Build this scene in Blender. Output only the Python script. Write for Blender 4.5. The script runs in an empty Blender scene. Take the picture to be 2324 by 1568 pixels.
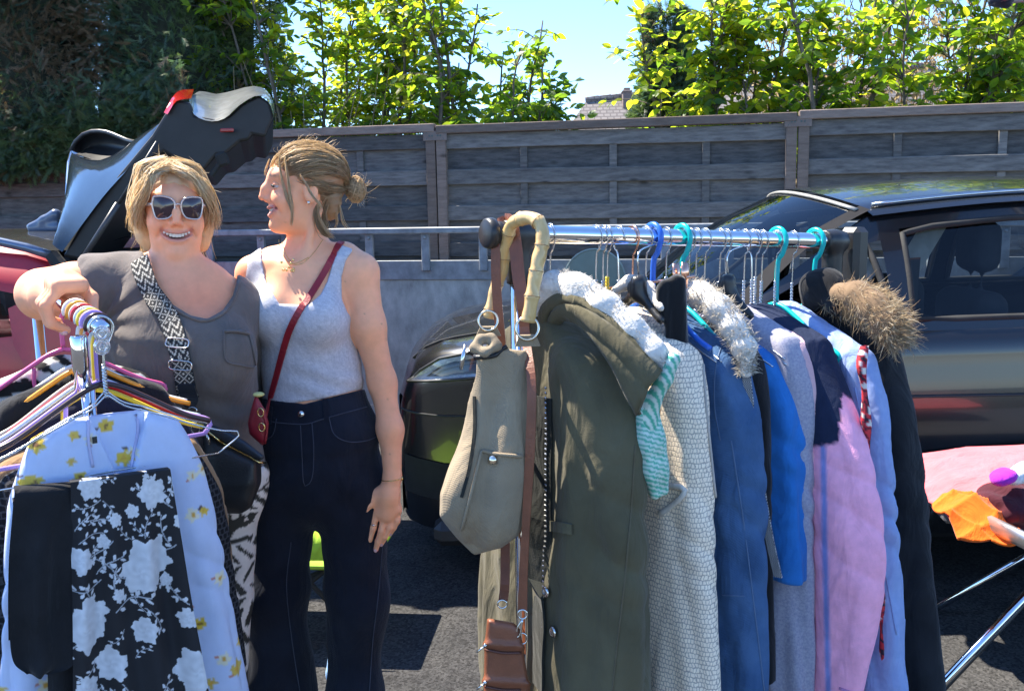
import bpy, math, random
import numpy as np
from mathutils import Vector, Matrix

# ------------------------------------------------------------------ camera
SC = bpy.context.scene
COL = SC.collection
FPX, PW, PH = 2100.0, 2324.0, 1568.0          # focal length and frame in photo units
CAM_Z = 1.5
PITCH, ROLL = math.atan(314 / FPX), math.radians(-1.05)
CAM_R = (Matrix.Rotation(math.pi / 2 - PITCH, 3, 'X') @ Matrix.Rotation(ROLL, 3, 'Z'))
cam_data = bpy.data.cameras.new('camera')
cam = bpy.data.objects.new('camera', cam_data)
COL.objects.link(cam)
cam.location = (0, 0, CAM_Z)
cam.rotation_euler = CAM_R.to_euler()
cam_data.sensor_width = 36.0
cam_data.lens = 36.0 * FPX / PW
cam_data.clip_start, cam_data.clip_end = 0.05, 500.0
SC.camera = cam

# ------------------------------------------------------------------ sky, sun, exposure
SUN_AZ, SUN_EL = math.radians(-57), math.radians(57)     # azimuth from +Y, towards -X
SUN = Vector((math.sin(SUN_AZ) * math.cos(SUN_EL), math.cos(SUN_AZ) * math.cos(SUN_EL), math.sin(SUN_EL)))
world = bpy.data.worlds.new('World')
SC.world = world
world.use_nodes = True
wn, wl = world.node_tree.nodes, world.node_tree.links
sky = wn.new('ShaderNodeTexSky')
sky.sky_type = 'NISHITA'
sky.sun_disc = False
sky.sun_elevation, sky.sun_rotation = SUN_EL, SUN_AZ
sky.air_density, sky.dust_density, sky.ozone_density = 0.85, 0.0, 9.0
wl.new(sky.outputs[0], wn['Background'].inputs['Color'])
wn['Background'].inputs['Strength'].default_value = 0.135
sun_data = bpy.data.lights.new('sun', 'SUN')
sun_data.energy, sun_data.angle, sun_data.color = 5.0, math.radians(0.53), (1.0, 0.92, 0.79)
sun = bpy.data.objects.new('sun', sun_data)
COL.objects.link(sun)
sun.rotation_euler = SUN.to_track_quat('Z', 'Y').to_euler()
SC.view_settings.view_transform = 'Standard'
SC.view_settings.look = 'None'
SC.view_settings.exposure = 1.62
SC.view_settings.gamma = 1.0
SC.view_settings.use_curve_mapping = False
SC.cycles.max_bounces = 8
SC.cycles.transparent_max_bounces = 12

# ------------------------------------------------------------------ helpers
RAY_M = np.array(CAM_R)
CAM_P = np.array([0, 0, CAM_Z])

def ray(u, v):
    d = RAY_M @ np.array([(u - PW / 2) / FPX, -(v - PH / 2) / FPX, -1.0])
    return d

def W(u, v, Y):
    """the point of the plane y=Y seen at (u, v) of the photograph"""
    d = ray(u, v)
    return CAM_P + d * (Y / d[1])

def WZ(u, v, z):
    d = ray(u, v)
    return CAM_P + d * ((z - CAM_Z) / d[2])

def unit(a):
    a = np.asarray(a, float)
    return a / max(np.linalg.norm(a), 1e-9)

def lerp(a, b, t):
    return a + (b - a) * t

def smooth01(x):
    x = np.clip(x, 0, 1)
    return x * x * (3 - 2 * x)

class MB:
    """collects geometry for one mesh object"""
    def __init__(self):
        self.v, self.f, self.m, self.n = [], [], [], 0
    def add(self, verts, faces, mi=0):
        verts = np.asarray(verts, float).reshape(-1, 3)
        self.v.append(verts)
        o = self.n
        self.f += [tuple(int(i) + o for i in f) for f in faces]
        self.m += [mi] * len(faces)
        self.n += len(verts)
        return self
    def box(self, c, s, R=None, ch=0.0, mi=0):
        """box of full size s; ch = chamfer"""
        h = np.asarray(s, float) / 2
        if ch <= 0:
            P = np.array([[x, y, z] for x in (-1, 1) for y in (-1, 1) for z in (-1, 1)], float) * h
            F = [(0, 1, 3, 2), (4, 6, 7, 5), (0, 4, 5, 1), (2, 3, 7, 6), (0, 2, 6, 4), (1, 5, 7, 3)]
        else:
            ch = min(ch, h.min() * .9)
            P, idx = [], {}
            for sx in (-1, 1):
                for sy in (-1, 1):
                    for sz in (-1, 1):
                        for ax in range(3):
                            q = np.array([sx, sy, sz]) * (h - ch)
                            q[ax] = (sx, sy, sz)[ax] * h[ax]
                            idx[(sx, sy, sz, ax)] = len(P)
                            P.append(q)
            F = []
            S = (-1, 1)
            for ax in range(3):
                a, b = (ax + 1) % 3, (ax + 2) % 3
                for s0 in S:
                    k = []
                    for (p, q) in ((-1, -1), (1, -1), (1, 1), (-1, 1)):
                        t = [0, 0, 0]; t[ax] = s0; t[a] = p; t[b] = q
                        k.append(idx[(*t, ax)])
                    F.append(tuple(k if s0 > 0 else k[::-1]))
            for ax in range(3):
                a, b = (ax + 1) % 3, (ax + 2) % 3
                for p in S:
                    for q in S:
                        t0 = [0, 0, 0]; t1 = [0, 0, 0]
                        t0[ax] = -1; t1[ax] = 1
                        for t in (t0, t1):
                            t[a] = p; t[b] = q
                        k = (idx[(*t0, a)], idx[(*t1, a)], idx[(*t1, b)], idx[(*t0, b)])
                        F.append(k if p * q > 0 else k[::-1])
            for sx in S:
                for sy in S:
                    for sz in S:
                        k = tuple(idx[(sx, sy, sz, i)] for i in range(3))
                        F.append(k if sx * sy * sz > 0 else k[::-1])
            P = np.array(P)
        if R is not None:
            P = P @ np.asarray(R, float).T
        return self.add(P + np.asarray(c, float), F, mi)
    def tube(self, pts, rad, n=8, cap=True, mi=0, flat=1.0, up=None, close=False):
        """tube through pts; rad scalar or per point; flat squeezes it along the second frame axis"""
        P = np.asarray(pts, float)
        m = len(P)
        r = np.full(m, rad, float) if np.isscalar(rad) else np.asarray(rad, float)
        if close:
            T = np.roll(P, -1, 0) - np.roll(P, 1, 0)
        else:
            T = np.gradient(P, axis=0)
        T /= np.maximum(np.linalg.norm(T, axis=1)[:, None], 1e-9)
        a = np.array([0, 0, 1.0]) if up is None else unit(up)
        if abs(T[0] @ a) > .95:
            a = np.array([1.0, 0, 0])
        N = np.zeros_like(P)
        k = a - T[0] * (a @ T[0])
        N[0] = unit(k)
        for i in range(1, m):
            k = (N[i - 1] if up is None else a) - T[i] * ((N[i - 1] if up is None else a) @ T[i])
            if np.linalg.norm(k) < 1e-4:
                k = N[i - 1] - T[i] * (N[i - 1] @ T[i])
            N[i] = unit(k)
        B = np.cross(T, N)
        ang = np.linspace(0, 2 * math.pi, n, endpoint=False)
        V = P[:, None] + r[:, None, None] * (np.cos(ang)[None, :, None] * N[:, None] * flat + np.sin(ang)[None, :, None] * B[:, None])
        F = []
        for i in range(m if close else m - 1):
            j2 = (i + 1) % m
            for j in range(n):
                F.append((i * n + j, i * n + (j + 1) % n, j2 * n + (j + 1) % n, j2 * n + j))
        if cap and not close:
            F.append(tuple(range(n - 1, -1, -1)))
            F.append(tuple((m - 1) * n + j for j in range(n)))
        return self.add(V.reshape(-1, 3), F, mi)
    def ribbon(self, pts, nrm, width, thick=.002, mi=0):
        """flat strap: pts (m,3), nrm (m,3) outward normals"""
        P = np.asarray(pts, float); N = np.asarray(nrm, float)
        if N.ndim == 1:
            N = np.repeat(N[None], len(P), 0)
        T = np.gradient(P, axis=0); T /= np.maximum(np.linalg.norm(T, axis=1)[:, None], 1e-9)
        B = np.cross(T, N); B /= np.maximum(np.linalg.norm(B, axis=1)[:, None], 1e-9)
        N = np.cross(B, T)
        w = np.full(len(P), width, float) if np.isscalar(width) else np.asarray(width, float)
        q = [P + s * B * w[:, None] / 2 + o * N * thick / 2 for (s, o) in ((-1, -1), (1, -1), (1, 1), (-1, 1))]
        V = np.stack(q, 1).reshape(-1, 3)
        F = []
        for i in range(len(P) - 1):
            for j in range(4):
                F.append((i * 4 + j, i * 4 + (j + 1) % 4, i * 4 + 4 + (j + 1) % 4, i * 4 + 4 + j))
        F += [(3, 2, 1, 0), tuple((len(P) - 1) * 4 + j for j in range(4))]
        return self.add(V, F, mi)
    def grid(self, G, mi=0, closed_u=False, flip=False):
        """G (a,b,3) array of points"""
        G = np.asarray(G, float)
        a, b = G.shape[:2]
        F = []
        for i in range(a if closed_u else a - 1):
            i2 = (i + 1) % a
            for j in range(b - 1):
                q = (i * b + j, i2 * b + j, i2 * b + j + 1, i * b + j + 1)
                F.append(q[::-1] if flip else q)
        return self.add(G.reshape(-1, 3), F, mi)
    def prism(self, poly, axis, depth, mi=0):
        """poly: (n,3) planar outline, swept along axis by depth"""
        P = np.asarray(poly, float); n = len(P)
        D = unit(axis) * depth
        V = np.vstack([P, P + D])
        F = [tuple(range(n - 1, -1, -1)), tuple(range(n, 2 * n))]
        F += [(i, (i + 1) % n, n + (i + 1) % n, n + i) for i in range(n)]
        return self.add(V, F, mi)
    def ball(self, c, r, R=None, nu=14, nv=9, mi=0):
        r = np.ones(3) * np.asarray(r, float)
        V, F = [], []
        for j in range(nv + 1):
            t = math.pi * j / nv
            for i in range(nu):
                p = 2 * math.pi * i / nu
                V.append((math.sin(t) * math.cos(p), math.sin(t) * math.sin(p), math.cos(t)))
        for j in range(nv):
            for i in range(nu):
                F.append((j * nu + i, (j + 1) * nu + i, (j + 1) * nu + (i + 1) % nu, j * nu + (i + 1) % nu))
        V = np.array(V) * r
        if R is not None:
            V = V @ np.asarray(R, float).T
        return self.add(V + np.asarray(c, float), F, mi)
    def lathe(self, prof, c, axis=(0, 0, 1), n=20, mi=0):
        """prof: list of (radius, height) along axis"""
        z = unit(axis)
        x = unit(np.cross(z, (0.3, 0.9, 0.2))); y = np.cross(z, x)
        ang = np.linspace(0, 2 * math.pi, n, endpoint=False)
        V = np.array([np.asarray(c, float) + z * h + r * (math.cos(t) * x + math.sin(t) * y) for (r, h) in prof for t in ang])
        F = []
        for k in range(len(prof) - 1):
            for j in range(n):
                F.append((k * n + j, k * n + (j + 1) % n, (k + 1) * n + (j + 1) % n, (k + 1) * n + j))
        F += [tuple(range(n - 1, -1, -1)), tuple((len(prof) - 1) * n + j for j in range(n))]
        return self.add(V, F, mi)
    def verts(self):
        return np.vstack(self.v)
    def build(self, name, mats, parent=None, smooth=False, col=None, origin=None):
        return make_mesh(name, self.verts(), self.f, mats, parent, smooth, col, self.m, origin)

def make_mesh(name, V, F, mats, parent=None, smooth=False, col=None, mi=None, origin=None):
    V = np.asarray(V, float)
    lo, hi = V.min(0), V.max(0)
    o = np.array([(lo[0] + hi[0]) / 2, (lo[1] + hi[1]) / 2, lo[2]]) if origin is None else np.asarray(origin, float)
    me = bpy.data.meshes.new(name)
    if isinstance(F, np.ndarray):
        me.vertices.add(len(V)); me.vertices.foreach_set('co', (V - o).ravel())
        k = F.shape[1]
        me.loops.add(F.size); me.loops.foreach_set('vertex_index', F.ravel().astype(np.int32))
        me.polygons.add(len(F)); me.polygons.foreach_set('loop_start', np.arange(0, F.size, k, dtype=np.int32))
        me.update(calc_edges=True); me.validate()
    else:
        me.from_pydata((V - o).tolist(), [], F)
    if not isinstance(mats, (list, tuple)):
        mats = [mats]
    for m in mats:
        me.materials.append(m)
    if mi is not None and len(mats) > 1:
        me.polygons.foreach_set('material_index', np.asarray(mi, dtype=np.int32))
    if smooth:
        me.polygons.foreach_set('use_smooth', np.ones(len(me.polygons), bool))
    if col is not None:
        c = np.ones((len(V), 4), np.float32); c[:, :3] = col
        at = me.color_attributes.new('Col', 'FLOAT_COLOR', 'POINT')
        at.data.foreach_set('color', c.ravel())
    me.update()
    ob = bpy.data.objects.new(name, me)
    COL.objects.link(ob)
    place(ob, o, parent)
    return ob

def place(ob, o, parent=None):
    ob['wp'] = [float(x) for x in o]
    if parent is not None:
        ob.parent = parent
        o = np.asarray(o, float) - np.array(parent['wp'])
    ob.location = [float(x) for x in o]

def inst(src, name, o, parent=None, R=None, scale=None):
    """another object on the same mesh data"""
    ob = bpy.data.objects.new(name, src if isinstance(src, bpy.types.Mesh) else src.data)
    COL.objects.link(ob)
    place(ob, o, parent)
    if R is not None:
        ob.rotation_euler = Matrix(np.asarray(R).tolist()).to_euler()
    if scale is not None:
        ob.scale = scale if hasattr(scale, '__len__') else (scale,) * 3
    return ob

def thing(name, base, label, cat, group=None):
    e = bpy.data.objects.new(name, None)
    COL.objects.link(e)
    e.empty_display_size = .05
    place(e, base)
    return tag(e, label, cat, group)

def tag(o, label=None, cat=None, group=None, kind=None):
    for k, v in (('label', label), ('category', cat), ('group', group), ('kind', kind)):
        if v:
            o[k] = v
    return o

# ------------------------------------------------------------------ materials
def mat(name, color, rough=.6, metal=0.0, var=.12, vscale=18.0, bump=0.0, bscale=200.0, coat=0.0, spec=.5,
        sheen=0.0, trans=0.0, stretch=None, attr=False, col2=None, fac=(.35, .65), weave=0.0, wscale=700.0, coord='Object', sss=0.0, alpha=1.0, objrand=0.0, wrinkle=0.0):
    m = bpy.data.materials.new(name)
    m.use_nodes = True
    N, L = m.node_tree.nodes, m.node_tree.links
    b = N['Principled BSDF']
    b.inputs['Roughness'].default_value = rough
    b.inputs['Metallic'].default_value = metal
    b.inputs['Specular IOR Level'].default_value = spec
    b.inputs['Coat Weight'].default_value = coat
    b.inputs['Coat Roughness'].default_value = .04
    b.inputs['Sheen Weight'].default_value = sheen
    b.inputs['Sheen Roughness'].default_value = .5
    b.inputs['Transmission Weight'].default_value = trans
    b.inputs['Alpha'].default_value = alpha
    if sss:
        b.inputs['Subsurface Weight'].default_value = sss
        b.inputs['Subsurface Radius'].default_value = (.012, .005, .003)
        b.inputs['Subsurface Scale'].default_value = 1.0
    tc = N.new('ShaderNodeTexCoord')
    vec = tc.outputs[coord]
    if stretch:
        mp = N.new('ShaderNodeMapping')
        mp.inputs['Scale'].default_value = stretch
        L.new(vec, mp.inputs['Vector'])
        vec = mp.outputs[0]
    nz = N.new('ShaderNodeTexNoise')
    nz.inputs['Scale'].default_value = vscale
    nz.inputs['Detail'].default_value = 6
    nz.inputs['Roughness'].default_value = .62
    L.new(vec, nz.inputs['Vector'])
    rp = N.new('ShaderNodeMapRange')
    rp.inputs['From Min'].default_value, rp.inputs['From Max'].default_value = fac
    L.new(nz.outputs[0], rp.inputs[0])
    mx = N.new('ShaderNodeMix')
    mx.data_type = 'RGBA'
    L.new(rp.outputs[0], mx.inputs[0])
    c = np.array(color[:3])
    ca, cb = c * (1 - var), np.minimum(c * (1 + var), 1)
    if col2 is not None:
        ca, cb = c, np.array(col2)
    if attr:
        at = N.new('ShaderNodeAttribute'); at.attribute_name = 'Col'
        mm = N.new('ShaderNodeMix'); mm.data_type = 'RGBA'; mm.blend_type = 'MULTIPLY'
        mm.inputs[0].default_value = 1
        mx.inputs[6].default_value = (1 - var,) * 3 + (1,)
        mx.inputs[7].default_value = (1 + var,) * 3 + (1,)
        L.new(at.outputs[0], mm.inputs[6]); L.new(mx.outputs[2], mm.inputs[7])
        L.new(mm.outputs[2], b.inputs['Base Color'])
    else:
        mx.inputs[6].default_value = (*ca, 1)
        mx.inputs[7].default_value = (*cb, 1)
        L.new(mx.outputs[2], b.inputs['Base Color'])
    if objrand:
        oi = N.new('ShaderNodeObjectInfo'); mr = N.new('ShaderNodeMapRange')
        mr.inputs[3].default_value, mr.inputs[4].default_value = 1 - objrand, 1 + objrand
        L.new(oi.outputs['Random'], mr.inputs[0])
        src = b.inputs['Base Color'].links[0].from_socket
        m2 = N.new('ShaderNodeMix'); m2.data_type = 'RGBA'; m2.blend_type = 'MULTIPLY'; m2.inputs[0].default_value = 1
        L.new(src, m2.inputs[6]); L.new(mr.outputs[0], m2.inputs[7]); L.new(m2.outputs[2], b.inputs['Base Color'])
    nrm = None
    if bump:
        bn = N.new('ShaderNodeTexNoise'); bn.inputs['Scale'].default_value = bscale; bn.inputs['Detail'].default_value = 4
        L.new(vec, bn.inputs['Vector'])
        bp = N.new('ShaderNodeBump'); bp.inputs['Strength'].default_value = bump; bp.inputs['Distance'].default_value = .004
        L.new(bn.outputs[0], bp.inputs['Height'])
        nrm = bp
    if wrinkle:
        wm = N.new('ShaderNodeMapping'); wm.inputs['Scale'].default_value = (1, 1, .4); wm.inputs['Rotation'].default_value = (.15, .2, .3)
        wz = N.new('ShaderNodeTexNoise'); wz.inputs['Scale'].default_value = 16; wz.inputs['Detail'].default_value = 3; wz.inputs['Distortion'].default_value = .8
        L.new(tc.outputs['Object'], wm.inputs[0]); L.new(wm.outputs[0], wz.inputs['Vector'])
        b3 = N.new('ShaderNodeBump'); b3.inputs['Strength'].default_value = wrinkle; b3.inputs['Distance'].default_value = .03
        L.new(wz.outputs[0], b3.inputs['Height'])
        if nrm:
            L.new(nrm.outputs[0], b3.inputs['Normal'])
        nrm = b3
    if weave:
        cx = N.new('ShaderNodeTexWave'); cx.inputs['Scale'].default_value = wscale / 6; cx.bands_direction = 'DIAGONAL'
        cx.inputs['Distortion'].default_value = 1.5
        L.new(tc.outputs['Object'], cx.inputs['Vector'])
        b2 = N.new('ShaderNodeBump'); b2.inputs['Strength'].default_value = weave; b2.inputs['Distance'].default_value = .002
        L.new(cx.outputs[0], b2.inputs['Height'])
        if nrm:
            L.new(nrm.outputs[0], b2.inputs['Normal'])
        nrm = b2
    if nrm:
        L.new(nrm.outputs[0], b.inputs['Normal'])
    m['bsdf'] = b.name
    return m

def translucent(m, amt, color):
    """adds light shining through (leaves, thin cloth)"""
    N, L = m.node_tree.nodes, m.node_tree.links
    b = N[m['bsdf']]
    out = N['Material Output']
    tr = N.new('ShaderNodeBsdfTranslucent')
    tr.inputs['Color'].default_value = (*color, 1)
    ms = N.new('ShaderNodeMixShader'); ms.inputs[0].default_value = amt
    L.new(b.outputs[0], ms.inputs[1]); L.new(tr.outputs[0], ms.inputs[2]); L.new(ms.outputs[0], out.inputs['Surface'])
    return m

def glass_mat(name, tint=(.5, .55, .55), rough=.02, transp=.6):
    m = bpy.data.materials.new(name); m.use_nodes = True
    N, L = m.node_tree.nodes, m.node_tree.links
    out = N['Material Output']
    N.remove(N['Principled BSDF'])
    t = N.new('ShaderNodeBsdfTransparent'); t.inputs[0].default_value = (*[c * transp / max(tint) for c in tint], 1)
    g = N.new('ShaderNodeBsdfGlossy'); g.inputs['Roughness'].default_value = rough
    fr = N.new('ShaderNodeFresnel'); fr.inputs[0].default_value = 1.5
    ms = N.new('ShaderNodeMixShader')
    L.new(fr.outputs[0], ms.inputs[0]); L.new(t.outputs[0], ms.inputs[1]); L.new(g.outputs[0], ms.inputs[2])
    L.new(ms.outputs[0], out.inputs['Surface'])
    return m

def chrome(name, c=(.75, .76, .78), rough=.08):
    return mat(name, c, rough=rough, metal=1.0, var=.05)

# ------------------------------------------------------------------ implicit surfaces (sdf) -> mesh
def smin(a, b, k):
    h = np.maximum(k - np.abs(a - b), 0) / k
    return np.minimum(a, b) - h * h * k * .25

def smax(a, b, k):
    return -smin(-a, -b, k)

def ell(P, c, r, R=None):
    q = P - np.asarray(c)
    if R is not None:
        q = q @ np.asarray(R)            # columns of R = local axes
    r = np.asarray(r, float)
    k0 = np.linalg.norm(q / r, axis=1)
    k1 = np.linalg.norm(q / (r * r), axis=1)
    return k0 * (k0 - 1) / np.maximum(k1, 1e-6)

def cap(P, a, b, ra, rb):
    a, b = np.asarray(a, float), np.asarray(b, float)
    d = b - a
    t = np.clip(((P - a) @ d) / max(d @ d, 1e-12), 0, 1)
    return np.linalg.norm(P - a - t[:, None] * d, axis=1) - (ra + (rb - ra) * t)

def chain(P, pts, rads, k=.02):
    d = None
    for i in range(len(pts) - 1):
        e = cap(P, pts[i], pts[i + 1], rads[i], rads[i + 1])
        d = e if d is None else smin(d, e, k)
    return d

def rbox(P, c, h, r, R=None):
    q = P - np.asarray(c)
    if R is not None:
        q = q @ np.asarray(R)
    q = np.abs(q) - (np.asarray(h) - r)
    return np.linalg.norm(np.maximum(q, 0), axis=1) + np.minimum(q.max(1), 0) - r

def near(P, c, r, f):
    """f evaluated only inside the ball (c, r); a safe positive distance elsewhere"""
    dd = np.linalg.norm(P - np.asarray(c), axis=1)
    m = dd < r
    o = np.maximum(dd - r * .8, .03)
    if m.any():
        o[m] = f(P[m])
    return o

def wob(P, seed, scale, amp):
    """cheap smooth noise: a sum of sines in random directions"""
    rs = np.random.RandomState(seed)
    o = np.zeros(len(P))
    for k in range(6):
        d = rs.normal(size=3) * np.asarray(scale)
        o += np.sin(P @ d + rs.uniform(0, 6.28))
    return o * amp / 3.0

def surf(f, lo, hi, h, block=8, newton=1):
    """surface nets over a sparse grid; returns V (n,3), F (m,4)"""
    lo = np.asarray(lo, float); hi = np.asarray(hi, float)
    nb = np.ceil((hi - lo) / (h * block)).astype(int)
    n = nb * block + 1
    bc = np.stack(np.meshgrid(*[np.arange(k) for k in nb], indexing='ij'), -1).reshape(-1, 3)
    ctr = lo + (bc + .5) * block * h
    fc = f(ctr)
    near = np.abs(fc) < block * h * 1.25
    F = np.ones(n)
    big = np.repeat(np.repeat(np.repeat(fc.reshape(nb), block, 0), block, 1), block, 2)
    F[:-1, :-1, :-1] = np.sign(big) * 10
    loc = np.stack(np.meshgrid(*[np.arange(block + 1)] * 3, indexing='ij'), -1).reshape(-1, 3)
    bl = bc[near]
    for i in range(0, len(bl), 160):
        ids = (bl[i:i + 160, None] * block + loc[None]).reshape(-1, 3)
        F[ids[:, 0], ids[:, 1], ids[:, 2]] = f(lo + ids * h)
    F[F == 0] = 1e-9
    # keep the outside closed
    for ax in range(3):
        sl = [slice(None)] * 3
        for e in (0, -1):
            sl[ax] = e
            F[tuple(sl)] = np.maximum(F[tuple(sl)], 1e-4)
    S = F < 0
    c8 = [S[i:n[0] - 1 + i, j:n[1] - 1 + j, k:n[2] - 1 + k] for i in (0, 1) for j in (0, 1) for k in (0, 1)]
    cnt = sum(c.astype(np.int8) for c in c8)
    act = np.argwhere((cnt > 0) & (cnt < 8))
    vid = -np.ones(n - 1, int)
    vid[act[:, 0], act[:, 1], act[:, 2]] = np.arange(len(act))
    acc = np.zeros((len(act), 3)); wsum = np.zeros(len(act))
    corners = np.array([(i, j, k) for i in (0, 1) for j in (0, 1) for k in (0, 1)])
    vals = np.stack([F[act[:, 0] + c[0], act[:, 1] + c[1], act[:, 2] + c[2]] for c in corners], 1)
    for a in range(8):
        for b in range(a + 1, 8):
            if np.abs(corners[a] - corners[b]).sum() != 1:
                continue
            m = (vals[:, a] < 0) != (vals[:, b] < 0)
            t = vals[m, a] / (vals[m, a] - vals[m, b])
            acc[m] += corners[a] + t[:, None] * (corners[b] - corners[a])
            wsum[m] += 1
    V = lo + (act + acc / wsum[:, None]) * h
    faces = []
    for ax in range(3):
        a, b = (ax + 1) % 3, (ax + 2) % 3
        s0 = [slice(1, -1)] * 3; s1 = [slice(1, -1)] * 3
        s0[ax] = slice(0, n[ax] - 1); s1[ax] = slice(1, n[ax])
        A, B = S[tuple(s0)], S[tuple(s1)]
        E = np.argwhere(A != B)
        base = E.copy(); base[:, a] += 1; base[:, b] += 1
        inside = A[E[:, 0], E[:, 1], E[:, 2]]
        q = []
        for (da, db) in ((-1, -1), (0, -1), (0, 0), (-1, 0)):
            c = base.copy(); c[:, a] += da; c[:, b] += db
            q.append(vid[c[:, 0], c[:, 1], c[:, 2]])
        q = np.stack(q, 1)
        q[~inside] = q[~inside][:, ::-1]
        faces.append(q)
    Fq = np.vstack(faces)
    Fq = Fq[(Fq >= 0).all(1)]
    for _ in range(newton):
        e = h * .5
        f0 = f(V)
        g = np.stack([f(V + np.eye(3)[i] * e) - f(V - np.eye(3)[i] * e) for i in range(3)], 1) / (2 * e)
        g2 = np.maximum((g * g).sum(1), .05)
        st = -(f0 / g2)[:, None] * g
        ln = np.linalg.norm(st, axis=1)
        st *= np.minimum(1, h * .5 / np.maximum(ln, 1e-9))[:, None]
        V = V + st * .8
    return V, Fq

def sdf_mesh(name, f, lo, hi, h, mats, parent=None, colf=None, newton=0):
    V, F = surf(f, lo, hi, h, newton=newton)
    if len(V) == 0:
        raise RuntimeError('empty sdf ' + name)
    col = colf(V) if colf is not None else None
    return make_mesh(name, V, F, mats, parent, True, col)

def hits(f, uv, y0=1.0, y1=3.2, off=0.0):
    """first points of the surface f seen through the photo points uv, and their normals"""
    D = np.array([unit(ray(a, b)) for a, b in uv])
    t = y0 / D[:, 1]
    for _ in range(110):
        P = CAM_P + D * t[:, None]
        e = f(P)
        go = (e > .0006) & (t * D[:, 1] < y1)
        if not go.any():
            break
        t = np.where(go, t + np.maximum(e * .75, .0006), t)
    P = CAM_P + D * t[:, None]
    g = np.stack([f(P + np.eye(3)[i] * .003) - f(P - np.eye(3)[i] * .003) for i in range(3)], 1)
    N = g / np.maximum(np.linalg.norm(g, axis=1)[:, None], 1e-9)
    return P + N * off, N

def hit(f, u, v, y0=1.0, y1=3.2, off=0.0):
    P, N = hits(f, [(u, v)], y0, y1, off)
    return P[0], N[0]

def path_on(f, uv, n=24, off=.003, y0=1.0, y1=3.2):
    return hits(f, resample(np.asarray(uv, float), n), y0, y1, off)

def resample(P, n):
    """Catmull-Rom through P, n samples evenly spaced"""
    P = np.asarray(P, float)
    if len(P) == 2:
        t = np.linspace(0, 1, n)[:, None]
        return P[0] + t * (P[1] - P[0])
    Q = np.vstack([2 * P[0] - P[1], P, 2 * P[-1] - P[-2]])
    out = []
    for i in range(1, len(Q) - 2):
        for t in np.linspace(0, 1, 16, endpoint=False):
            a, b, c, d = Q[i - 1:i + 3]
            out.append(.5 * (2 * b + (c - a) * t + (2 * a - 5 * b + 4 * c - d) * t * t + (3 * b - a - 3 * c + d) * t ** 3))
    out.append(P[-1])
    out = np.array(out)
    s = np.r_[0, np.cumsum(np.linalg.norm(np.diff(out, axis=0), axis=1))]
    x = np.linspace(0, s[-1], n)
    return np.stack([np.interp(x, s, out[:, k]) for k in range(out.shape[1])], 1)

def frame(fwd, up=(0, 0, 1)):
    """columns: right, fwd, up (right-handed)"""
    y = unit(fwd); x = unit(np.cross(y, up)); z = np.cross(x, y)
    return np.stack([x, y, z], 1)
# ================================================================== setting
RNG = np.random.RandomState(7)
random.seed(7)

# ---- asphalt
def asphalt():
    m = mat('asphalt', (.024, .024, .025), rough=.95, var=.5, vscale=3.0, bump=.9, bscale=160.0, col2=(.045, .044, .043), spec=.25)
    N, L = m.node_tree.nodes, m.node_tree.links
    b = N[m['bsdf']]
    v = N.new('ShaderNodeTexVoronoi'); v.inputs['Scale'].default_value = 130
    tc = N.new('ShaderNodeTexCoord'); L.new(tc.outputs['Object'], v.inputs['Vector'])
    r = N.new('ShaderNodeMapRange'); r.inputs[1].default_value = .0; r.inputs[2].default_value = 1.0
    r.inputs[3].default_value = .35; r.inputs[4].default_value = 2.1
    L.new(v.outputs['Color'], r.inputs[0])
    src = b.inputs['Base Color'].links[0].from_socket
    mm = N.new('ShaderNodeMix'); mm.data_type = 'RGBA'; mm.blend_type = 'MULTIPLY'; mm.inputs[0].default_value = 1
    L.new(src, mm.inputs[6]); L.new(r.outputs[0], mm.inputs[7]); L.new(mm.outputs[2], b.inputs['Base Color'])
    return m
g = MB(); g.add([(-90, -30, 0), (90, -30, 0), (90, 150, 0), (-90, 150, 0)], [(0, 1, 2, 3)])
tag(g.build('ground', asphalt()), kind='structure')

# ---- fence frame: t along it, o towards the camera
FE = unit((1, -.21, 0)); FN = np.array([FE[1], -FE[0], 0.0]); F0 = np.array([-.115, 6.55, 0.0])
def FP(t, z, o=0.0):
    return F0 + FE * t + FN * o + np.array([0, 0, z])
def WF(u, v, o=0.0):
    """fence plane coordinates (t, z) of what is seen at (u, v)"""
    d = ray(u, v)
    q = F0 + FN * o
    s = ((q - CAM_P) @ FN) / (d @ FN)
    p = CAM_P + d * s
    return (p - q) @ FE, p[2]
FR = np.stack([FE, -FN, np.array([0, 0, 1.0])], 1)        # columns: along, into the fence, up

# ---- concrete wall
conc = mat('concrete', (.42, .41, .37), rough=.9, var=.36, vscale=7, bump=.5, bscale=90, stretch=(1.6, 1.6, .9), fac=(.25, .75))
_, zr0 = WF(800, 523, .42)
_, zw = WF(800, 604, .40)
GT, GM = zr0 + .012, zw
wall = MB(); wall.box(FP(.8, GM / 2 - .002, .40 - .17), (13.5, .34, GM), FR, ch=.015)
wall_o = tag(wall.build('concrete_wall', conc), 'long grey weathered concrete wall below the steel guard rail', 'wall')

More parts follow.
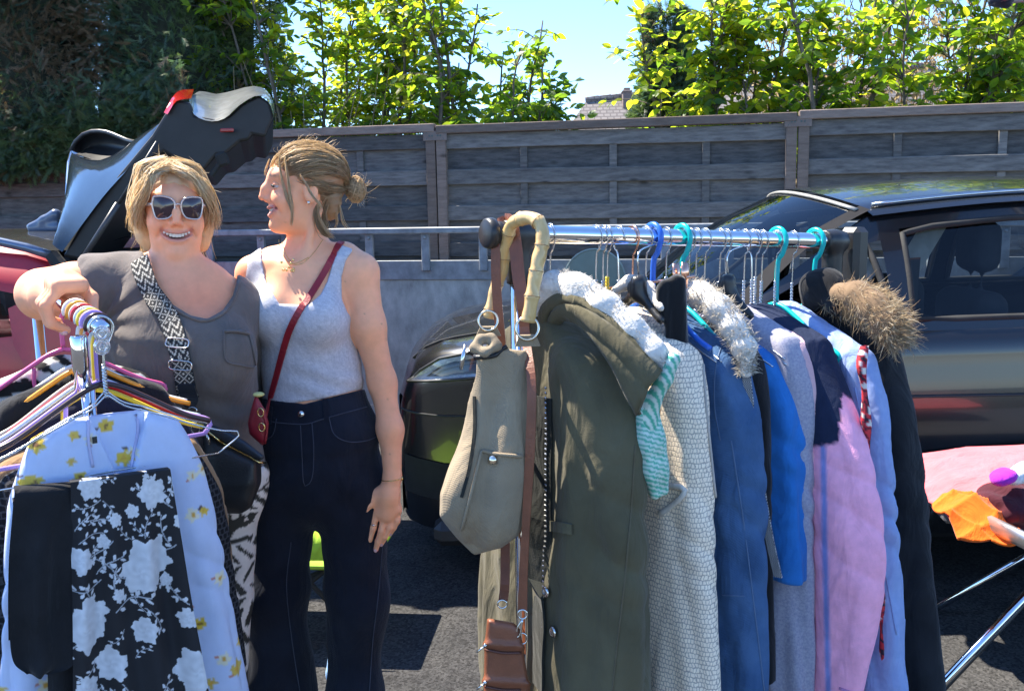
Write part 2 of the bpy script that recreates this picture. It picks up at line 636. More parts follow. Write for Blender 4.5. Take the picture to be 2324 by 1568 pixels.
# ---- steel guard rail on the wall
steel = mat('galvanised_steel', (.27, .285, .3), rough=.55, metal=.3, var=.22, vscale=14, bump=.1, bscale=60)
gr = thing('guard_rail', FP(.8, GM, .42), 'grey steel guard rail with short posts on the concrete wall', 'guard rail')
b = MB(); b.box(FP(.8, GT - .018, .44), (13.5, .05, .042), FR, ch=.006); b.build('rail', steel, gr)
b = MB(); b.box(FP(.8, GM + .036 - .065, .405), (13.5, .012, .13), FR, ch=.003); b.build('base_plate', steel, gr)
pm = MB(); pm.box((0, 0, 0), (.055, .03, GT - GM + .03), FR, ch=.004)
pm2 = None
for k in range(-14, 17):
    t = -.37 + k * .395
    o = FP(t, (GT + GM) / 2 - .018, .425)
    if pm2 is None:
        pm2 = pm.build('rail_post', steel, gr, origin=(0, 0, 0)); place(pm2, o, gr)
        bm = MB(); bm.lathe([(.011, 0), (.011, .006), (.007, .011), (.002, .012)], (0, 0, 0), FN, 8)
        bolt = bm.build('bolt', steel, gr, origin=(0, 0, 0)); place(bolt, FP(t, GT - .065, .44), gr)
    else:
        inst(pm2, 'rail_post', o, gr)
        inst(bolt, 'bolt', FP(t, GT - .065, .44), gr)
for k in range(-5, 6):
    inst(bolt, 'bolt', FP(.22 + k * 1.18, GM - .015, .412), gr)

# ---- round green sign on the guard rail plate
sg = mat('sign_green', (.17, .235, .2), rough=.35, var=.1, vscale=6)
sgl = mat('sign_rim', (.3, .36, .32), rough=.35, var=.1)
sgd = mat('sign_letters', (.07, .09, .085), rough=.5)
ts, zs = WF(1348, 636, .5)
sign = thing('round_sign', FP(ts, zs - .2, .45), 'round dull green disc sign behind the clothes rail', 'sign')
b = MB(); b.lathe([(.19, 0), (.2, .006), (.2, .012), (.192, .016)], FP(ts, zs, .44), FN, 40); b.build('disc', sg, sign)
b = MB(); b.tube([FP(ts + .196 * math.cos(a), zs + .196 * math.sin(a), .457) for a in np.linspace(0, 2 * math.pi, 40, endpoint=False)], .006, 6, close=True)
b.build('rim', sgl, sign)
def text_mesh(body, size, P, X, Z, name, m, parent, thick=.002):
    cu = bpy.data.curves.new('t', 'FONT'); cu.body = body; cu.size = size; cu.extrude = thick
    cu.align_x = 'CENTER'; cu.align_y = 'CENTER'
    tmp = bpy.data.objects.new('t', cu)
    me = bpy.data.meshes.new_from_object(tmp)
    V = np.array([v.co[:] for v in me.vertices]); F = [tuple(p.vertices) for p in me.polygons]
    bpy.data.objects.remove(tmp); bpy.data.curves.remove(cu); bpy.data.meshes.remove(me)
    X, Z = unit(X), unit(Z); Yn = np.cross(X, Z)
    V = np.asarray(P) + V[:, :1] * X + V[:, 1:2] * Z + V[:, 2:] * Yn
    return make_mesh(name, V, F, m, parent)
tl, zl = WF(1358, 662, .5); tl2, zl2 = WF(1356, 646, .5)
text_mesh('SU', .055, FP(tl, zl, .458), FE, (0, 0, 1), 'lettering', sgd, sign)
text_mesh('IIII', .04, FP(tl2, zl2, .458), FE, (0, 0, 1), 'lettering', sgd, sign)

# ---- wooden lattice fence: every board its own piece
def wood(name, c, c2, sc=5.0):
    m = mat(name, c, rough=.9, col2=c2, vscale=sc, stretch=(.8, 6, 9), bump=.6, bscale=30, fac=(.3, .75), spec=.2, objrand=.28)
    N, L = m.node_tree.nodes, m.node_tree.links
    bs = N[m['bsdf']]
    tc = N.new('ShaderNodeTexCoord'); oi = N.new('ShaderNodeObjectInfo')
    ad = N.new('ShaderNodeVectorMath'); ad.operation = 'MULTIPLY_ADD'; ad.inputs[1].default_value = (1.0, 1.0, 2.2)
    L.new(tc.outputs['Object'], ad.inputs[0]); L.new(oi.outputs['Random'], ad.inputs[2])
    vo = N.new('ShaderNodeTexVoronoi'); vo.inputs['Scale'].default_value = 3.1
    L.new(ad.outputs[0], vo.inputs['Vector'])
    mr = N.new('ShaderNodeMapRange'); mr.inputs[1].default_value = .04; mr.inputs[2].default_value = .13; mr.inputs[3].default_value = .5; mr.inputs[4].default_value = 1.12
    L.new(vo.outputs['Distance'], mr.inputs[0])
    src = bs.inputs['Base Color'].links[0].from_socket
    mm = N.new('ShaderNodeMix'); mm.data_type = 'RGBA'; mm.blend_type = 'MULTIPLY'; mm.inputs[0].default_value = 1
    L.new(src, mm.inputs[6]); L.new(mr.outputs[0], mm.inputs[7]); L.new(mm.outputs[2], bs.inputs['Base Color'])
    return m
w_dark = [wood('fence_board_%d' % i, (.05 + .014 * i, .05 + .012 * i, .052 + .01 * i), (.15 + .02 * i, .145 + .018 * i, .14 + .015 * i)) for i in range(3)]
w_lite = wood('fence_frame_wood', (.13, .098, .08), (.235, .18, .15))
plate_m = mat('joint_plate', (.17, .13, .11), rough=.7, var=.15)
t1, ztop = WF(992, 287)
t2, _ = WF(1810, 262)
PWD = t2 - t1
fence = thing('wooden_fence', FP(1, 0), 'dark wooden slat fence with brown frame posts behind the wall', 'fence')
ZT = ztop
ZB = ZT - 1.95
bw = (WF(1100, 312)[1] - WF(1100, 345)[1]) * 1.05           # board height
pitch = 82 / 225 * (WF(1100, 296)[1] - WF(1100, 521)[1])
unitb = MB(); unitb.box((0, 0, 0), (1, 1, 1), None, ch=0)
bd = [MB(), MB()]
board_src = []
def board_mesh(seed, Lg, hgt):
    rs = np.random.RandomState(seed)
    n = 14
    x = np.linspace(-Lg / 2, Lg / 2, n)
    up = hgt / 2 + rs.uniform(-.004, .004) + .004 * np.sin(x * rs.uniform(1, 3) + rs.uniform(0, 6))
    dn = -hgt / 2 + .004 * np.sin(x * rs.uniform(1, 3) + rs.uniform(0, 6))
    y = .005 * np.sin(x * rs.uniform(1, 2.5) + rs.uniform(0, 6))
    V, F = [], []
    for i in range(n):
        V += [(x[i], y[i] - .009, dn[i] + .004), (x[i], y[i] - .005, dn[i]), (x[i], y[i] + .009, dn[i]), (x[i], y[i] + .009, up[i]), (x[i], y[i] - .005, up[i]), (x[i], y[i] - .009, up[i] - .004)]
    for i in range(n - 1):
        for j in range(6):
            a, c = i * 6 + j, i * 6 + (j + 1) % 6
            F.append((a, a + 6, c + 6, c))
    F += [tuple(range(6)), tuple((n - 1) * 6 + j for j in range(5, -1, -1))]
    V = np.array(V) @ FR.T
    return V, F
Lg = PWD - .14
FB = [[make_mesh('board', *board_mesh(50 + 7 * i + j, Lg, (bw if not j else pitch - bw + .03)), w_dark[i], None, False, None, None, (0, 0, 0)) for j in range(2)] for i in range(3)]
used = set()
cap_me = None
for p in range(-3, 3):
    ta = t1 + p * PWD; tb = ta + PWD; tc = (ta + tb) / 2
    dz = [.0, -.012, .01, -.004, .006, 0][p + 3]
    for k in range(8):
        for back in (0, 1):
            z = ZT - .055 - bw / 2 - k * pitch - (pitch / 2 if back else 0) + dz
            if z < .25:
                continue
            i = random.randrange(3)
            o = FP(tc, z + random.uniform(-.004, .004), -.012 if back else .022)
            if (i, back) not in used:
                used.add((i, back)); ob = FB[i][back]; place(ob, o, fence)
            else:
                ob = inst(FB[i][back], 'board', o, fence)
            ob.rotation_euler = (0, random.uniform(-.0022, .0022), 0)
    for s, e in ((-1, ta), (1, tb)):
        b = MB(); b.box(FP(e - s * .038, (ZT + ZB) / 2 - .02 + dz, .03), (.068, .055, ZT - ZB), FR, ch=.004)
        b.build('frame_stile', w_lite, fence)
    b = MB(); b.box(FP(tc, ZT - .024 + dz, .03), (PWD - .012, .075, .058), FR, ch=.005)
    b.build('cap_rail', w_lite, fence)
    for q in (1, 2, 3):
        b = MB(); b.box(FP(ta + PWD * q / 4 + .01 * q, (ZT + ZB) / 2 - .06, .006), (.05, .02, ZT - ZB - .12), FR, ch=.003)
        b.build('batten', w_dark[2], fence)
    # joint plate with holes (dark discs sunk in it)
    pl = MB(); pl.box(FP(ta, ZT - .065 + dz, .0615), (.17, .004, .066), FR, ch=.001)
    plo = pl.build('joint_plate', plate_m, fence)
    for q in (-.06, -.04, -.02, .02, .04, .06):
        for zz in ((0,) if abs(q) < .05 else (-.02, .02)):
            b = MB(); b.lathe([(.0075 if abs(q) < .05 else .004, 0), (.007 if abs(q) < .05 else .0035, .0012)], FP(ta + q, ZT - .065 + dz + zz, .0636), FN, 8); b.build('screw_hole', sgd, plo)
for i in range(3):
    for j in range(2):
        if (i, j) not in used:
            bpy.data.objects.remove(FB[i][j])

# ---- far house
tile = mat('roof_tiles', (.2, .17, .155), rough=.9, var=.25, vscale=30, bump=.3, bscale=40)
def add_tiles(m):
    N, L = m.node_tree.nodes, m.node_tree.links
    b = N[m['bsdf']]
    tc = N.new('ShaderNodeTexCoord')
    mp = N.new('ShaderNodeMapping'); mp.inputs['Scale'].default_value = (1, 1, 1)
    br = N.new('ShaderNodeTexBrick'); br.inputs['Scale'].default_value = 1
    br.inputs['Brick Width'].default_value = .2; br.inputs['Row Height'].default_value = .11; br.inputs['Mortar Size'].default_value = .02
    br.inputs['Color1'].default_value = (.24, .21, .195, 1); br.inputs['Color2'].default_value = (.19, .17, .16, 1); br.inputs['Mortar'].default_value = (.12, .105, .1, 1)
    sep = N.new('ShaderNodeSeparateXYZ'); cb = N.new('ShaderNodeCombineXYZ')
    L.new(tc.outputs['Object'], sep.inputs[0]); L.new(sep.outputs[0], cb.inputs[0]); L.new(sep.outputs[2], cb.inputs[1])
    L.new(cb.outputs[0], br.inputs['Vector']); L.new(br.outputs[0], b.inputs['Base Color'])
add_tiles(tile)
HY = 30.0
hl, hr = W(1290, 262, HY), W(1760, 175, HY)
ridge_l, ridge_r = W(1330, 244, HY), W(1760, 190, HY)
house = thing('house', (hl[0] + 4, HY, 0), 'distant house with grey tiled roof and chimney beyond the fence', 'house')
zr = ridge_l[2] + .2; xl = ridge_l[0]; xr = xl + 11
eave = zr - 3.2
b = MB()
b.add([(xl - 2.2, HY - 3.4, eave), (xr, HY - 3.4, eave), (xr, HY, zr + .9), (xl, HY, zr)], [(0, 1, 2, 3)])
b.add([(xl - 2.2, HY + 3.4, eave), (xr, HY + 3.4, eave), (xr, HY, zr + .9), (xl, HY, zr)], [(3, 2, 1, 0)])
b.add([(xl - 2.2, HY - 3.4, eave), (xl - 2.2, HY + 3.4, eave), (xl, HY, zr)], [(2, 1, 0)])
roof = b.build('roof', tile, house)
rm = MB()
for i in range(28):
    x = xl + .2 + i * .39
    rm.tube([(x - .22, HY, zr + (x - xl) * .9 / 11 + .0), (x + .2, HY, zr + (x - xl) * .9 / 11 + .05)], .1, 8)
rm.build('ridge_tiles', tile, roof)
b = MB(); b.box(((xl + xr) / 2 - .3, HY, eave / 2), (xr - xl, 6.2, eave - .02), None, ch=.02)
b.build('house_wall', mat('render_wall', (.5, .46, .4), rough=.9, bump=.2), house)
cp = W(1424, 232, HY - .5)
b = MB(); b.box((cp[0], HY - .3, cp[2] - .4), (.26, .3, 1.5), None, ch=.01); b.box((cp[0], HY - .3, cp[2] + .33), (.32, .36, .07), None, ch=.02); b.box((cp[0], HY - .3, cp[2] + .4), (.2, .2, .1), None, ch=.02)
b.build('chimney', mat('chimney_brick', (.2, .15, .13), rough=.9), roof)

# ================================================================== vegetation
bark = mat('bark', (.075, .06, .048), rough=.95, col2=(.17, .14, .11), vscale=25, bump=.8, bscale=90, stretch=(1, 1, .3))
twig_m = mat('dry_twig', (.2, .15, .09), rough=.9, col2=(.36, .27, .15), vscale=20)
def leaf_mat(name, c, c2, tr, amt):
    return translucent(mat(name, c, rough=.45, col2=c2, vscale=2.2, spec=.4, fac=(.3, .7)), amt, tr)
lf_a = leaf_mat('leaf_green', (.05, .105, .022), (.1, .17, .035), (.5, .68, .03), .6)
lf_b = leaf_mat('leaf_dark_green', (.035, .08, .028), (.06, .12, .03), (.26, .46, .03), .5)
lf_y = leaf_mat('leaf_yellow_green', (.13, .17, .025), (.19, .2, .03), (.8, .8, .04), .65)
lf_o = leaf_mat('leaf_autumn', (.3, .14, .05), (.4, .22, .05), (.6, .3, .05), .4)
CON = [leaf_mat('conifer_green', (.085, .125, .06), (.14, .18, .085), (.17, .27, .07), .42),
       leaf_mat('conifer_brown', (.2, .14, .09), (.28, .2, .12), (.3, .2, .09), .35),
       leaf_mat('conifer_blue_green', (.075, .125, .09), (.12, .175, .12), (.14, .25, .11), .42)]
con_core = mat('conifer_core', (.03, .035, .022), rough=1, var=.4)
# leaf template: x = width, y = length (base at 0), z = up
def leaf_tpl(w, l, curl=.18, fold=.12, n=4):
    V, F = [(0, 0, 0)], []
    for i in range(1, n):
        t = i / n
        ww = w * math.sin(math.pi * t ** .8) ** .85
        z = -curl * l * t * t
        V += [(-ww, l * t, z + fold * ww), (0, l * t, z), (ww, l * t, z + fold * ww)]
    V.append((0, l, -curl * l))
    F += [(0, 2, 1), (0, 3, 2)]
    for i in range(n - 2):
        a = 1 + i * 3; c = a + 3
        F += [(a, a + 1, c + 1, c), (a + 1, a + 2, c + 2, c + 1)]
    a = 1 + (n - 2) * 3; e = len(V) - 1
    F += [(a, a + 1, e), (a + 1, a + 2, e)]
    return np.array(V, float), F
LT_V, LT_F = leaf_tpl(.25, 1.0)
def scatter(tplV, tplF, pos, R, s):
    """many copies of a template -> V, F(list)"""
    n, m = len(pos), len(tplV)
    V = np.einsum('nij,mj->nmi', R, tplV) * s[:, None, None] + pos[:, None]
    F = [tuple(i + k * m for i in f) for k in range(n) for f in tplF]
    return V.reshape(-1, 3), F
def leaf_frames(D, rs, droop=.35, roll=.7):
    """D (n,3) leaf directions -> rotation matrices with columns x, y(dir), z(up)"""
    D = D / np.linalg.norm(D, axis=1)[:, None]
    up = np.array([0, 0, 1.0]) + rs.normal(size=D.shape) * roll
    X = np.cross(D, up); X /= np.maximum(np.linalg.norm(X, axis=1)[:, None], 1e-6)
    Z = np.cross(X, D)
    return np.stack([X, D, Z], 2)

leaf_src = {}
def leaf_object_mesh(m):
    if m.name not in leaf_src:
        me = bpy.data.meshes.new('leaf'); me.from_pydata(LT_V.tolist(), [], LT_F); me.materials.append(m); leaf_src[m.name] = me
    return leaf_src[m.name]

def shrub(base, height, spread, nst, label, seed, leaf=(.075, .105), lean=(0, 0), mats=(lf_a, lf_b, lf_y), mix=(.45, .3, .25), dens=1.0, singles=60, dry=0, group='leafy shrubs behind the fence', zmin=1.7):
    rs = np.random.RandomState(seed)
    t = thing('leafy_shrub', base, label, 'shrub', group)
    tips, stems, twigs = [], MB(), MB()
    LP, LD = [], []
    for i in range(nst):
        a = rs.uniform(0, 2 * math.pi)
        top = np.array([math.cos(a) * spread * rs.uniform(.3, 1) + lean[0], math.sin(a) * spread * .5 * rs.uniform(.3, 1) + lean[1], height * rs.uniform(.75, 1.05)])
        b0 = np.asarray(base) + np.array([math.cos(a) * .12 * rs.rand() + top[0] * .25 * rs.rand(), math.sin(a) * .12, 0])
        mid = b0 + top * np.array([.3, .3, .5]) + rs.normal(size=3) * .08
        P = resample([b0, mid, b0 + top * [.65, .65, .78] + rs.normal(size=3) * .06, b0 + top], 22)
        P[4:-1] += np.cumsum(rs.normal(size=(17, 3)) * .009, 0)
        stems.tube(P, np.linspace(rs.uniform(.02, .036), .006, 22), 7)
        for j in range(int((60 if base[0] < .6 else 64) * dens)):
            k = rs.randint(6, 21)
            if P[k][2] < zmin - .6:
                k = rs.randint(10, 21)
            d = rs.normal(size=3); d[2] = abs(d[2]) * .7 + .25; d[1] *= .8
            d = unit(d); L = rs.uniform(.18, .55) * (1.15 - k / 40)
            Q = resample([P[k], P[k] + d * L * .5 + [0, 0, .03], P[k] + d * L + np.array([0, 0, -.05 * rs.rand()])], 7)
            if Q[-1][2] < zmin:
                continue
            twigs.tube(Q, np.linspace(.0055, .0018, 7), 4)
            T = np.gradient(Q, axis=0)
            for q in range(2, 7):
                for s in (-1, 1):
                    if rs.rand() < .12:
                        continue
                    side = unit(np.cross(T[q], [0, 0, 1])) * s
                    dd = unit(T[q]) * .5 + side * rs.uniform(.5, 1.1) + np.array([0, 0, rs.uniform(-.7, .25)]) + rs.normal(size=3) * .2
                    LP.append(Q[q]); LD.append(dd)
            LP.append(Q[-1]); LD.append(T[-1])
    stems.build('trunk', bark, t, True)
    twigs.build('twigs', bark, t)
    if dry:
        dm = MB()
        for i in range(dry):
            x = rs.uniform(-1, 1)
            b0 = np.asarray(base) + np.array([x * spread * .7, -.25 + rs.uniform(-.15, .15), 1.2])
            dm.tube(resample([b0, b0 + [rs.normal() * .1, 0, .5], b0 + [rs.normal() * .22, rs.normal() * .1, rs.uniform(.8, 1.5)]], 6), np.linspace(.006, .002, 6), 4)
        dm.build('dry_stems', twig_m, t)
    LP, LD = np.array(LP), np.array(LD)
    R = leaf_frames(LD, rs)
    s = rs.uniform(leaf[0], leaf[1], len(LP)) * 1.05
    which = rs.choice(len(mats), len(LP), p=mix)
    # the nearest leaves are pieces of their own, the rest one mass
    near = np.argsort(LP[:, 1] + rs.rand(len(LP)) * .25)[:singles]
    mask = np.zeros(len(LP), bool); mask[near] = True
    # crown: one mesh with a few leaf materials
    V, F, M = [], [], []
    o = 0
    for q in range(len(mats)):
        ix = np.where((which == q) & ~mask)[0]
        if not len(ix):
            continue
        v, f = scatter(LT_V, LT_F, LP[ix], R[ix], s[ix])
        V.append(v); F += [tuple(i + o for i in k) for k in f]; M += [q] * len(f); o += len(v)
    cr = make_mesh('crown', np.vstack(V), F, list(mats), t, False, None, M)
    cr['kind'] = 'stuff'
    for i in near:
        inst(leaf_object_mesh(mats[which[i]]), 'leaf', LP[i], t, R[i], float(s[i]))
    return t

def XB(u, Y):
    return W(u, 470, Y)[0]
SHR = [  # u, Y, height, spread, stems, seed, lean, label, dens, dry
    (720, 7.6, 3.5, .75, 5, 11, (-.1, 0), 'leafy green shrub with dry bare stems beside the dark conifer', 1.0, 26),
    (850, 7.9, 3.9, .65, 5, 12, (.05, 0), 'bushy green shrub above the head of the woman in the vest', 1.0, 0),
    (775, 8.3, 3.9, .6, 5, 23, (.0, 0), 'leafy shrub rising behind the dry stems near the tailgate', 1.0, 0),
    (985, 7.5, 3.8, .55, 5, 13, (.0, 0), 'leafy shrub above the left pair of fence posts', .85, 0),
    (1105, 7.7, 3.4, .55, 5, 14, (.15, 0), 'leafy shrub with a slanting dark trunk left of the open sky', .7, 0),
    (1600, 7.6, 3.6, .5, 5, 15, (-.08, 0), 'yellow-green leafy shrub right of the open sky', .8, 0),
    (1700, 7.4, 3.8, .6, 5, 16, (.0, 0), 'leafy shrub with thick dark trunks left of the right fence posts', .8, 0),
    (1880, 7.2, 3.7, .6, 5, 17, (.1, 0), 'large-leaved green shrub just right of the right fence posts', .9, 0),
    (2060, 7.0, 3.6, .65, 5, 18, (.1, 0), 'large-leaved shrub with slanting stems over the parked car roof', .9, 0),
    (2230, 7.3, 3.6, .6, 4, 19, (.0, 0), 'dense dark green shrub at the right end of the fence', .9, 0),
]
for (u, Y, h, sp, n, sd, ln, lab, dn, dry) in SHR:
    shrub((XB(u, Y), Y, 0), h, sp, n, lab, sd, lean=ln, dens=dn, dry=dry,
          leaf=(.065, .095) if u < 1300 else (.07, .11),
          mix=(.4, .27, .33) if u < 1000 else ((.42, .45, .13) if u < 1300 else ((.42, .22, .36) if u < 1800 else (.5, .33, .17))))
# the slender arching sprig against the sky
shrub((XB(1175, 7.3), 7.3, 0), 2.6, .28, 4, 'thin low shrub sprig reaching into the open sky', 31, lean=(.12, 0), dens=.45, mix=(.35, .6, .05), leaf=(.07, .1), singles=40, zmin=1.9)

# conifer sprays
def spray_tpl(rs, n=6):
    """a flat feathery conifer twig: thin side twigs along a drooping axis"""
    V, F = [], []
    def tw(a, d, l, w):
        k = len(V); p = np.array([-d[1], d[0], 0]) * w
        V.extend([a - p, a + p, a + d * l + [0, 0, -.12 * l]]); F.append((k, k + 1, k + 2))
    tw(np.zeros(3), np.array([0, 1.0, 0]), 1.05, .03)
    for i in range(n):
        t = .1 + .8 * i / n
        for s in (-1, 1):
            l = (.42 - .3 * t) * rs.uniform(.7, 1.25)
            tw(np.array([0, t, -.1 * t * t]), unit((s * rs.uniform(.45, .7), .8, rs.uniform(-.3, .15))), l, .03)
    return np.array(V, float), F
def conifer(name, label, pts, nrm, seed, size=(.07, .15), mix=(.5, .25, .25), core=None, group=None, trunk=None, base=(0, 0, 0), cat='conifer'):
    """sprays at pts growing along nrm (plus up/down)"""
    rs = np.random.RandomState(seed)
    t = thing(name, base, label, cat, group)
    tp = [spray_tpl(rs) for _ in range(3)]
    D = nrm * .75 + rs.normal(size=nrm.shape) * .42 + np.array([0, 0, .25])
    R = leaf_frames(D, rs, roll=.8)
    s = rs.uniform(*size, len(pts))
    cl = np.sin(pts @ np.array([2.1, 1.3, 3.0])) + np.sin(pts @ np.array([-3.3, .7, 1.9]) + 2) + rs.normal(size=len(pts)) * .9
    th = np.quantile(cl, [mix[1], mix[1] + mix[2]])
    which = np.where(cl < th[0], 1, np.where(cl < th[1], 2, 0))
    V, F, M, o = [], [], [], 0
    pick = rs.randint(0, 3, len(pts))
    for q in range(3):
        for k in range(3):
            ix = np.where((which == q) & (pick == k))[0]
            if len(ix):
                v, f = scatter(tp[k][0], tp[k][1], pts[ix], R[ix], s[ix])
                V.append(v); F += [tuple(i + o for i in g) for g in f]; M += [q] * len(f); o += len(v)
    cr = make_mesh('crown', np.vstack(V), F, CON, t, False, None, M); cr['kind'] = 'stuff'
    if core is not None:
        core.build('inner_branches', con_core, t, True)  # dark shell added inside the crown to block light, not real branches
    if trunk is not None:
        trunk.build('trunk', bark, t, True)
    return t

def hedge(name, label, ul, ur, Y, ztop, seed, dens=2300, hang=None, mix=(.5, .25, .25), group='conifers behind the fence', edge=0.0):
    rs = np.random.RandomState(seed)
    xl, xr = XB(ul, Y), XB(ur, Y)
    xc, rx = (xl + xr) / 2, (xr - xl) / 2
    n = int(dens * (xr - xl) * ztop * 1.6)
    a = rs.uniform(0, 2 * math.pi, n)
    z = ztop * rs.beta(1.5, 1.05, n)
    taper = np.clip(1.1 - .75 * (z / ztop) ** 2.2, .08, 1)
    lump = 1 + .14 * np.sin(z * 5 + 3 * np.cos(a)) + .1 * np.sin(a * 5 + z * 3)
    rr = taper * lump * rs.uniform(.55, 1.08, n) ** .35
    nr = np.stack([np.cos(a), np.sin(a), np.zeros(n)], 1)
    P = np.stack([xc + nr[:, 0] * rx * rr, Y + nr[:, 1] * rx * .7 * rr, z], 1)
    fy = 6.55 - .21 * (P[:, 0] + .115)
    keep = (P[:, 2] > 1.3) & (P[:, 2] < 4.6) & (P[:, 1] < Y + .15) & ((P[:, 1] > fy + .12) | (P[:, 2] > 2.05))
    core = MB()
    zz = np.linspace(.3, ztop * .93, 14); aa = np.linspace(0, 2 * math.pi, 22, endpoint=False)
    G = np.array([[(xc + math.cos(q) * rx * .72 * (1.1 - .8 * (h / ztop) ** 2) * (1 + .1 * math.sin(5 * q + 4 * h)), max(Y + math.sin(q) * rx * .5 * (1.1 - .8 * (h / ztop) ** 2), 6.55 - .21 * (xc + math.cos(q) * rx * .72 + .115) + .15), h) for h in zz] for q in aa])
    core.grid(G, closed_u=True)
    tk = MB(); tk.tube([(xc, Y, 0), (xc + .03, Y, 1.5), (xc, Y, ztop * .9)], [.11, .09, .02], 9)
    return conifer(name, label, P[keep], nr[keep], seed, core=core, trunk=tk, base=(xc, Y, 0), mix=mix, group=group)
hedge('conifer_tree', 'huge dark conifer with brownish sprays at the far left', -330, 330, 7.85, 5.8, 41, mix=(.42, .36, .22))
hedge('conifer_tree', 'dark blue-green conifer behind the open tailgate', 180, 690, 8.0, 5.2, 42, dens=2000, mix=(.38, .17, .45))
hedge('conifer_tree', 'small young conifer standing in front of the distant roof', 1425, 1600, 9.2, 3.35, 43, dens=2500, mix=(.45, .05, .5))
hedge('conifer_tree', 'dark conifer behind the shrubs at the far right', 2200, 2700, 8.0, 5.0, 44, dens=900, mix=(.45, .2, .35))
# dry tan hedge seen between the shrubs on the right
def dry_hedge():
    rs = np.random.RandomState(5)
    Y = 8.9
    t = thing('dry_hedge', (XB(1950, Y), Y, 0), 'dry tan hedge of bare twigs behind the right-hand shrubs', 'hedge')
    m = MB()
    for i in range(620):
        x = rs.uniform(XB(1690, Y), XB(2330, Y)); z = rs.uniform(1.2, 3.4) ; y = Y + rs.uniform(-.25, .25)
        d = unit((rs.normal() * .5, rs.normal() * .4, 1.0)); L = rs.uniform(.25, .6)
        m.tube([(x, y, z), np.array([x, y, z]) + d * L * .5 + rs.normal(size=3) * .03, np.array([x, y, z]) + d * L], [.007, .005, .002], 3, cap=False)
    o = m.build('twigs', twig_m, t); o['kind'] = 'stuff'
    n = 6000
    P = np.stack([rs.uniform(XB(1680, Y), XB(2340, Y), n), Y + rs.uniform(-.3, .4, n), rs.uniform(1.3, 3.25, n) ], 1)
    P[:, 2] -= .35 * (np.abs(P[:, 0] - XB(2000, Y)) / 1.4) ** 2
    v, f = scatter(LT_V, LT_F, P, leaf_frames(rs.normal(size=(n, 3)), rs), rs.uniform(.04, .08, n))
    dm = translucent(mat('dry_leaf', (.3, .22, .12), rough=.8, col2=(.46, .36, .22), vscale=4), .4, (.5, .38, .2))
    o = make_mesh('dry_leaves', v, f, dm, t); o['kind'] = 'stuff'
dry_hedge()
# vines hanging from the conifer over the fence on the left
def overhang():
    rs = np.random.RandomState(77)
    n = 5200
    u = rs.uniform(-60, 420, n); 
    vmax = np.interp(u, [-60, 150, 300, 420], [415, 380, 325, 285])
    P = []
    for i in range(n):
        o = rs.uniform(.05, .3)
        tt, zz = WF(u[i], vmax[i] - abs(rs.normal()) * 70, o)
        P.append(FP(tt, zz, o))
    P = np.array(P)
    nr = np.repeat(np.array([[.1, -.8, -.45]]), n, 0)
    conifer('overhanging_conifer_branch', 'drooping conifer branches hanging over the fence at far left', P, nr, 78, size=(.07, .15), mix=(.62, .06, .32), base=P.mean(0) - [0, 0, .5], cat='branch')
overhang()
# ================================================================== cars
paint_k = mat('black_car_paint', (.006, .006, .007), rough=.25, coat=.6, var=.1, spec=.6)
plas_k = mat('black_plastic', (.018, .018, .019), rough=.5, var=.2, bump=.05)
mat_dull = mat('dull_black', (.016, .016, .018), rough=.8, spec=.12)
rub_k = mat('rubber', (.02, .02, .02), rough=.85, var=.2, bump=.2)
trim_b = mat('beige_trim', (.3, .27, .23), rough=.8)
seat_m = mat('seat_fabric', (.022, .022, .025), rough=.95, bump=.3, bscale=300)
c_glass = glass_mat('car_glass', (.66, .7, .7), .01, .93)
c_glass2 = glass_mat('tinted_glass', (.1, .13, .15), .01, .2)
silver = chrome('silver_trim', (.6, .6, .6), .22)
alloy = mat('alloy', (.35, .35, .36), rough=.3, metal=.9)

CX, CY = -.47, 4.25                      # nose position and centre line of the black car
def cw(x, y, z):
    """car coordinates (x back from the nose, y to the far side, z up) -> world"""
    return np.array([CX + x, CY + y, z])
car = thing('parked_car', (CX + 2, CY, 0), 'black parked car behind the clothes rail on the right', 'car', 'parked cars')
xs = np.array([0, .03, .09, .2, .36, .55, .75, .95, 1.15, 1.35, 1.6, 1.9, 2.3, 2.8, 3.2, 3.6, 3.9, 4.1, 4.2, 4.24])
wid = np.interp(xs, [0, .03, .09, .2, .36, .6, 1.0, 3.4, 3.9, 4.24], [.5, .6, .68, .77, .83, .87, .885, .885, .84, .7])
top = np.interp(xs, [0, .03, .09, .2, .4, .7, 1.0, 1.2, 1.5, 3.6, 4.0, 4.24], [.78, .89, .95, 1.0, 1.04, 1.07, 1.095, 1.095, 1.06, 1.08, 1.05, .95])
edge = np.interp(xs, [0, .09, .2, .4, .7, 1.0, 1.3, 1.6, 2.3, 3.6, 4.24], [.74, .9, .95, .985, 1.005, 1.02, 1.03, 1.02, 1.03, 1.06, .95])
WHX = (.86, 3.5); WHR = .325
def body_side(sgn):
    zs = np.r_[np.linspace(.22, .86, 18)]
    G = []
    xx = np.unique(np.r_[xs, np.linspace(.4, 1.4, 26), np.linspace(3.0, 4.0, 26)])
    for x in xx:
        w = np.interp(x, xs, wid); e = np.interp(x, xs, edge); tp = np.interp(x, xs, top)
        row = []
        for z in zs:
            q = (z - .22) / .64
            bul = w - .07 * (1 - q) ** 3 - .012 * math.sin(q * 7) * (1 if .5 < x < 3.9 else 0)
            row.append((x, sgn * bul, .22 + q * (e - .1 - .22)))
        row += [(x, sgn * (w - .01), e - .05), (x, sgn * (w - .04), e - .01), (x, sgn * (w - .075), e + .008), (x, sgn * (w * .72), lerp(e, tp, .6)), (x, sgn * w * .35, tp - .004), (x, 0, tp)]
        G.append(row)
    return np.array(G)
m = MB()
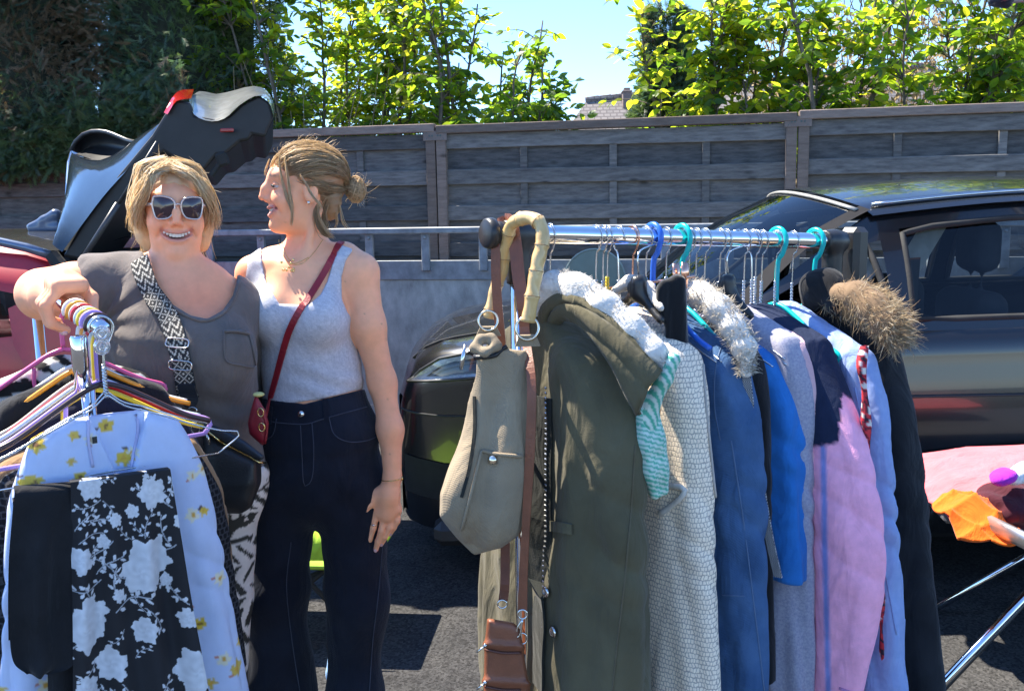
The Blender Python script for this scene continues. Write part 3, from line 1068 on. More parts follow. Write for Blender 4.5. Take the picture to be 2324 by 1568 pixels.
for sgn in (-1, 1):
    G = body_side(sgn)
    a, bb = G.shape[:2]
    V = np.array([cw(*p) for p in G.reshape(-1, 3)])
    F = []
    for i in range(a - 1):
        for j in range(bb - 1):
            c = (G[i, j] + G[i + 1, j + 1]) / 2
            if min(math.hypot(c[0] - wx, c[2] - .32) for wx in WHX) < .37 and j < 20:
                continue
            if c[0] > 1.2 and j >= bb - 3:
                continue
            q = (i * bb + j, (i + 1) * bb + j, (i + 1) * bb + j + 1, i * bb + j + 1)
            F.append(q if sgn < 0 else q[::-1])
    m.add(V, F)
# nose and tail closing faces
m.build('body', paint_k, car, True)
m = MB()
for x, sg in ((0.0, 1), (4.24, -1)):
    G = np.array([[cw(x + (.0 if sg > 0 else 0), s * (.5 if sg > 0 else .7), z) for s in np.linspace(-1, 1, 7)] for z in np.linspace(.24, .74 if sg > 0 else .95, 6)])
    m.grid(G, flip=sg < 0)
m.build('bumper', plas_k, car, True)
b = MB(); b.box(cw(2.1, 0, .24), (3.9, 1.6, .1), None, ch=.03); b.build('underbody', plas_k, car)
b = MB()
for k in range(5):
    b.box(cw(.02 - .012, -.1, .42 + .05 * k), (.02, .8, .018), None, ch=.004)
b.build('grille', plas_k, car)
# wheels
for wx in WHX:
    for s in (-1, 1):
        w = MB(); w.lathe([(.2, -.1), (.3, -.1), (WHR, -.06), (WHR, .06), (.3, .1), (.2, .1)], cw(wx, s * .77, WHR + .002), (0, s, 0), 32)
        tyre = w.build('wheel', rub_k, car, True)
        r = MB(); r.lathe([(.235, .05), (.23, .103), (.2, .09), (.04, .085), (.03, .1)], cw(wx, s * .77, WHR + .002), (0, s, 0), 24)
        for q in range(10):
            an = q * math.pi / 5
            r.tube([cw(wx + .03 * math.cos(an), s * .885, WHR + .04 * math.sin(an)), cw(wx + .2 * math.cos(an), s * .878, WHR + .2 * math.sin(an))], .02, 5)
        r.build('rim', alloy, tyre, True)
        a = MB(); a.lathe([(.37, -.25), (.371, .02)], cw(wx, s * .8, .33), (0, s, 0), 28); a.build('wheel_well', rub_k, car, True)
        if s < 0:
            a = MB(); a.tube([cw(wx + .385 * math.cos(an), -.872, .32 + .385 * math.sin(an)) for an in np.linspace(-.25, math.pi + .25, 30)], .035, 7, flat=.5, up=(0, 1, 0)); a.build('arch_lip', plas_k, car, True)
# windscreen
def wsc(s, t):
    x0, x1 = 1.0 + .3 * s * s, 1.735 + .13 * s * s
    z0, z1 = 1.085 - .04 * s * s, 1.555 - .085 * s * s
    y0, y1 = .76 * s, .6 * s
    bl = .045 * math.sin(math.pi * t)
    return cw(lerp(x0, x1, t) - bl * .5, lerp(y0, y1, t), lerp(z0, z1, t) + bl)
ss = np.linspace(-.94, .94, 21)
b = MB(); b.grid(np.array([[wsc(s, t) for s in ss] for t in np.linspace(.02, .94, 12)]))
c_glass_ws = glass_mat('windscreen_glass', (.3, .34, .34), .01, .35)
b.build('windscreen', c_glass_ws, car, True)
for s0, s1 in ((-1.03, -.94), (.94, 1.03)):
    b = MB(); b.grid(np.array([[wsc(s, t) for s in np.linspace(s0, s1, 4)] for t in np.linspace(0, 1, 14)]))
    b.build('a_pillar', mat_dull, car, True)
b = MB(); b.tube([wsc(s, .955) + np.array([0, 0, .003]) for s in np.linspace(-.97, .97, 21)], .013, 6, flat=.6)
b.build('windscreen_trim', mat('windscreen_seal', (.3, .29, .26), rough=.4, var=.2), car, True)
# roof
def roofp(s, t):
    h = wsc(s * 1.0, 1.0)
    x = lerp(h[0], CX + 3.62 - .1 * s * s, t)
    y = lerp(h[1] - CY, .6 * s, t)
    z = lerp(h[2], 1.52 - .07 * s * s, t) + .06 * math.sin(math.pi * min(t * 1.0, 1)) 
    return np.array([x, CY + y, z - (.02 * (abs(s) > .98))])
b = MB(); b.grid(np.array([[roofp(s, t) for s in np.linspace(-1.05, 1.05, 23)] for t in np.linspace(0, 1, 22)]))
b.build('roof', paint_k, car, True)
for s in (-.97, .97):
    b = MB(); b.tube([roofp(s, t) + np.array([0, 0, .006]) for t in np.linspace(.02, 1, 20)], .007, 5)
    b.build('roof_seam', silver, car, True)
# side glass, pillars, rails
def sidep(x, t, sgn, o=0.0):
    zb = 1.03 + .012 * (x - 1.5); k = np.clip((x - 1.84) / (3.6 - 1.84), 0, 1)
    rt = roofp(-1.05, k)
    zt = rt[2] - .02; yt = .615
    if x < 1.9:      # follows the a-pillar
        q = np.clip((x - 1.28) / (1.86 - 1.28), 0, 1)
        zt = min(zt, 1.06 + (zt - 1.06) * q); yt = lerp(.8, .615, q)
    y = lerp(.835, yt, t) + .02 * math.sin(math.pi * t) + o
    return cw(x, sgn * y, lerp(zb, zt, t))
WIN = [[(1.52, .08), (1.84, .82), (1.9, .06)], [(1.97, .05), (1.985, .84), (2.1, .88), (2.4, .9), (2.76, .9), (2.76, .05)], [(2.86, .05), (2.86, .9), (3.2, .88), (3.42, .8), (3.5, .05)]]
for sgn in (-1, 1):
    for wv in WIN:
        b = MB(); b.add([sidep(x, t, sgn, -.012) for x, t in wv], [tuple(range(len(wv)))[::sgn]])
        g = b.build('side_window', c_glass, car)
        c = np.mean([sidep(x, t, sgn) for x, t in wv], 0)
        ol = []
        for i in range(len(wv)):
            p, q = np.array(wv[i]), np.array(wv[(i + 1) % len(wv)])
            for k in range(5):
                r = p + (q - p) * k / 5
                ol.append(sidep(r[0], r[1], sgn, -.004))
        f = MB(); f.tube(ol, .013, 6, close=True); f.build('window_seal', rub_k, g, True)
    b = MB()
    for (x0, x1) in ((1.895, 1.975), (2.74, 2.88), (3.46, 3.75)):
        b.grid(np.array([[sidep(x, t, sgn, .0) for x in np.linspace(x0, x1, 4)] for t in np.linspace(0, 1, 8)]), flip=sgn > 0)
    b.grid(np.array([[sidep(x, t, sgn) for x in np.linspace(1.84, 3.7, 24)] for t in np.linspace(.89, 1.04, 4)]), flip=sgn > 0)
    b.grid(np.array([[sidep(x, t, sgn) for x in np.linspace(1.4, 3.7, 24)] for t in np.linspace(-.06, .05, 3)]), flip=sgn > 0)
    ap = np.array([[sidep(x, t, sgn) for t in np.linspace(.8, 1.05, 4)] for x in np.linspace(1.3, 1.9, 12)])
    b.grid(ap, flip=sgn < 0)
    b.build('door_frame', paint_k, car, True)
    tr = MB()
    for (x0, x1) in ((2.0, 2.14),):
        G = np.array([[sidep(x + .16 * (1 - t), t, sgn, -.05) for x in np.linspace(x0, x1, 4)] for t in np.linspace(-.2, .95, 8)])
        if sgn > 0:
            tr.grid(G)
    if sgn > 0:
        tr.build('pillar_trim', trim_b, car, True)
b = MB(); b.tube([cw(x, -.893, .78) for x in np.linspace(1.3, 3.1, 8)], .012, 6, flat=.5); b.build('door_moulding', plas_k, car, True)
b = MB(); b.tube(resample([cw(2.42, -.885, .9), cw(2.46, -.915, .905), cw(2.62, -.915, .91), cw(2.66, -.885, .91)], 12), .012, 8); b.build('door_handle', paint_k, car, True)
b = MB()
for x in (1.38, 2.8):
    b.tube([cw(x, -.885, .35), cw(x, -.889, .6), cw(x + .02, -.882, .92)], .0035, 4)
b.build('door_gap', rub_k, car)
# interior: beige b-pillar trim seen through the glass, belt, seats, dashboard
b = MB()
p0, p1 = W(2018, 690, 3.62), W(2120, 520, 3.72)
b.grid(np.array([[lerp(p0, p1, t) + np.array([s * .055, -.0 + .02 * abs(s), 0]) for s in (-1, -.5, 0, .5, 1)] for t in np.linspace(-.35, 1.12, 8)]))
b.build('pillar_trim', trim_b, car, True)
b = MB(); q0, q1 = W(2075, 585, 3.55), W(2062, 760, 3.6)
b.ribbon([lerp(q0, q1, t) for t in np.linspace(0, 1.3, 8)], np.array([0, -1.0, 0]), .047, .003)
b.build('seat_belt', plas_k, car)
def seat(px, py):
    hz = 1.31
    def f(P):
        d = rbox(P, cw(px, py, hz - .005), (.055, .12, .105), .05)
        d = smin(d, rbox(P, cw(px - .02, py, .86), (.07, .225, .27), .07), .03)
        d = np.minimum(d, rbox(P, cw(px - .28, py, .58), (.28, .24, .09), .07))
        return np.minimum(d, np.minimum(cap(P, cw(px, py - .05, 1.1), cw(px, py - .05, 1.3), .007, .007), cap(P, cw(px, py + .05, 1.1), cw(px, py + .05, 1.3), .007, .007)))
    sdf_mesh('seat', f, cw(px - .65, py - .28, .45), cw(px + .15, py + .28, 1.46), .018, seat_m, car)
seat(2.42, -.38); seat(2.42, .38); seat(3.25, -.38); seat(3.25, .38)
b = MB(); b.box(cw(1.5, 0, .98), (.5, 1.5, .16), None, ch=.06); b.build('dashboard', plas_k, car)
b = MB(); b.tube([cw(1.86 + .08 * math.cos(a), -.36 + .17 * math.sin(a), 1.04 + .15 * math.cos(a)) for a in np.linspace(0, 2 * math.pi, 24, endpoint=False)], .014, 6, close=True); b.build('steering_wheel', plas_k, car, True)
b = MB(); b.box(cw(2.4, 0, .36), (2.6, 1.5, .06), None, ch=.02); b.build('cabin_floor', plas_k, car)
# front-end seams, intake and mesh on the near corner
def side_pt(x, z, o=.004):
    w_, e_ = np.interp(x, xs, wid), np.interp(x, xs, edge)
    q_ = np.clip((z - .22) / (e_ - .32), 0, 1)
    bul = w_ - .07 * (1 - q_) ** 3 - .012 * math.sin(q_ * 7) * (1 if .5 < x < 3.9 else 0)
    dx = .01
    sl = (np.interp(x + dx, xs, wid) - np.interp(x, xs, wid)) / dx
    nv = unit((-sl, -1, 0))
    return cw(x, -bul, z) + nv * o
b = MB(); b.tube([side_pt(x, .70 + .05 * x) for x in np.linspace(.02, .52, 14)], .004, 5); b.build('bumper_seam', rub_k, car, True)
b = MB(); b.tube([side_pt(.5 + .02 * math.sin(t * 3), lerp(.7, .93, t)) for t in np.linspace(0, 1, 8)], .004, 5); b.build('wing_seam', rub_k, car, True)
b = MB(); b.grid(np.array([[side_pt(x, z, .006) for x in np.linspace(.03, .33 - .1 * t, 10)] for t, z in ((0, .36), (.5, .44), (1, .52))])); b.build('lower_intake', mat_dull, car, True)
bl_ = MB(); bl_.tube([cw(x, -np.interp(x, xs, wid) * .74, lerp(np.interp(x, xs, edge), np.interp(x, xs, top), .58) + .003) for x in np.linspace(.06, 1.1, 18)], .004, 5); bl_.build('bonnet_seam', rub_k, car, True)
# door mirror
def mir(P):
    return smin(rbox(P, cw(1.5, -1.0, 1.05), (.06, .11, .07), .05), cap(P, cw(1.5, -.85, 1.02), cw(1.5, -.95, 1.03), .03, .03), .03)
sdf_mesh('door_mirror', mir, cw(1.4, -1.2, .9), cw(1.75, -.8, 1.25), .015, paint_k, car)
# headlight: chrome bowl and clear lens on the near front corner
hl_ = [(932, 862, 3.545), (962, 838, 3.5), (1005, 812, 3.45), (1066, 800, 3.415), (1150, 796, 3.385), (1150, 850, 3.375), (1066, 857, 3.4), (1000, 862, 3.445)]
HL = np.array([W(u, v, y) for u, v, y in hl_])
def lampm():
    m = mat('headlight_reflector', (.72, .78, .86), rough=.28, metal=.35, var=.3, vscale=60, bump=.7, bscale=120)
    return m
b = MB(); cc = HL.mean(0)
ring = [HL + (cc - HL) * k + np.array([0.03, .03, 0]) * (k > 0) * 1 for k in (0, .35, .75)]
n = len(HL)
V = np.vstack(ring + [cc[None] + [.03, .03, 0]])
F = [(k * n + i, k * n + (i + 1) % n, (k + 1) * n + (i + 1) % n, (k + 1) * n + i) for k in range(2) for i in range(n)]
F += [(2 * n + i, 2 * n + (i + 1) % n, 3 * n) for i in range(n)]
b.add(V, F)
hlo = b.build('headlight', lampm(), car, True)
b = MB(); b.add(np.vstack([HL + [-.012, -.02, 0], cc[None] + [-.03, -.045, .01]]), [(i, (i + 1) % n, n) for i in range(n)])
b.build('lens', glass_mat('lamp_lens', (.9, .95, 1.0), .02, .9), hlo, True)
b = MB(); b.tube(HL + [-.012, -.02, 0], .006, 6, close=True); b.build('bezel', plas_k, hlo, True)
# ------------------------------------------------------------------ red hatchback with raised tailgate
paint_r = mat('red_car_paint', (.42, .012, .022), rough=.4, coat=.35, var=.08, spec=.5)
RY0, RY1 = 3.95, 5.55
rc = thing('red_hatchback', (-3.8, 4.75, 0), 'red hatchback with black roof and raised black tailgate', 'car', 'parked cars')
def redw(u, v, y):
    return W(u, v, y)
xr_ = redw(128, 590, RY0)[0]
zr_ = redw(60, 562, RY0)[2]
m = MB()
xq = np.linspace(xr_ - 4.0, xr_ + .42, 34)
def rsec(x):
    k = x - xr_
    wn = .0 + .1 * np.clip((k - .1) / .32, 0, 1) ** 2 + .15 * np.clip((-3.4 - k) / .6, 0, 1) ** 2
    zs_ = np.interp(k, [-4, -3.6, -2.9, -2.5, -1.2, -.1, .0, .25, .42], [.62, .85, .95, 1.02, 1.04, 1.06, 1.06, .98, .7])
    return wn, zs_
for sgn, y0 in ((-1, RY0), (1, RY1)):
    G = []
    for x in xq:
        wn, zb = rsec(x)
        row = [np.array([x, y0 - sgn * (wn + o), z]) for o, z in ((.09, .2), (.02, .35), (-.0, .55), (.0, .75), (.012, .9 * zb + .02), (.03, zb), (.1, zb + .012))]
        G.append(row)
    m.grid(np.array(G), flip=sgn > 0)
m.box((xr_ - 3.3, (RY0 + RY1) / 2, .75), (1.25, 1.36, .42), None, ch=.12)
m.build('body', paint_r, rc, True)
# C-pillar and shoulder in red, up to the roof rail
m = MB()
cp = [(-60, 556), (0, 558), (60, 566), (112, 582), (128, 596), (150, 640), (172, 690), (190, 760), (190, 880), (120, 900), (60, 900), (40, 792), (18, 735), (-10, 690), (-60, 660)]
up_ = [(-60, 556), (0, 558), (60, 566), (112, 582), (134, 600)]
lo_ = [(-60, 640), (0, 660), (60, 672), (120, 690), (176, 700)]
G = []
for i, t in enumerate(np.linspace(0, 1, 8)):
    row = []
    for k in range(5):
        u = lerp(up_[k][0], lo_[k][0], t); v = lerp(up_[k][1], lo_[k][1], t)
        row.append(redw(u, v, RY0 + .14 * (1 - t) ** 1.6 - .0))
    G.append(row)
m.grid(np.array(G))
G = []
lo2 = [(30, 780), (60, 840), (100, 880), (150, 900), (215, 900)]
lo2b = [(18, 700), (40, 690), (60, 684), (120, 692), (176, 702)]
for t in np.linspace(0, 1, 6):
    G.append([redw(lerp(lo2b[k][0], lo2[k][0], t), lerp(lo2b[k][1], lo2[k][1], t), RY0 - .005 - .03 * t) for k in range(5)])
m.grid(np.array(G))
m.build('rear_quarter', paint_r, rc, True)
b = MB(); b.add([redw(-80, 668, RY0 + .015), redw(6, 690, RY0 + .012), redw(36, 762, RY0 + .012), redw(-80, 775, RY0 + .015)], [(3, 2, 1, 0)])
b.build('quarter_window', c_glass2, rc)
b = MB(); b.box((xr_ - 1.0, RY0 + .02, 1.2), (.9, .02, .24), None, ch=.01); b.build('side_window', c_glass2, rc)
# roof (black), rail, windscreen side
rk = MB()
G = []
zt_ = zr_ - .02
for s in np.linspace(-1, 1, 13):
    G.append([np.array([x, lerp(RY0 + .14, RY1 - .14, (s + 1) / 2), zt_ + .09 * (1 - s * s) - .05 * max(0, (xr_ - x - 1.4) / 1.2) ** 2]) for x in np.linspace(xr_ - 2.2, xr_ + .02, 12)])
rk.grid(np.array(G), flip=True)
rk.grid(np.array(G) - np.array([0, 0, .05]))
rk.build('roof', paint_k, rc, True)
b = MB(); b.tube([redw(u, v, RY0 + .11) for u, v in ((-120, 533), (-40, 541), (0, 549), (60, 562), (114, 579))], .017, 8, flat=1.2); b.build('roof_rail', mat('roof_rail_blue_grey', (.16, .2, .28), rough=.25, metal=.6), rc, True)
b = MB(); b.add([(xr_ - 2.15, RY0 + .16, zt_), (xr_ - 2.15, RY1 - .16, zt_), (xr_ - 2.9, RY1 - .1, 1.0), (xr_ - 2.9, RY0 + .1, 1.0)], [(0, 1, 2, 3)]); b.build('windscreen', c_glass2, rc)
for s_ in (RY0 + .15, RY1 - .15):
    b = MB(); b.tube([(xr_ - 2.15, s_, zt_), (xr_ - 2.95, s_ - .05, 1.0)], .03, 6); b.build('a_pillar', paint_k, rc, True)
# shark-fin antenna
def fin(P):
    d = chain(P, [redw(66, 512, 4.55), redw(100, 500, 4.55), redw(126, 488, 4.55)], [.008, .02, .03], .02)
    d = smin(d, cap(P, redw(72, 521, 4.55), redw(130, 516, 4.55), .016, .026), .03)
    return d
sdf_mesh('antenna', fin, redw(40, 560, 4.55) - [0, .15, 0], redw(150, 460, 4.55) + [0, .15, 0], .008, mat('antenna_blue_grey', (.1, .13, .2), rough=.3, coat=.5), rc)
# dark boot, seals
b = MB(); b.box((xr_ + .05, (RY0 + RY1) / 2, .8), (.7, 1.3, .5), None, ch=.05)
b.tube(resample([redw(118, 578, RY0 + .06), redw(140, 605, RY0 + .05), redw(190, 650, RY0 + .03), redw(230, 720, RY0 + .02)], 12), .03, 8)
b.box(redw(260, 640, 4.6), (.6, 1.1, .3), None, ch=.05)
b.build('boot_lining', rub_k, rc)
for s_ in (RY0 + .08, RY1 - .08):
    for wx in (xr_ - .75, xr_ - 3.2):
        w = MB(); w.lathe([(.2, -.09), (.29, -.09), (.31, -.05), (.31, .05), (.29, .09), (.2, .09)], (wx, s_, .312), (0, 1, 0), 28)
        tyre = w.build('wheel', rub_k, rc, True)
        r = MB(); r.lathe([(.2, -.06), (.19, -.08), (.03, -.09), (.03, .09), (.19, .08), (.2, .06)], (wx, s_, .312), (0, 1, 0), 20); r.build('rim', alloy, tyre, True)
# raised tailgate, parts in the photograph's silhouette but with the width of the car
tg_k = mat('tailgate_inner', (.014, .014, .015), rough=.55, var=.2)
def slab(outline, y0, y1, m, name, parent, bev=0.0):
    n = len(outline)
    A = np.array([redw(u, v, y0) for u, v in outline]); B = A + np.array([-.24, y1 - y0, -.04])
    V = np.vstack([A, B]); F = [tuple(range(n)), tuple(range(2 * n - 1, n - 1, -1))] + [(i, n + i, n + (i + 1) % n, (i + 1) % n) for i in range(n)]
    o = make_mesh(name, V, F, m, parent)
    md = o.modifiers.new('bevel', 'BEVEL'); md.width = .012; md.segments = 2; md.limit_method = 'ANGLE'
    return o
tg = slab([(182, 590), (262, 480), (330, 372), (372, 345), (420, 372), (462, 388), (492, 352), (512, 350), (545, 322), (566, 318), (572, 306), (602, 312), (622, 268), (612, 232), (588, 216), (548, 236), (520, 262), (488, 270), (442, 262), (432, 232), (398, 226), (372, 262), (345, 306), (300, 360), (250, 420), (190, 500), (142, 582)], 4.02, 4.95, tg_k, 'tailgate', rc)
gl = MB()
A_, B_, C_, D_, E_ = (141, 572, 4.0), (161, 343, 4.85), (258, 366, 4.62), (400, 286, 4.12), (250, 428, 4.0)
e0 = resample([redw(*A_), redw(190, 505, 4.0), redw(*E_), redw(345, 330, 4.05), redw(*D_)], 16)
e1 = resample([redw(141, 566, 4.02), redw(151, 455, 4.4), redw(*B_), redw(205, 368, 4.75), redw(*C_), redw(330, 322, 4.4), redw(*D_)], 16)
gl.grid(np.array([[lerp(e0[i], e1[i], t) + np.array([-.03, -.02, .03]) * math.sin(math.pi * t) for t in np.linspace(0, 1, 8)] for i in range(16)]))
gl.build('rear_window', mat('rear_glass', (.02, .03, .042), rough=.12, coat=.5, spec=.6, metal=.0), rc, True)
b = MB(); b.tube(e1[:9], .009, 6); b.tube(e1[8:], .007, 6); b.build('window_chrome', chrome('window_edge', (.55, .6, .65), .12), tg, True)
# spoiler lip
b = MB()
so = resample([redw(161, 343, 4.85), redw(175, 318, 4.85), redw(200, 301, 4.85), redw(240, 300, 4.8), redw(292, 320, 4.7), redw(320, 325, 4.5)], 14)
si = resample([redw(161, 348, 4.8), redw(180, 352, 4.75), redw(215, 364, 4.7), redw(250, 364, 4.64), redw(285, 350, 4.55), redw(322, 326, 4.45)], 14)
b.grid(np.array([[lerp(so[i], si[i], t) + np.array([0, .12, 0]) * math.sin(math.pi * t) for t in np.linspace(0, 1, 6)] for i in range(14)]))
b.tube(so, .012, 7)
b.build('spoiler', mat('spoiler_black', (.016, .016, .017), rough=.35), tg, True)
# painted outer skin of the gate, seen along its upper edge
os_ = resample([redw(432, 222, 4.5), redw(455, 207, 4.7), redw(490, 214, 4.75), redw(530, 206, 4.75), redw(570, 196, 4.75), redw(600, 202, 4.7), redw(618, 226, 4.6), redw(624, 262, 4.4)], 20)
is_ = resample([redw(430, 232, 4.05), redw(442, 262, 4.0), redw(478, 276, 4.0), redw(512, 268, 4.0), redw(545, 238, 4.0), redw(585, 217, 4.0), redw(610, 232, 4.0), redw(621, 268, 4.0)], 20)
b = MB(); b.grid(np.array([[lerp(os_[i], is_[i], t) + np.array([0, 0, .02]) * math.sin(math.pi * t) for t in np.linspace(0, 1, 7)] for i in range(20)]), flip=True)
b.build('tailgate_skin', mat('dusty_black_paint', (.12, .13, .125), rough=.35, coat=.6, var=.35, vscale=20), tg, True)
r0 = resample([redw(372, 256, 4.02), redw(388, 226, 4.05), redw(408, 206, 4.3), redw(440, 203, 4.5)], 10)
r1 = resample([redw(380, 260, 4.0), redw(398, 232, 4.0), redw(416, 226, 4.0), redw(434, 224, 4.1)], 10)
b = MB(); b.grid(np.array([[lerp(r0[i], r1[i], t) for t in np.linspace(0, 1, 4)] for i in range(10)]), flip=True)
b.build('tail_light', mat('tail_light_red', (.55, .02, .015), rough=.12, coat=1.0, var=.15), tg, True)
b = MB(); b.box(redw(515, 296, 3.995), (.06, .012, .016), frame((.1, 1, 0)), ch=.004); b.build('reflector', mat('reflector_red', (.3, .02, .015), rough=.2), tg)
b = MB(); b.tube([redw(180, 600, 3.97), redw(268, 462, 3.97)], .013, 8); b.tube([redw(268, 462, 3.97), redw(356, 322, 3.99)], .006, 8); b.build('gas_strut', mat('strut_grey', (.045, .045, .05), rough=.4), rc, True)
b = MB(); b.box(redw(505, 362, 4.03), (.05, .05, .06), frame((1, .2, .3)), ch=.01); b.tube([redw(500, 370, 4.02), redw(480, 398, 4.02)], .012, 6); b.build('latch', rub_k, tg)

# ------------------------------------------------------------------ grey awning edge, top right corner of the view
m2 = mat('grey_tailgate_paint', (.33, .34, .37), rough=.3, coat=.8)
cg = thing('awning', W(2560, 20, 3.5) * [1, 1, 0], 'pale grey awning edge with dark blue corner at the top right', 'awning')
G = []
for t in np.linspace(0, 1, 6):
    G.append([W(u, lerp(v0, -140, t), 3.1 + .5 * t) for u, v0 in ((2268, 13), (2290, 10), (2330, 5), (2420, -6), (2560, -30))])
b = MB(); b.grid(np.array(G)); o = b.build('awning_panel', m2, cg, True)
md = o.modifiers.new('thick', 'SOLIDIFY'); md.thickness = .02
def tip(P):
    return smin(ell(P, W(2272, 0, 3.1), (.035, .05, .022)), cap(P, W(2262, -6, 3.1), W(2286, 10, 3.1), .012, .012), .02)
pw_ = W(2540, -60, 3.45)
b = MB(); b.tube([pw_ + [0, 0, .02], [pw_[0], pw_[1], .0]], .02, 12); b.build('pole', alloy, cg, True)
sdf_mesh('awning_corner', tip, W(2272, 0, 3.1) - [.12] * 3, W(2272, 0, 3.1) + [.12] * 3, .007, mat('dark_blue_plastic', (.02, .026, .05), rough=.3), cg)
# ================================================================== people
def project(P):
    q = (np.asarray(P, float) - CAM_P) @ RAY_M
    return np.stack([PW / 2 + FPX * q[:, 0] / -q[:, 2], PH / 2 - FPX * q[:, 1] / -q[:, 2]], 1)

def poly_sd(Q, poly):
    """signed distance (negative inside) of 2d points Q to polygon"""
    V = np.asarray(poly, float); n = len(V)
    d = np.full(len(Q), 1e9); ins = np.zeros(len(Q), bool)
    for i in range(n):
        a, b = V[i], V[(i + 1) % n]
        e = b - a; w = Q - a
        t = np.clip((w @ e) / (e @ e), 0, 1)
        d = np.minimum(d, np.linalg.norm(w - t[:, None] * e, axis=1))
        c = ((a[1] <= Q[:, 1]) != (b[1] <= Q[:, 1])) & (Q[:, 0] < (b[0] - a[0]) * (Q[:, 1] - a[1]) / ((b[1] - a[1]) if b[1] != a[1] else 1e-9) + a[0])
        ins ^= c
    return np.where(ins, -d, d)

def skin_mat(name, c):
    m = mat(name, c, rough=.5, var=.045, vscale=40, bump=.12, bscale=420, spec=.35, attr=True, sss=.12)
    return m

def head_sdf(q, p):
    """q: head-local points (x right, y forward, z up), eye line at z=0"""
    w = p.get('w', 1.0); fat = p.get('fat', 0.0)
    ax = np.abs(q[:, 0])
    qs = np.stack([ax, q[:, 1], q[:, 2]], 1)
    cr = p.get('crown', .116)
    d = ell(q, (0, -.02, cr - .083 + .004), (.073 * w, .093, .079))
    d = smin(d, ell(q, (0, .018, -.038), (.062 * w + fat, .068, .086)), .03)
    d = smin(d, ell(q, (0, .022, -.082), (.05 * w + fat * 1.6, .052, .036 + fat)), .03)
    d = smin(d, ell(q, (0, .066, -.105 - fat * .3), (.023 + fat, .022, .017)), .02)
    d = smin(d, ell(qs, (.036 * w + fat * .5, .05, -.036), (.028 + fat * .5, .03, .026)), .02)
    d = smin(d, ell(q, (0, .062, .026), (.052, .022, .02)), .022)
    d = smax(d, -ell(qs, (.032, .1, .0), (.019, .021, .0115)), .016)                  # sockets
    nl = p.get('nose', 1.0)
    d = smin(d, chain(q, [(0, .079, .016), (0, .0925 + .003 * nl, -.008), (0, .1 + .006 * nl, -.0295)], [.0076, .0086, .0094], .014), .016)
    d = smin(d, ell(qs, (.0115, .088, -.036), (.0072, .0105, .007)), .008)
    d = smax(d, -ell(qs, (.0065, .098 + .006 * nl, -.0455), (.004, .006, .004)), .004)
    # smile: cheek fold, lips and the gap between them
    sm = p.get('smile', 1.0)
    zc = lambda x: -.067 + (x / .027) ** 2 * .0085 * sm
    yl = lambda x: .0865 - (x / .03) ** 2 * .013
    mw = p.get('mw', 1.0)
    qf = qs; qs = np.stack([ax / mw, q[:, 1], q[:, 2]], 1)
    xs_ = np.array([0, .009, .018, .027])
    op = p.get('open', 1.0)
    hw = lambda x: (1 - (x / .028) ** 2) * op
    up = chain(qs, [(x, yl(x) + .0015 * (x < .02), zc(x) + .0036 + .0045 * hw(x)) for x in xs_], [.0046, .0046, .004, .003], .003)
    lo = chain(qs, [(x, yl(x) - .0015, zc(x) - .0036 - .006 * hw(x)) for x in xs_], [.0056, .0054, .0045, .003], .003)
    d = smin(d, np.minimum(up, lo), .005)
    gap = chain(qs, [(x, yl(x) + .004, zc(x) + .001 * hw(x)) for x in xs_], [.0062 * op, .006 * op, .0048 * op, .0016], .003)
    d = smax(d, -gap, .0025)
    d = smax(d, -chain(qs, [(x, yl(x) - .006, zc(x) - .0002) for x in xs_], [.006 * op, .0058 * op, .0048 * op, .0016], .003), .0025)
    qs = qf
    fold = chain(qs, [(.021, .088, -.04), (.034, .075, -.052), (.041, .066, -.068)], [.0024, .0028, .002], .003)
    d = smax(d, -fold, .009)
    # ears
    e = ell(qs, (.073 * w + fat * .4, -.012, -.016), (.008, .019, .031))
    e = smax(e, -ell(qs, (.082 * w + fat * .4, -.009, -.012), (.007, .011, .018)), .005)
    d = smin(d, e, .007)
    return d

def head_tint(q, base, p):
    """skin colours that belong to the face: lips, cheeks, brows"""
    c = np.repeat(np.asarray(base, float)[None], len(q), 0)
    ax = np.abs(q[:, 0]); qs = np.stack([ax, q[:, 1], q[:, 2]], 1)
    sm = p.get('smile', 1.0)
    ax = ax / p.get('mw', 1.0)
    zc = -.067 + (ax / .027) ** 2 * .0085 * sm
    k = np.exp(-((q[:, 2] - zc) / .0125) ** 4) * (ax < .031) * (q[:, 1] > .05)
    c = c * (1 - k[:, None]) + k[:, None] * np.array(p.get('lip', (.5, .2, .19)))
    k = np.exp(-np.linalg.norm((qs - [.036, .07, -.032]) / [.024, .04, .02], axis=1) ** 2) * .35
    k = np.maximum(k, .35 * np.exp(-np.linalg.norm((q - [0, .11, -.035]) / .02, axis=1) ** 2))
    c = c * (1 - k[:, None]) + k[:, None] * np.asarray(base) * [1.08, .72, .68]
    ax = np.abs(q[:, 0])
    if p.get('brow') is not None:
        zb = .021 + .004 * np.cos((ax - .03) / .02)
        k = np.exp(-((q[:, 2] - zb) / .0038) ** 2) * np.exp(-((ax - .033) / .019) ** 4) * (q[:, 1] > .03) * .8
        c = c * (1 - k[:, None]) + k[:, None] * np.array(p['brow'])
    return c

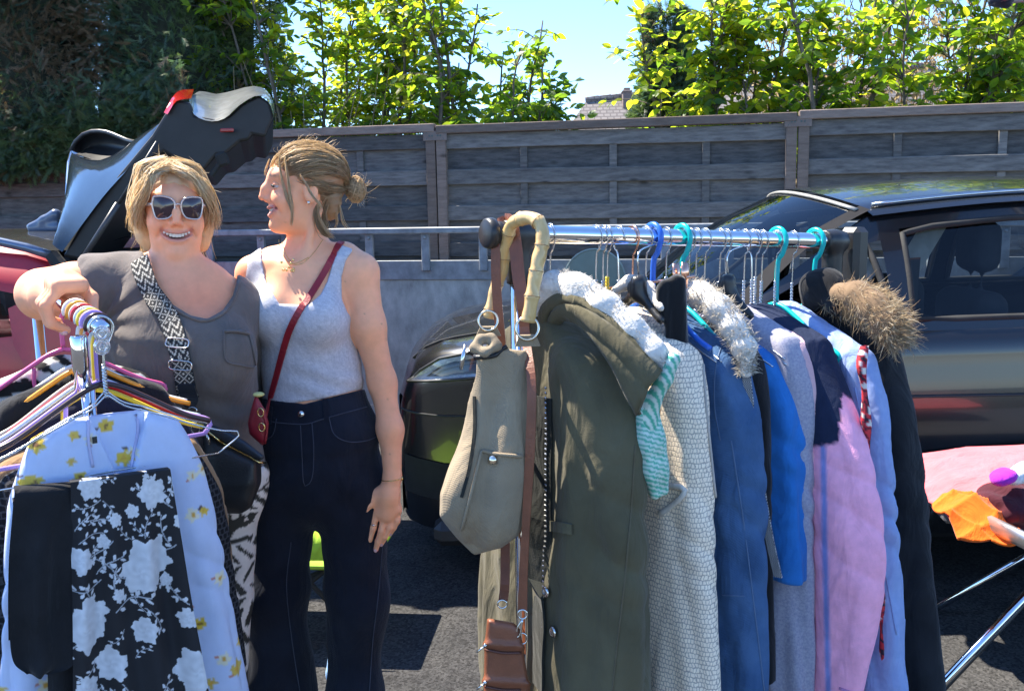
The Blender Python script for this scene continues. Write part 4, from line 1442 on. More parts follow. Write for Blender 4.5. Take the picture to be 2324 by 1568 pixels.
def hair_strands(paths, widths, cols, name, m, parent):
    """flat tapered ribbons; paths list of (n,3), cols list of rgb"""
    V, F, C = [], [], []
    o = 0
    rs = np.random.RandomState(3)
    for P, w, c in zip(paths, widths, cols):
        n = len(P)
        T = np.gradient(P, axis=0); T /= np.maximum(np.linalg.norm(T, axis=1)[:, None], 1e-9)
        a = unit(rs.normal(size=3))
        B = np.cross(T, a); B /= np.maximum(np.linalg.norm(B, axis=1)[:, None], 1e-9)
        N = np.cross(B, T)
        t = np.linspace(0, 1, n)
        r = (w * np.minimum(1, 3 * (1 - t) + .08) * np.minimum(1, .4 + 4 * t))[:, None]
        for k in range(3):
            an = k * 2.0944
            V.append(P + r * (math.cos(an) * B + math.sin(an) * N))
            C.append(np.repeat(np.asarray(c)[None], n, 0))
        for i in range(n - 1):
            for k in range(3):
                k2 = (k + 1) % 3
                F.append((o + k * n + i, o + k2 * n + i, o + k2 * n + i + 1, o + k * n + i + 1))
        o += 3 * n
    return make_mesh(name, np.vstack(V), np.array(F), m, parent, True, np.vstack(C))

hair_m = mat('hair', (.5, .35, .2), rough=.42, attr=True, var=.1, vscale=60, spec=.5)
translucent(hair_m, .45, (.95, .78, .5))
teeth_m = mat('teeth', (.78, .72, .62), rough=.25, spec=.6, var=.04)
eye_m = mat('eye_white', (.55, .5, .48), rough=.15, var=.04)
iris_m = mat('iris', (.05, .03, .02), rough=.1)
mouth_m = mat('mouth_dark', (.09, .025, .025), rough=.6)
gold = chrome('gold', (.85, .62, .25), .2)

def mouth_inside(H, R, parent, p):
    sm = p.get('smile', 1.0)
    def tow(x, y, z):
        return H + R @ np.array([x, y, z])
    for i in range(-4, 5):
        x = i * .0056; mw = p.get('mw', 1.0); w = .0026 * mw if abs(i) > 1 else .0031 * mw
        z = -.0655 + (x / .027) ** 2 * .0085 * sm
        b = MB(); b.box(tow(x * mw, .0835 - (x / .03) ** 2 * .014, z + .0015), (w * 1.9, .004, .0085 if abs(i) < 3 else .006), R, ch=.0012)
        b.build('tooth', teeth_m, parent)
    b = MB(); b.ball(tow(0, .058, -.066), (.026, .02, .011), R); b.build('mouth', mouth_m, parent, True)

def build_hand_fingers(P, fingers, r0=.0095):
    d = None
    for (pts, r) in fingers:
        e = chain(P, pts, [r * 1.08, r, r * .92, r * .8][:len(pts)], .004)
        d = e if d is None else np.minimum(d, e)
    return d

# ------------------------------------------------------------------ woman in the taupe t-shirt
YA = 2.3
def A(u, v, dy=0.0):
    return W(u, v, YA + dy)
RHA = frame((.37, -.93, -.03), (.035, 0, 1))
HA = A(396, 472, .01)
pA = dict(w=.99, fat=.0, nose=.5, smile=1.3, open=1.15, mw=1.22, crown=.099, lip=(.66, .26, .2), brow=None)
SKA = (.92, .42, .235)
# left rack bar (she grips it)
LB0, LB1 = W(226, 742, 1.66), W(96, 655, 2.12)
LBD = unit(LB1 - LB0)
def torsoA(P):
    d = ell(P, A(400, 745), (.166, .12, .2))
    d = smin(d, ell(P, A(415, 900, -.01), (.172, .148, .2)), .08)
    d = smin(d, ell(P, A(430, 1060), (.178, .143, .17)), .08)
    d = smin(d, ell(P, A(345, 800, -.095), (.085, .075, .085)), .06)
    d = smin(d, ell(P, A(485, 805, -.095), (.085, .075, .085)), .06)
    d = smin(d, chain(P, [A(392, 636, .03), A(320, 640, .03), A(250, 656, .0)], [.045, .05, .068], .03), .05)
    d = smin(d, chain(P, [A(408, 640, .03), A(478, 664, .03), A(520, 702, .03)], [.045, .046, .06], .03), .05)
    d = smin(d, chain(P, [A(525, 694, .05), A(548, 800, .14), A(560, 900, .2)], [.06, .05, .043], .03), .03)
    return d
def neckA(P):
    d = chain(P, [A(400, 555, .055), A(404, 645, .05)], [.046, .056], .03)
    return smin(d, ell(P, A(403, 580, .04), (.042, .04, .02)), .014)
def armA(P):
    d = chain(P, [A(255, 655), A(170, 660, -.07), A(98, 668, -.13)], [.072, .063, .054], .03)
    d = smin(d, chain(P, [A(98, 668, -.13), A(118, 672, -.24), A(146, 674, -.325)], [.054, .044, .029], .02), .03)
    return d
GRIP = LB0 + LBD * .29                          # where the hand closes on the bar
gx = unit(np.cross(LBD, (0, 0, 1)))             # to the right of the bar as seen
gz = np.cross(gx, LBD)
def G_(a, b, c):
    """grip frame: a to the right, b along the bar away, c up"""
    return GRIP + gx * a + LBD * b + gz * c
fA = []
for k, (o, l) in enumerate(((-.036, 1.0), (-.013, 1.08), (.01, 1.02), (.032, .85))):
    fA.append(([G_(-.022, o, .034), G_(-.046 * l ** .5, o - .004, .008), G_(-.037, o - .008, -.03 * l), G_(-.012, o - .008, -.044 * l)], .0105 if k < 3 else .009))
thA = ([G_(.03, .02, .036), G_(.047, -.01, .014), G_(.041, -.034, -.012)], .0125)
def handA(P):
    R = np.stack([gx, LBD, gz], 1)
    d = rbox(P, G_(.002, -.004, .044), (.036, .046, .016), .015, R)
    d = smin(d, cap(P, A(146, 674, -.325), G_(.0, .03, .048), .031, .026), .02)
    d = smin(d, ell(P, G_(.03, .022, .035), (.018, .024, .016), R), .012)
    d = smin(d, build_hand_fingers(P, fA), .006)
    return smin(d, build_hand_fingers(P, [thA]), .008)
def skinA(P):
    d = near(P, HA, .2, lambda X: head_sdf((X - HA) @ RHA, pA))
    d = smin(d, neckA(P), .022)
    gr_ = [(-.05, .01, -.1), (-.03, .048, -.121), (0, .06, -.127), (.03, .048, -.121), (.05, .01, -.1)]
    d = smax(d, -near(P, HA, .2, lambda X: chain((X - HA) @ RHA, gr_, [.004, .0065, .007, .0065, .004], .006)), .016)
    d = smin(d, torsoA(P), .03)
    a = smin(armA(P), near(P, GRIP, .15, handA), .012)
    return smin(d, a, .03)
womA = thing('person', A(440, 1600) * [1, 1, 0], 'smiling blonde woman in taupe t-shirt and sunglasses, hand on the clothes rail', 'person')
def tintA(V):
    c = head_tint((V - HA) @ RHA, SKA, pA)
    # sun-reddened chest
    k = np.exp(-(np.linalg.norm((V - A(470, 690, -.1)) / [.1, .1, .07], axis=1)) ** 2) * .6
    return c * (1 - k[:, None]) + k[:, None] * np.array(SKA) * [1.0, .68, .62]
skA_m = skin_mat('skin_fair', SKA)
# body: upper part as one mesh (the rest is under clothes)
def skinA_top(P):
    return smax(skinA(P), -(P[:, 2] - .98), .01)
sdf_mesh('body', skinA_top, (-1.3, 1.75, .95), (-.42, 2.56, 1.75), .0045, skA_m, womA, tintA, newton=1)
mouth_inside(HA, RHA, womA, pA)
nail_m = mat('nail_pink', (.7, .42, .42), rough=.2)
for (pts, r) in fA[:2]:
    e = pts[-1]
    b = MB(); b.ball(e + gx * -.004 - gz * .004 - LBD * .004, (.006, .0055, .006)); b.build('nail', nail_m, womA, True)
# t-shirt
NECK_A = [(322, 560), (332, 600), (352, 640), (390, 690), (432, 716), (470, 724), (505, 705), (528, 672), (538, 635), (538, 560)]
def teeA(P):
    d = torsoA(P) - .012
    d = smin(d, chain(P, [A(258, 652), A(205, 658, -.035)], [.084, .088], .03), .03)
    uv = project(P)
    d = d + wob(P, 4, (9, 9, 26), .0022) + .0035 * np.sin((P[:, 0] * 60 + P[:, 2] * 38)) * smooth01((1.12 - P[:, 2]) * 5) + .003 * np.sin(P[:, 0] * 75 - P[:, 2] * 30) * smooth01((P[:, 2] - 1.25) * 6)
    fa = np.linalg.norm((P - A(262, 730, -.06)) * [1, .6, 1], axis=1)
    d = d + .0055 * np.sin(np.arctan2(P[:, 2] - A(262, 730)[2], P[:, 0] - A(262, 730)[0]) * 13 + 9 * fa) * np.exp(-(fa / .13) ** 2)
    x_ = (P[:, 0] + .75) * 52 + 2.2 * np.sin(P[:, 2] * 9)
    d = d + .0045 * (1 - 2 * np.abs(np.sin(x_ / 2)) ** .7) * smooth01((1.2 - P[:, 2]) * 4) + .003 * np.sin(P[:, 2] * 95 + P[:, 0] * 60) * np.exp(-((P[:, 2] - 1.02) / .05) ** 2)
    d = smax(d, -poly_sd(uv, NECK_A) * .0011, .004)
    # sleeve end and hem
    d = smax(d, (P - A(206, 655, -.025)) @ unit((-1, -.1, -.12)), .006)
    d = smax(d, .82 - P[:, 2], .01)
    return smax(d, P[:, 2] - A(400, 566)[2], .01)
tee_m = mat('taupe_jersey', (.15, .128, .115), rough=.95, var=.2, vscale=7, bump=.25, bscale=500, sheen=.15, spec=.2, wrinkle=.3)
tee = sdf_mesh('t_shirt', teeA, (-1.12, 1.98, .78), (-.38, 2.56, 1.48), .0065, tee_m, womA)
def tube_on(f, uv, r, name, m, parent, off=.002, n=30, y0=1.0, y1=3.2, sides=6):
    P, N = path_on(f, uv, n, off, y0, y1)
    b = MB(); b.tube(P, r, sides); return b.build(name, m, parent, True)
tube_on(teeA, [(333, 606), (353, 646), (390, 695), (432, 721), (470, 729), (507, 710), (531, 676), (541, 640)], .0045, 'neckline_hem', tee_m, tee)
# chest pocket
pk = [(508, 752), (535, 752), (562, 757), (578, 822), (575, 832), (545, 828), (512, 815)]
P, N = path_on(teeA, pk + [pk[0]], 40, .002); b = MB(); b.tube(P, .0022, 5)
P, N = path_on(teeA, [(508, 754), (535, 754), (563, 759)], 12, .004); b.tube(P, .0038, 5)
b.build('pocket', tee_m, tee, True)
# palm-print trousers
def pantsA(P):
    d = ell(P, A(445, 1085), (.185, .14, .14))
    d = smin(d, chain(P, [A(385, 1150), A(390, 1400), A(392, 1700)], [.1, .082, .075], .03), .05)
    d = smin(d, chain(P, [A(500, 1150), A(512, 1350, -.02), A(500, 1700)], [.095, .066, .06], .03), .05)
    return smax(d + wob(P, 9, (12, 12, 20), .0025), P[:, 2] - .86, .01)
rsP = np.random.RandomState(12)
LEAFS = []
for i in range(46):
    c = np.array([rsP.uniform(-1.05, -.5), rsP.uniform(.05, .95)]); LEAFS.append((c, rsP.uniform(0, 6.28), rsP.uniform(.06, .13), rsP.choice(3, p=[.5, .34, .16])))
def palm_print(V):
    q = V[:, [0, 2]] + np.stack([(V[:, 1] - 2.3) * .4, (V[:, 1] - 2.3) * .2], 1)
    c = np.repeat(np.array([[.03, .032, .028]]), len(V), 0)
    for (o, an, L, kind) in LEAFS:
        w = (q - o) / L
        a, b = w[:, 0] * math.cos(an) + w[:, 1] * math.sin(an), -w[:, 0] * math.sin(an) + w[:, 1] * math.cos(an)
        bend = b - .35 * a * a
        inside = (np.abs(a) < 1) & (np.abs(bend) < .55 * (1 - a * a))
        slit = (np.sin((a * 1.6 + np.abs(bend) * 1.4) * 9) > (-.55 if kind else .0)) | (np.abs(bend) < .04)
        col = ((.8, .76, .7), (.72, .68, .62), (.13, .12, .045))[kind]
        k = inside & slit
        c[k] = col
        c[inside & ~slit] = (.035, .037, .03) if kind < 2 else (.05, .05, .03)
    return c
print_m = mat('printed_cloth', (1, 1, 1), rough=.85, attr=True, var=.06, vscale=30, bump=.1, bscale=400)
def grid_dense(name, f, lo, hi, h, m, parent, colf):
    return sdf_mesh(name, f, lo, hi, h, m, parent, colf)
grid_dense('trousers', pantsA, (-1.02, 2.05, .12), (-.42, 2.52, .9), .0062, print_m, womA, palm_print)
shoe_m = mat('shoe', (.05, .045, .04), rough=.7)
for u in (392, 500):
    p = A(u, 1700) * [1, 1, 0]
    sdf_mesh('shoe', lambda P: smax(smin(ell(P, p + [0, -.06, .04], (.05, .14, .045)), ell(P, p + [0, .03, .08], (.045, .07, .08)), .03), .004 - P[:, 2], .004), p - [.1, .26, .01], p + [.1, .16, .2], .012, shoe_m, womA)
    b = MB(); b.tube([p + [0, .02, .08], p + [0, .02, .16]], .042, 12); b.build('ankle', skA_m, womA, True, col=np.repeat(np.array([SKA]), 24, 0))

# sunglasses (worn: a thing of their own)
def Z1(zx, zy, dy):
    return A((300 + zx / 4.9) * .8485, (400 + zy / 4.9) * .8485, dy)
SGP, SGN = HA + RHA[:, 1] * .1 + RHA[:, 2] * .002, RHA[:, 1]
def ZG(zx, zy, back=0.0):
    d = ray((300 + zx / 4.9) * .8485, (400 + zy / 4.9) * .8485)
    p = CAM_P + d * (((SGP - CAM_P) @ SGN) / (d @ SGN))
    lat = (p - SGP) @ RHA[:, 0]
    return p - SGN * (3.2 * lat * lat + back)
sgA = thing('sunglasses', A(403, 500, -.1), 'large square sunglasses worn by the blonde woman', 'sunglasses')
frm = mat('rose_frame', (.62, .5, .45), rough=.25, metal=.55)
lens_m = mat('sunglass_lens', (.045, .022, .028), rough=.04, coat=.25, spec=.6, var=.3)
L1 = [(545, 618), (640, 612), (740, 632), (798, 665), (822, 720), (806, 820), (745, 895), (660, 912), (582, 905), (548, 830), (526, 725)]
L2 = [(945, 645), (1030, 628), (1100, 628), (1168, 645), (1190, 740), (1162, 880), (1120, 915), (1040, 912), (962, 890), (912, 805), (908, 705)]
for Lz in (L1, L2):
    O = resample(np.array([ZG(x, y) for x, y in Lz + [Lz[0]]]), 33)[:-1]
    c = O.mean(0)
    V, F = [], []
    for k, s in enumerate((1, .8, .5, .2)):
        V.append(c + (O - c) * s + SGN * .006 * (1 - s * s))
    V.append(c[None] + SGN * .006); n = 32
    for k in range(3):
        F += [(k * n + i, (k + 1) * n + i, (k + 1) * n + (i + 1) % n, k * n + (i + 1) % n) for i in range(n)]
    F += [(3 * n + i, 4 * n, 3 * n + (i + 1) % n) for i in range(n)]
    make_mesh('lens', np.vstack(V), F, lens_m, sgA, True)
    b = MB(); b.tube(O, .0024, 6, close=True); b.build('lens_frame', frm, sgA, True)
b = MB(); b.tube(resample([ZG(820, 735), ZG(862, 715, -.004), ZG(910, 735)], 9), .0022, 6); b.build('bridge', frm, sgA, True)
for a, sg in (((526, 720), 1), ((1190, 735), -1)):
    e = HA + RHA @ np.array([sg * .081, .0, .004])
    b = MB(); b.tube(resample([ZG(*a), ZG(*a) - SGN * .012 + RHA[:, 0] * sg * .004, e], 9), .0026, 6, flat=1.6); b.build('temple_arm', frm, sgA, True)

# blonde hair
def hairA():
    rs = np.random.RandomState(21)
    def tw(p):
        return HA + RHA @ np.asarray(p)
    paths, wd, cols = [], [], []
    pal = np.array([(.92, .76, .5), (.86, .68, .42), (.96, .87, .68), (.6, .43, .25), (.8, .6, .36)])
    for i in range(3000):
        s = 1 if rs.rand() < .53 else -1
        q = rs.rand() ** 1.15                       # 0 front, 1 back
        j = rs.normal(size=3) * .004
        ry = lerp(.052, -.105, q)
        x0 = .008 + s * rs.uniform(0, .022) * (1 - .3 * q)
        z0 = .108 - .9 * abs(ry + .02) ** 2 * 5 + rs.uniform(-.004, .012)
        if q < .22:      # curtain fringe
            k = q / .22
            P = [(x0, ry, z0), (x0 + s * .03, .084 - .012 * k, .084 - .006 * k), (s * (.06 + .006 * k), .085 - .02 * k, .05 + .008 * k), (s * .084, .05 - .03 * k, .008), (s * (.09 + .008 * rs.rand()), .025 - .03 * k, -.03 - .04 * rs.rand() * k)]
        else:
            k = (q - .22) / .78
            y1 = lerp(.022, -.12, k); wy = math.sqrt(max(.05, 1 - (k * 1.02) ** 4))
            X = (.085 if s > 0 else .075) * wy + .003
            L = rs.uniform(.0, .03) if k < .35 else (rs.uniform(.01, .06) if rs.rand() < .8 else rs.uniform(.07, .13))
            fl = rs.uniform(-.008, .02)
            P = [(x0, ry, z0), (x0 + s * .045 * wy, lerp(ry, y1, .5), .1), (s * X * .9, y1, .06), (s * (X + rs.uniform(-.006, .006)), y1, .0), (s * (X - .016 + fl * .3), y1 - .014, -.04), (s * (X - .03 + fl), y1 - .03, -.045 - L * .55), (s * (X - .034 + fl * 2.2), y1 - .032 + rs.normal() * .012, -.045 - L)]
            if L < .07:
                P = P[:-1]
        P = np.array(P) + j
        P[2:] += np.cumsum(rs.normal(size=(len(P) - 2, 3)) * .0036, 0)
        P = resample(P, 15); wv_ = np.linspace(0, rs.uniform(4, 9), 15) + rs.uniform(0, 6.28)
        P = P + (np.sin(wv_) * np.linspace(0, .0045, 15))[:, None] * unit(rs.normal(size=3))
        paths.append(np.array([tw(p) for p in P]))
        wd.append(rs.uniform(.0006, .0014)); cols.append(pal[rs.choice(5, p=[.34, .26, .16, .1, .14])] * rs.uniform(.85, 1.08))
    for i in range(110):     # flyaways
        a = rs.uniform(0, math.pi); s = 1 if rs.rand() < .5 else -1
        if rs.rand() < .45:
            p0 = np.array([math.cos(a) * .075, rs.uniform(-.06, .05), .03 + math.sin(a) * .075]); d = unit((math.cos(a) * 1, rs.normal() * .3, math.sin(a)))
        else:
            z = rs.uniform(-.17, .03); p0 = np.array([s * (.086 if z > -.06 else .062), rs.uniform(-.07, .0), z]); d = unit((s, rs.normal() * .4, rs.normal() * .7))
        L = rs.uniform(.01, .03)
        t = unit(rs.normal(size=3) - d)
        P = resample([p0 - d * .01 - t * .01, p0 + d * L * .35, p0 + d * L * .7 + t * L * .5, p0 + d * L * .75 + t * L * 1.3], 8)
        paths.append(np.array([tw(p) for p in P])); wd.append(.00045); cols.append(pal[2])
    hair_strands(paths, wd, cols, 'hair', hair_m, womA)
    def capf(P):
        q = (P - HA) @ RHA
        d = ell(q, (-.001, -.018, .022), (.077, .096, .082))
        d = smin(d, smax(ell(np.stack([np.abs(q[:, 0]), q[:, 1], q[:, 2]], 1), (.06, -.06, -.045), (.035, .045, .07)), -ell(q, (0, .02, -.1), (.05, .05, .09)), .02), .03)
        face = ell(q, (.006, .12, -.035), (.083, .105, .11))
        d = smax(d, -face, .012)
        return d + .002 * np.sin(q[:, 0] * 260 + q[:, 1] * 120)
    sdf_mesh('hair_base', capf, HA - [.15, .16, .2], HA + [.15, .16, .18], .006, hair_m, womA, lambda V: np.repeat(np.array([[.82, .64, .4]]), len(V), 0))
hairA()

# patterned bag strap and black bag
def strapA():
    uv = [(318, 590), (328, 625), (350, 672), (378, 712), (392, 745), (408, 800), (418, 845), (424, 885), (430, 905)]
    P, N = path_on(teeA, uv, 120, .004)
    T = np.gradient(P, axis=0); T /= np.linalg.norm(T, axis=1)[:, None]
    for _ in range(6):
        N[1:-1] = (N[:-2] + N[1:-1] + N[2:]) / 3; P[1:-1] = (P[:-2] + 2 * P[1:-1] + P[2:]) / 4
    B = np.cross(T, N); B /= np.linalg.norm(B, axis=1)[:, None]
    wv = np.linspace(-.5, .5, 17)
    n = 420
    si = np.linspace(0, len(P) - 1, n)
    f = lambda X: np.stack([np.interp(si, np.arange(len(P)), X[:, k]) for k in range(3)], 1)
    P2, B2, N2 = f(P), f(B), f(N)
    wid_ = .046
    G = P2[:, None] + B2[:, None] * (wv[None, :, None] * wid_)
    s = np.r_[0, np.cumsum(np.linalg.norm(np.diff(P2, axis=0), axis=1))]
    S, Wd = np.meshgrid(s, wv * wid_, indexing='ij')
    per = .021
    zz = (S / per + 1.0 * np.abs(((Wd / .021) % 1.0) * 2 - 1)) % 1
    pat = zz < .3
    blk = (S // .095) % 2 == 1                           # diamonds between the zigzag stretches
    a, bq = np.abs(((Wd / .023 + .0) % 1) - .5) * 2, np.abs(((S / .023) % 1) - .5) * 2
    r = a + bq
    dia = ((r > .88) & (r < 1.12)) | (r < .2) | ((r > 1.72))
    pat = np.where(blk, dia, pat)
    pat &= np.abs(Wd) < wid_ * .47
    c = np.where(pat[..., None], np.array([.68, .62, .5]), np.array([.02, .02, .021])).reshape(-1, 3)
    b = MB(); b.grid(G)
    o = b.build('strap', print_m, bagA, False, col=c)
    md = o.modifiers.new('thick', 'SOLIDIFY'); md.thickness = .002; md.offset = -1
    return P[-1], N[-1]
bagA = thing('handbag', A(520, 1180, -.2), 'black leather crossbody bag with zigzag strap on the blonde woman', 'handbag')
e_, n_ = strapA()
navy_l = mat('navy_leather', (.02, .027, .037), rough=.45, var=.15, bump=.2, bscale=260)
blk_l = mat('black_leather', (.018, .018, .019), rough=.42, var=.25, vscale=12, bump=.25, bscale=240)
nickel = chrome('nickel', (.7, .69, .66), .18)
def ab(u, v, dy=-.19):
    return A(u, v, dy)
b = MB(); P, N = path_on(teeA, [(424, 868), (430, 900), (432, 920)], 10, .008); b.ribbon(P, N, [.038] * 7 + [.036, .03, .022], .005); b.build('strap_tab', navy_l, bagA)
for uv in ((405, 780), (412, 828)):
    p, n = hit(teeA, *uv, off=.008)
    R = frame(n, (0.1, 0, 1)); b = MB()
    b.tube([p + R @ np.array([.027 * math.copysign(abs(math.cos(a)) ** .5, math.cos(a)), 0, .011 * math.copysign(abs(math.sin(a)) ** .5, math.sin(a))]) for a in np.linspace(0, 2 * math.pi, 24, endpoint=False)], .002, 6, close=True)
    b.build('buckle', nickel, bagA, True)
p0 = hit(teeA, 436, 925, off=.012)[0]
b = MB(); b.tube([p0 + [.011 * math.cos(a), -.002, .008 * math.sin(a)] for a in np.linspace(0, 6.28, 18, endpoint=False)], .0022, 6, close=True)
p1 = A(444, 965, -.185)
b.tube(resample([p0 - [0, 0, .006], lerp(p0, p1, .5) + [.006, -.004, 0], p1], 8), .003, 6); b.tube(resample([p0 - [0, 0, .006], lerp(p0, p1, .5) + [-.005, -.004, 0], p1], 8), .003, 6)
b.tube([p1 + [.01 * math.cos(a), -.002, -.01 + .01 * math.sin(a)] for a in np.linspace(0, 6.28, 18, endpoint=False)], .002, 6, close=True)
b.build('clasp', nickel, bagA, True)
BGR = frame((-.15, -1, .05), (.0, 0, 1))
def bagf(P):
    uv = project(P)
    d = poly_sd(uv, [(446, 962), (470, 968), (540, 1005), (604, 1040), (596, 1095), (575, 1150), (548, 1172), (490, 1170), (462, 1150), (450, 1080)]) * .00105
    c = A(525, 1075, -.17)
    th = np.abs((P - c) @ BGR[:, 1]) - (.05 - .00022 * np.clip(1100 - uv[:, 1], 0, 200))
    d = smax(d, th, .05)
    return d + wob(P, 33, (30, 30, 22), .003)
sdf_mesh('bag_body', bagf, A(430, 1200, -.3), A(620, 930, -.02), .0055, blk_l, bagA)
def flapf(P):
    uv = project(P)
    d = poly_sd(uv, [(444, 948), (452, 950), (530, 985), (560, 1003), (606, 1040), (590, 1046), (520, 1010), (455, 972)]) * .00105
    return smax(d, np.abs((P - A(525, 1010, -.17)) @ BGR[:, 1]) - .04, .012)
sdf_mesh('bag_flap', flapf, A(430, 1070, -.3), A(625, 925, -.02), .0045, navy_l, bagA)
fb = lambda P: np.minimum(bagf(P), flapf(P))
P, N = path_on(fb, [(470, 975), (520, 1012), (560, 1033), (598, 1050)], 16, .003); b = MB(); b.tube(P, .0028, 6); b.build('zip', gold, bagA, True)
b = MB(); p = hit(fb, 468, 976, off=.005)[0]; b.ball(p, .006); b.tube([p, p + [.008, -.003, -.016], p + [.01, -.003, -.03]], [.003, .004, .003], 6); b.build('zip_pull', nickel, bagA, True)

# ------------------------------------------------------------------ younger woman in the grey vest
YB = 2.45
def B_(u, v, dy=0.0):
    return W(u, v, YB + dy)
HB = B_(686, 422, .0)
RHB = frame((-.94, -.34, .02), (0, 0, 1))
pB = dict(w=.93, fat=-.002, nose=.4, smile=1.1, open=1.0, mw=1.12, crown=.108, lip=(.56, .24, .22), brow=(.1, .065, .045))
SKB = (.95, .45, .255)
def torsoB(P):
    d = ell(P, B_(688, 690), (.128, .098, .155))
    d = smin(d, ell(P, B_(708, 850), (.128, .092, .15)), .07)
    d = smin(d, ell(P, B_(722, 985), (.155, .11, .13)), .07)
    d = smin(d, ell(P, B_(622, 712, -.07), (.062, .06, .06)), .045)
    d = smin(d, ell(P, B_(722, 722, -.078), (.064, .06, .062)), .045)
    d = smin(d, chain(P, [B_(690, 585, .03), B_(620, 600, .02), B_(582, 622, .01)], [.04, .042, .046], .02), .04)
    d = smin(d, chain(P, [B_(700, 585, .03), B_(780, 590, .015), B_(812, 618, .0)], [.04, .044, .052], .02), .04)
    # collar bones
    d = smin(d, chain(P, [B_(672, 612, -.055), B_(620, 600, -.035), B_(585, 598, -.02)], [.008, .007, .008], .01), .02)
    d = smin(d, chain(P, [B_(688, 612, -.055), B_(745, 600, -.04), B_(795, 590, -.025)], [.008, .007, .008], .01), .02)
    return d
def neckB(P):
    d = chain(P, [B_(702, 490, .03), B_(694, 590, .03)], [.047, .052], .03)
    return smin(d, chain(P, [B_(722, 480, -.03), B_(682, 605, -.045)], [.012, .01], .01), .02)
armBp = [B_(818, 618), B_(836, 740, -.01), B_(868, 868, .0), B_(886, 975, -.03), B_(891, 1082, -.055)]
def armB(P):
    d = chain(P, armBp, [.047, .042, .034, .031, .024], .03)
    d2 = chain(P, [B_(576, 622, .01), B_(556, 760, .09), B_(560, 900, .16)], [.047, .042, .034], .03)
    return np.minimum(d, d2)
hy = -.062
fB = [([B_(853, 1168, hy - .004), B_(847, 1198, hy - .012), B_(839, 1222, hy - .01), B_(834, 1242, hy - .004)], .0088),
      ([B_(871, 1174, hy - .004), B_(866, 1204, hy - .014), B_(858, 1228, hy - .011), B_(853, 1246, hy - .005)], .009),
      ([B_(888, 1172, hy), B_(884, 1198, hy - .01), B_(874, 1218, hy - .008), B_(866, 1233, hy - .002)], .0085),
      ([B_(903, 1162, hy + .004), B_(902, 1182, hy - .004), B_(894, 1197, hy - .002), B_(886, 1210, hy + .004)], .0078)]
tB = ([B_(866, 1112, hy), B_(838, 1145, hy - .012), B_(822, 1170, hy - .014), B_(809, 1190, hy - .01)], .0105)
def handB(P):
    d = chain(P, [B_(889, 1085, hy + .005), B_(882, 1125, hy), B_(878, 1165, hy)], [.0235, .028, .026], .02)
    d = smin(d, cap(P, B_(860, 1160, hy), B_(900, 1155, hy), .016, .0145), .015)
    for (p, r) in fB:   # tendons over the back of the hand
        d = smin(d, cap(P, p[0], lerp(p[0], B_(889, 1095, hy), .8) + np.array([0, -.008, 0]), r * .95, r * .7), .008)
    d = smin(d, build_hand_fingers(P, fB), .004)
    d = smin(d, ell(P, B_(853, 1128, hy - .002), (.022, .016, .024)), .014)
    return smin(d, build_hand_fingers(P, [tB]), .009)
def skinB(P):
    d = near(P, HB, .2, lambda X: head_sdf((X - HB) @ RHB, pB))
    d = smin(d, neckB(P), .022)
    d = smin(d, torsoB(P), .03)
    return smin(d, smin(armB(P), near(P, B_(870, 1160, hy), .17, handB), .012), .022)
womB = thing('person', B_(720, 1600) * [1, 1, 0], 'young woman in grey vest and dark jeans looking left, hair in a bun', 'person')
def tintB(V):
    c = head_tint((V - HB) @ RHB, SKB, pB)
    uv = project(V)
    mo = [(938 / 2.613 + 425, 0)]
    for (u, v) in ((866, 735), (880, 905), (900, 738 + 60), (783, 640), (877, 770), (826, 712), (893, 820), (640, 568), (884, 1030), (648, 505)):
        k = np.exp(-((uv[:, 0] - u) ** 2 + (uv[:, 1] - v) ** 2) / 3.0)[:, None] * .7
        c = c * (1 - k) + k * np.array([.3, .16, .1])
    return c
skB_m = skin_mat('skin_light', SKB)
sdf_mesh('body', lambda P: smax(skinB(P), -(P[:, 2] - .58), .01), (-.78, 2.2, .55), (-.2, 2.72, 1.72), .0042, skB_m, womB, tintB, newton=1)
mouth_inside(HB, RHB, womB, pB)
def tb(x, y, z):
    return HB + RHB @ np.array([x, y, z])
for s in (-1, 1):
    b = MB(); b.ball(tb(s * .031, .0665, -.001), .0118); ey = b.build('eye', eye_m, womB, True)
    b = MB(); b.ball(tb(s * .031 - .001, .0738, -.001), (.0062,) * 3); b.build('iris', iris_m, ey, True)
    P = [tb(s * (.031 + x), .0672 + .0134 * math.cos(x / .0155), .0002 - (x / .013) ** 2 * .004) for x in np.linspace(-.012, .0125, 9)]
    b = MB(); b.tube(P, .0021, 5); b.build('eyelash', mat('lash', (.02, .015, .012), rough=.6), womB, True)
    def lid(P, s=s):
        q = (P - HB) @ RHB
        return smax(ell(q, (s * .031, .0665, -.001), (.0135, .0135, .0135)), np.minimum(-.001 - q[:, 2], q[:, 2] + .0052), .0015)
    sdf_mesh('eyelid', lid, tb(s * .031, .07, 0) - .02, tb(s * .031, .07, 0) + .02, .003, skB_m, womB, lambda V: np.repeat(np.array([SKB]) * [.9, .8, .78], len(V), 0))
b = MB(); b.ball(tb(-.078, -.004, -.044), .0042); tag(b.build('earring', chrome('pearl', (.8, .78, .72), .15), None, True), 'tiny round stud earring in the young woman\'s ear', 'earring')
for i, (p, r) in enumerate(fB + [tB]):
    d = unit(p[-1] - p[-2]); b = MB(); b.ball(p[-1] + d * r * .1 + np.array([0, -r * .55, 0]), (.0055, .004, .0065)); b.build('nail', nail_m, womB, True)

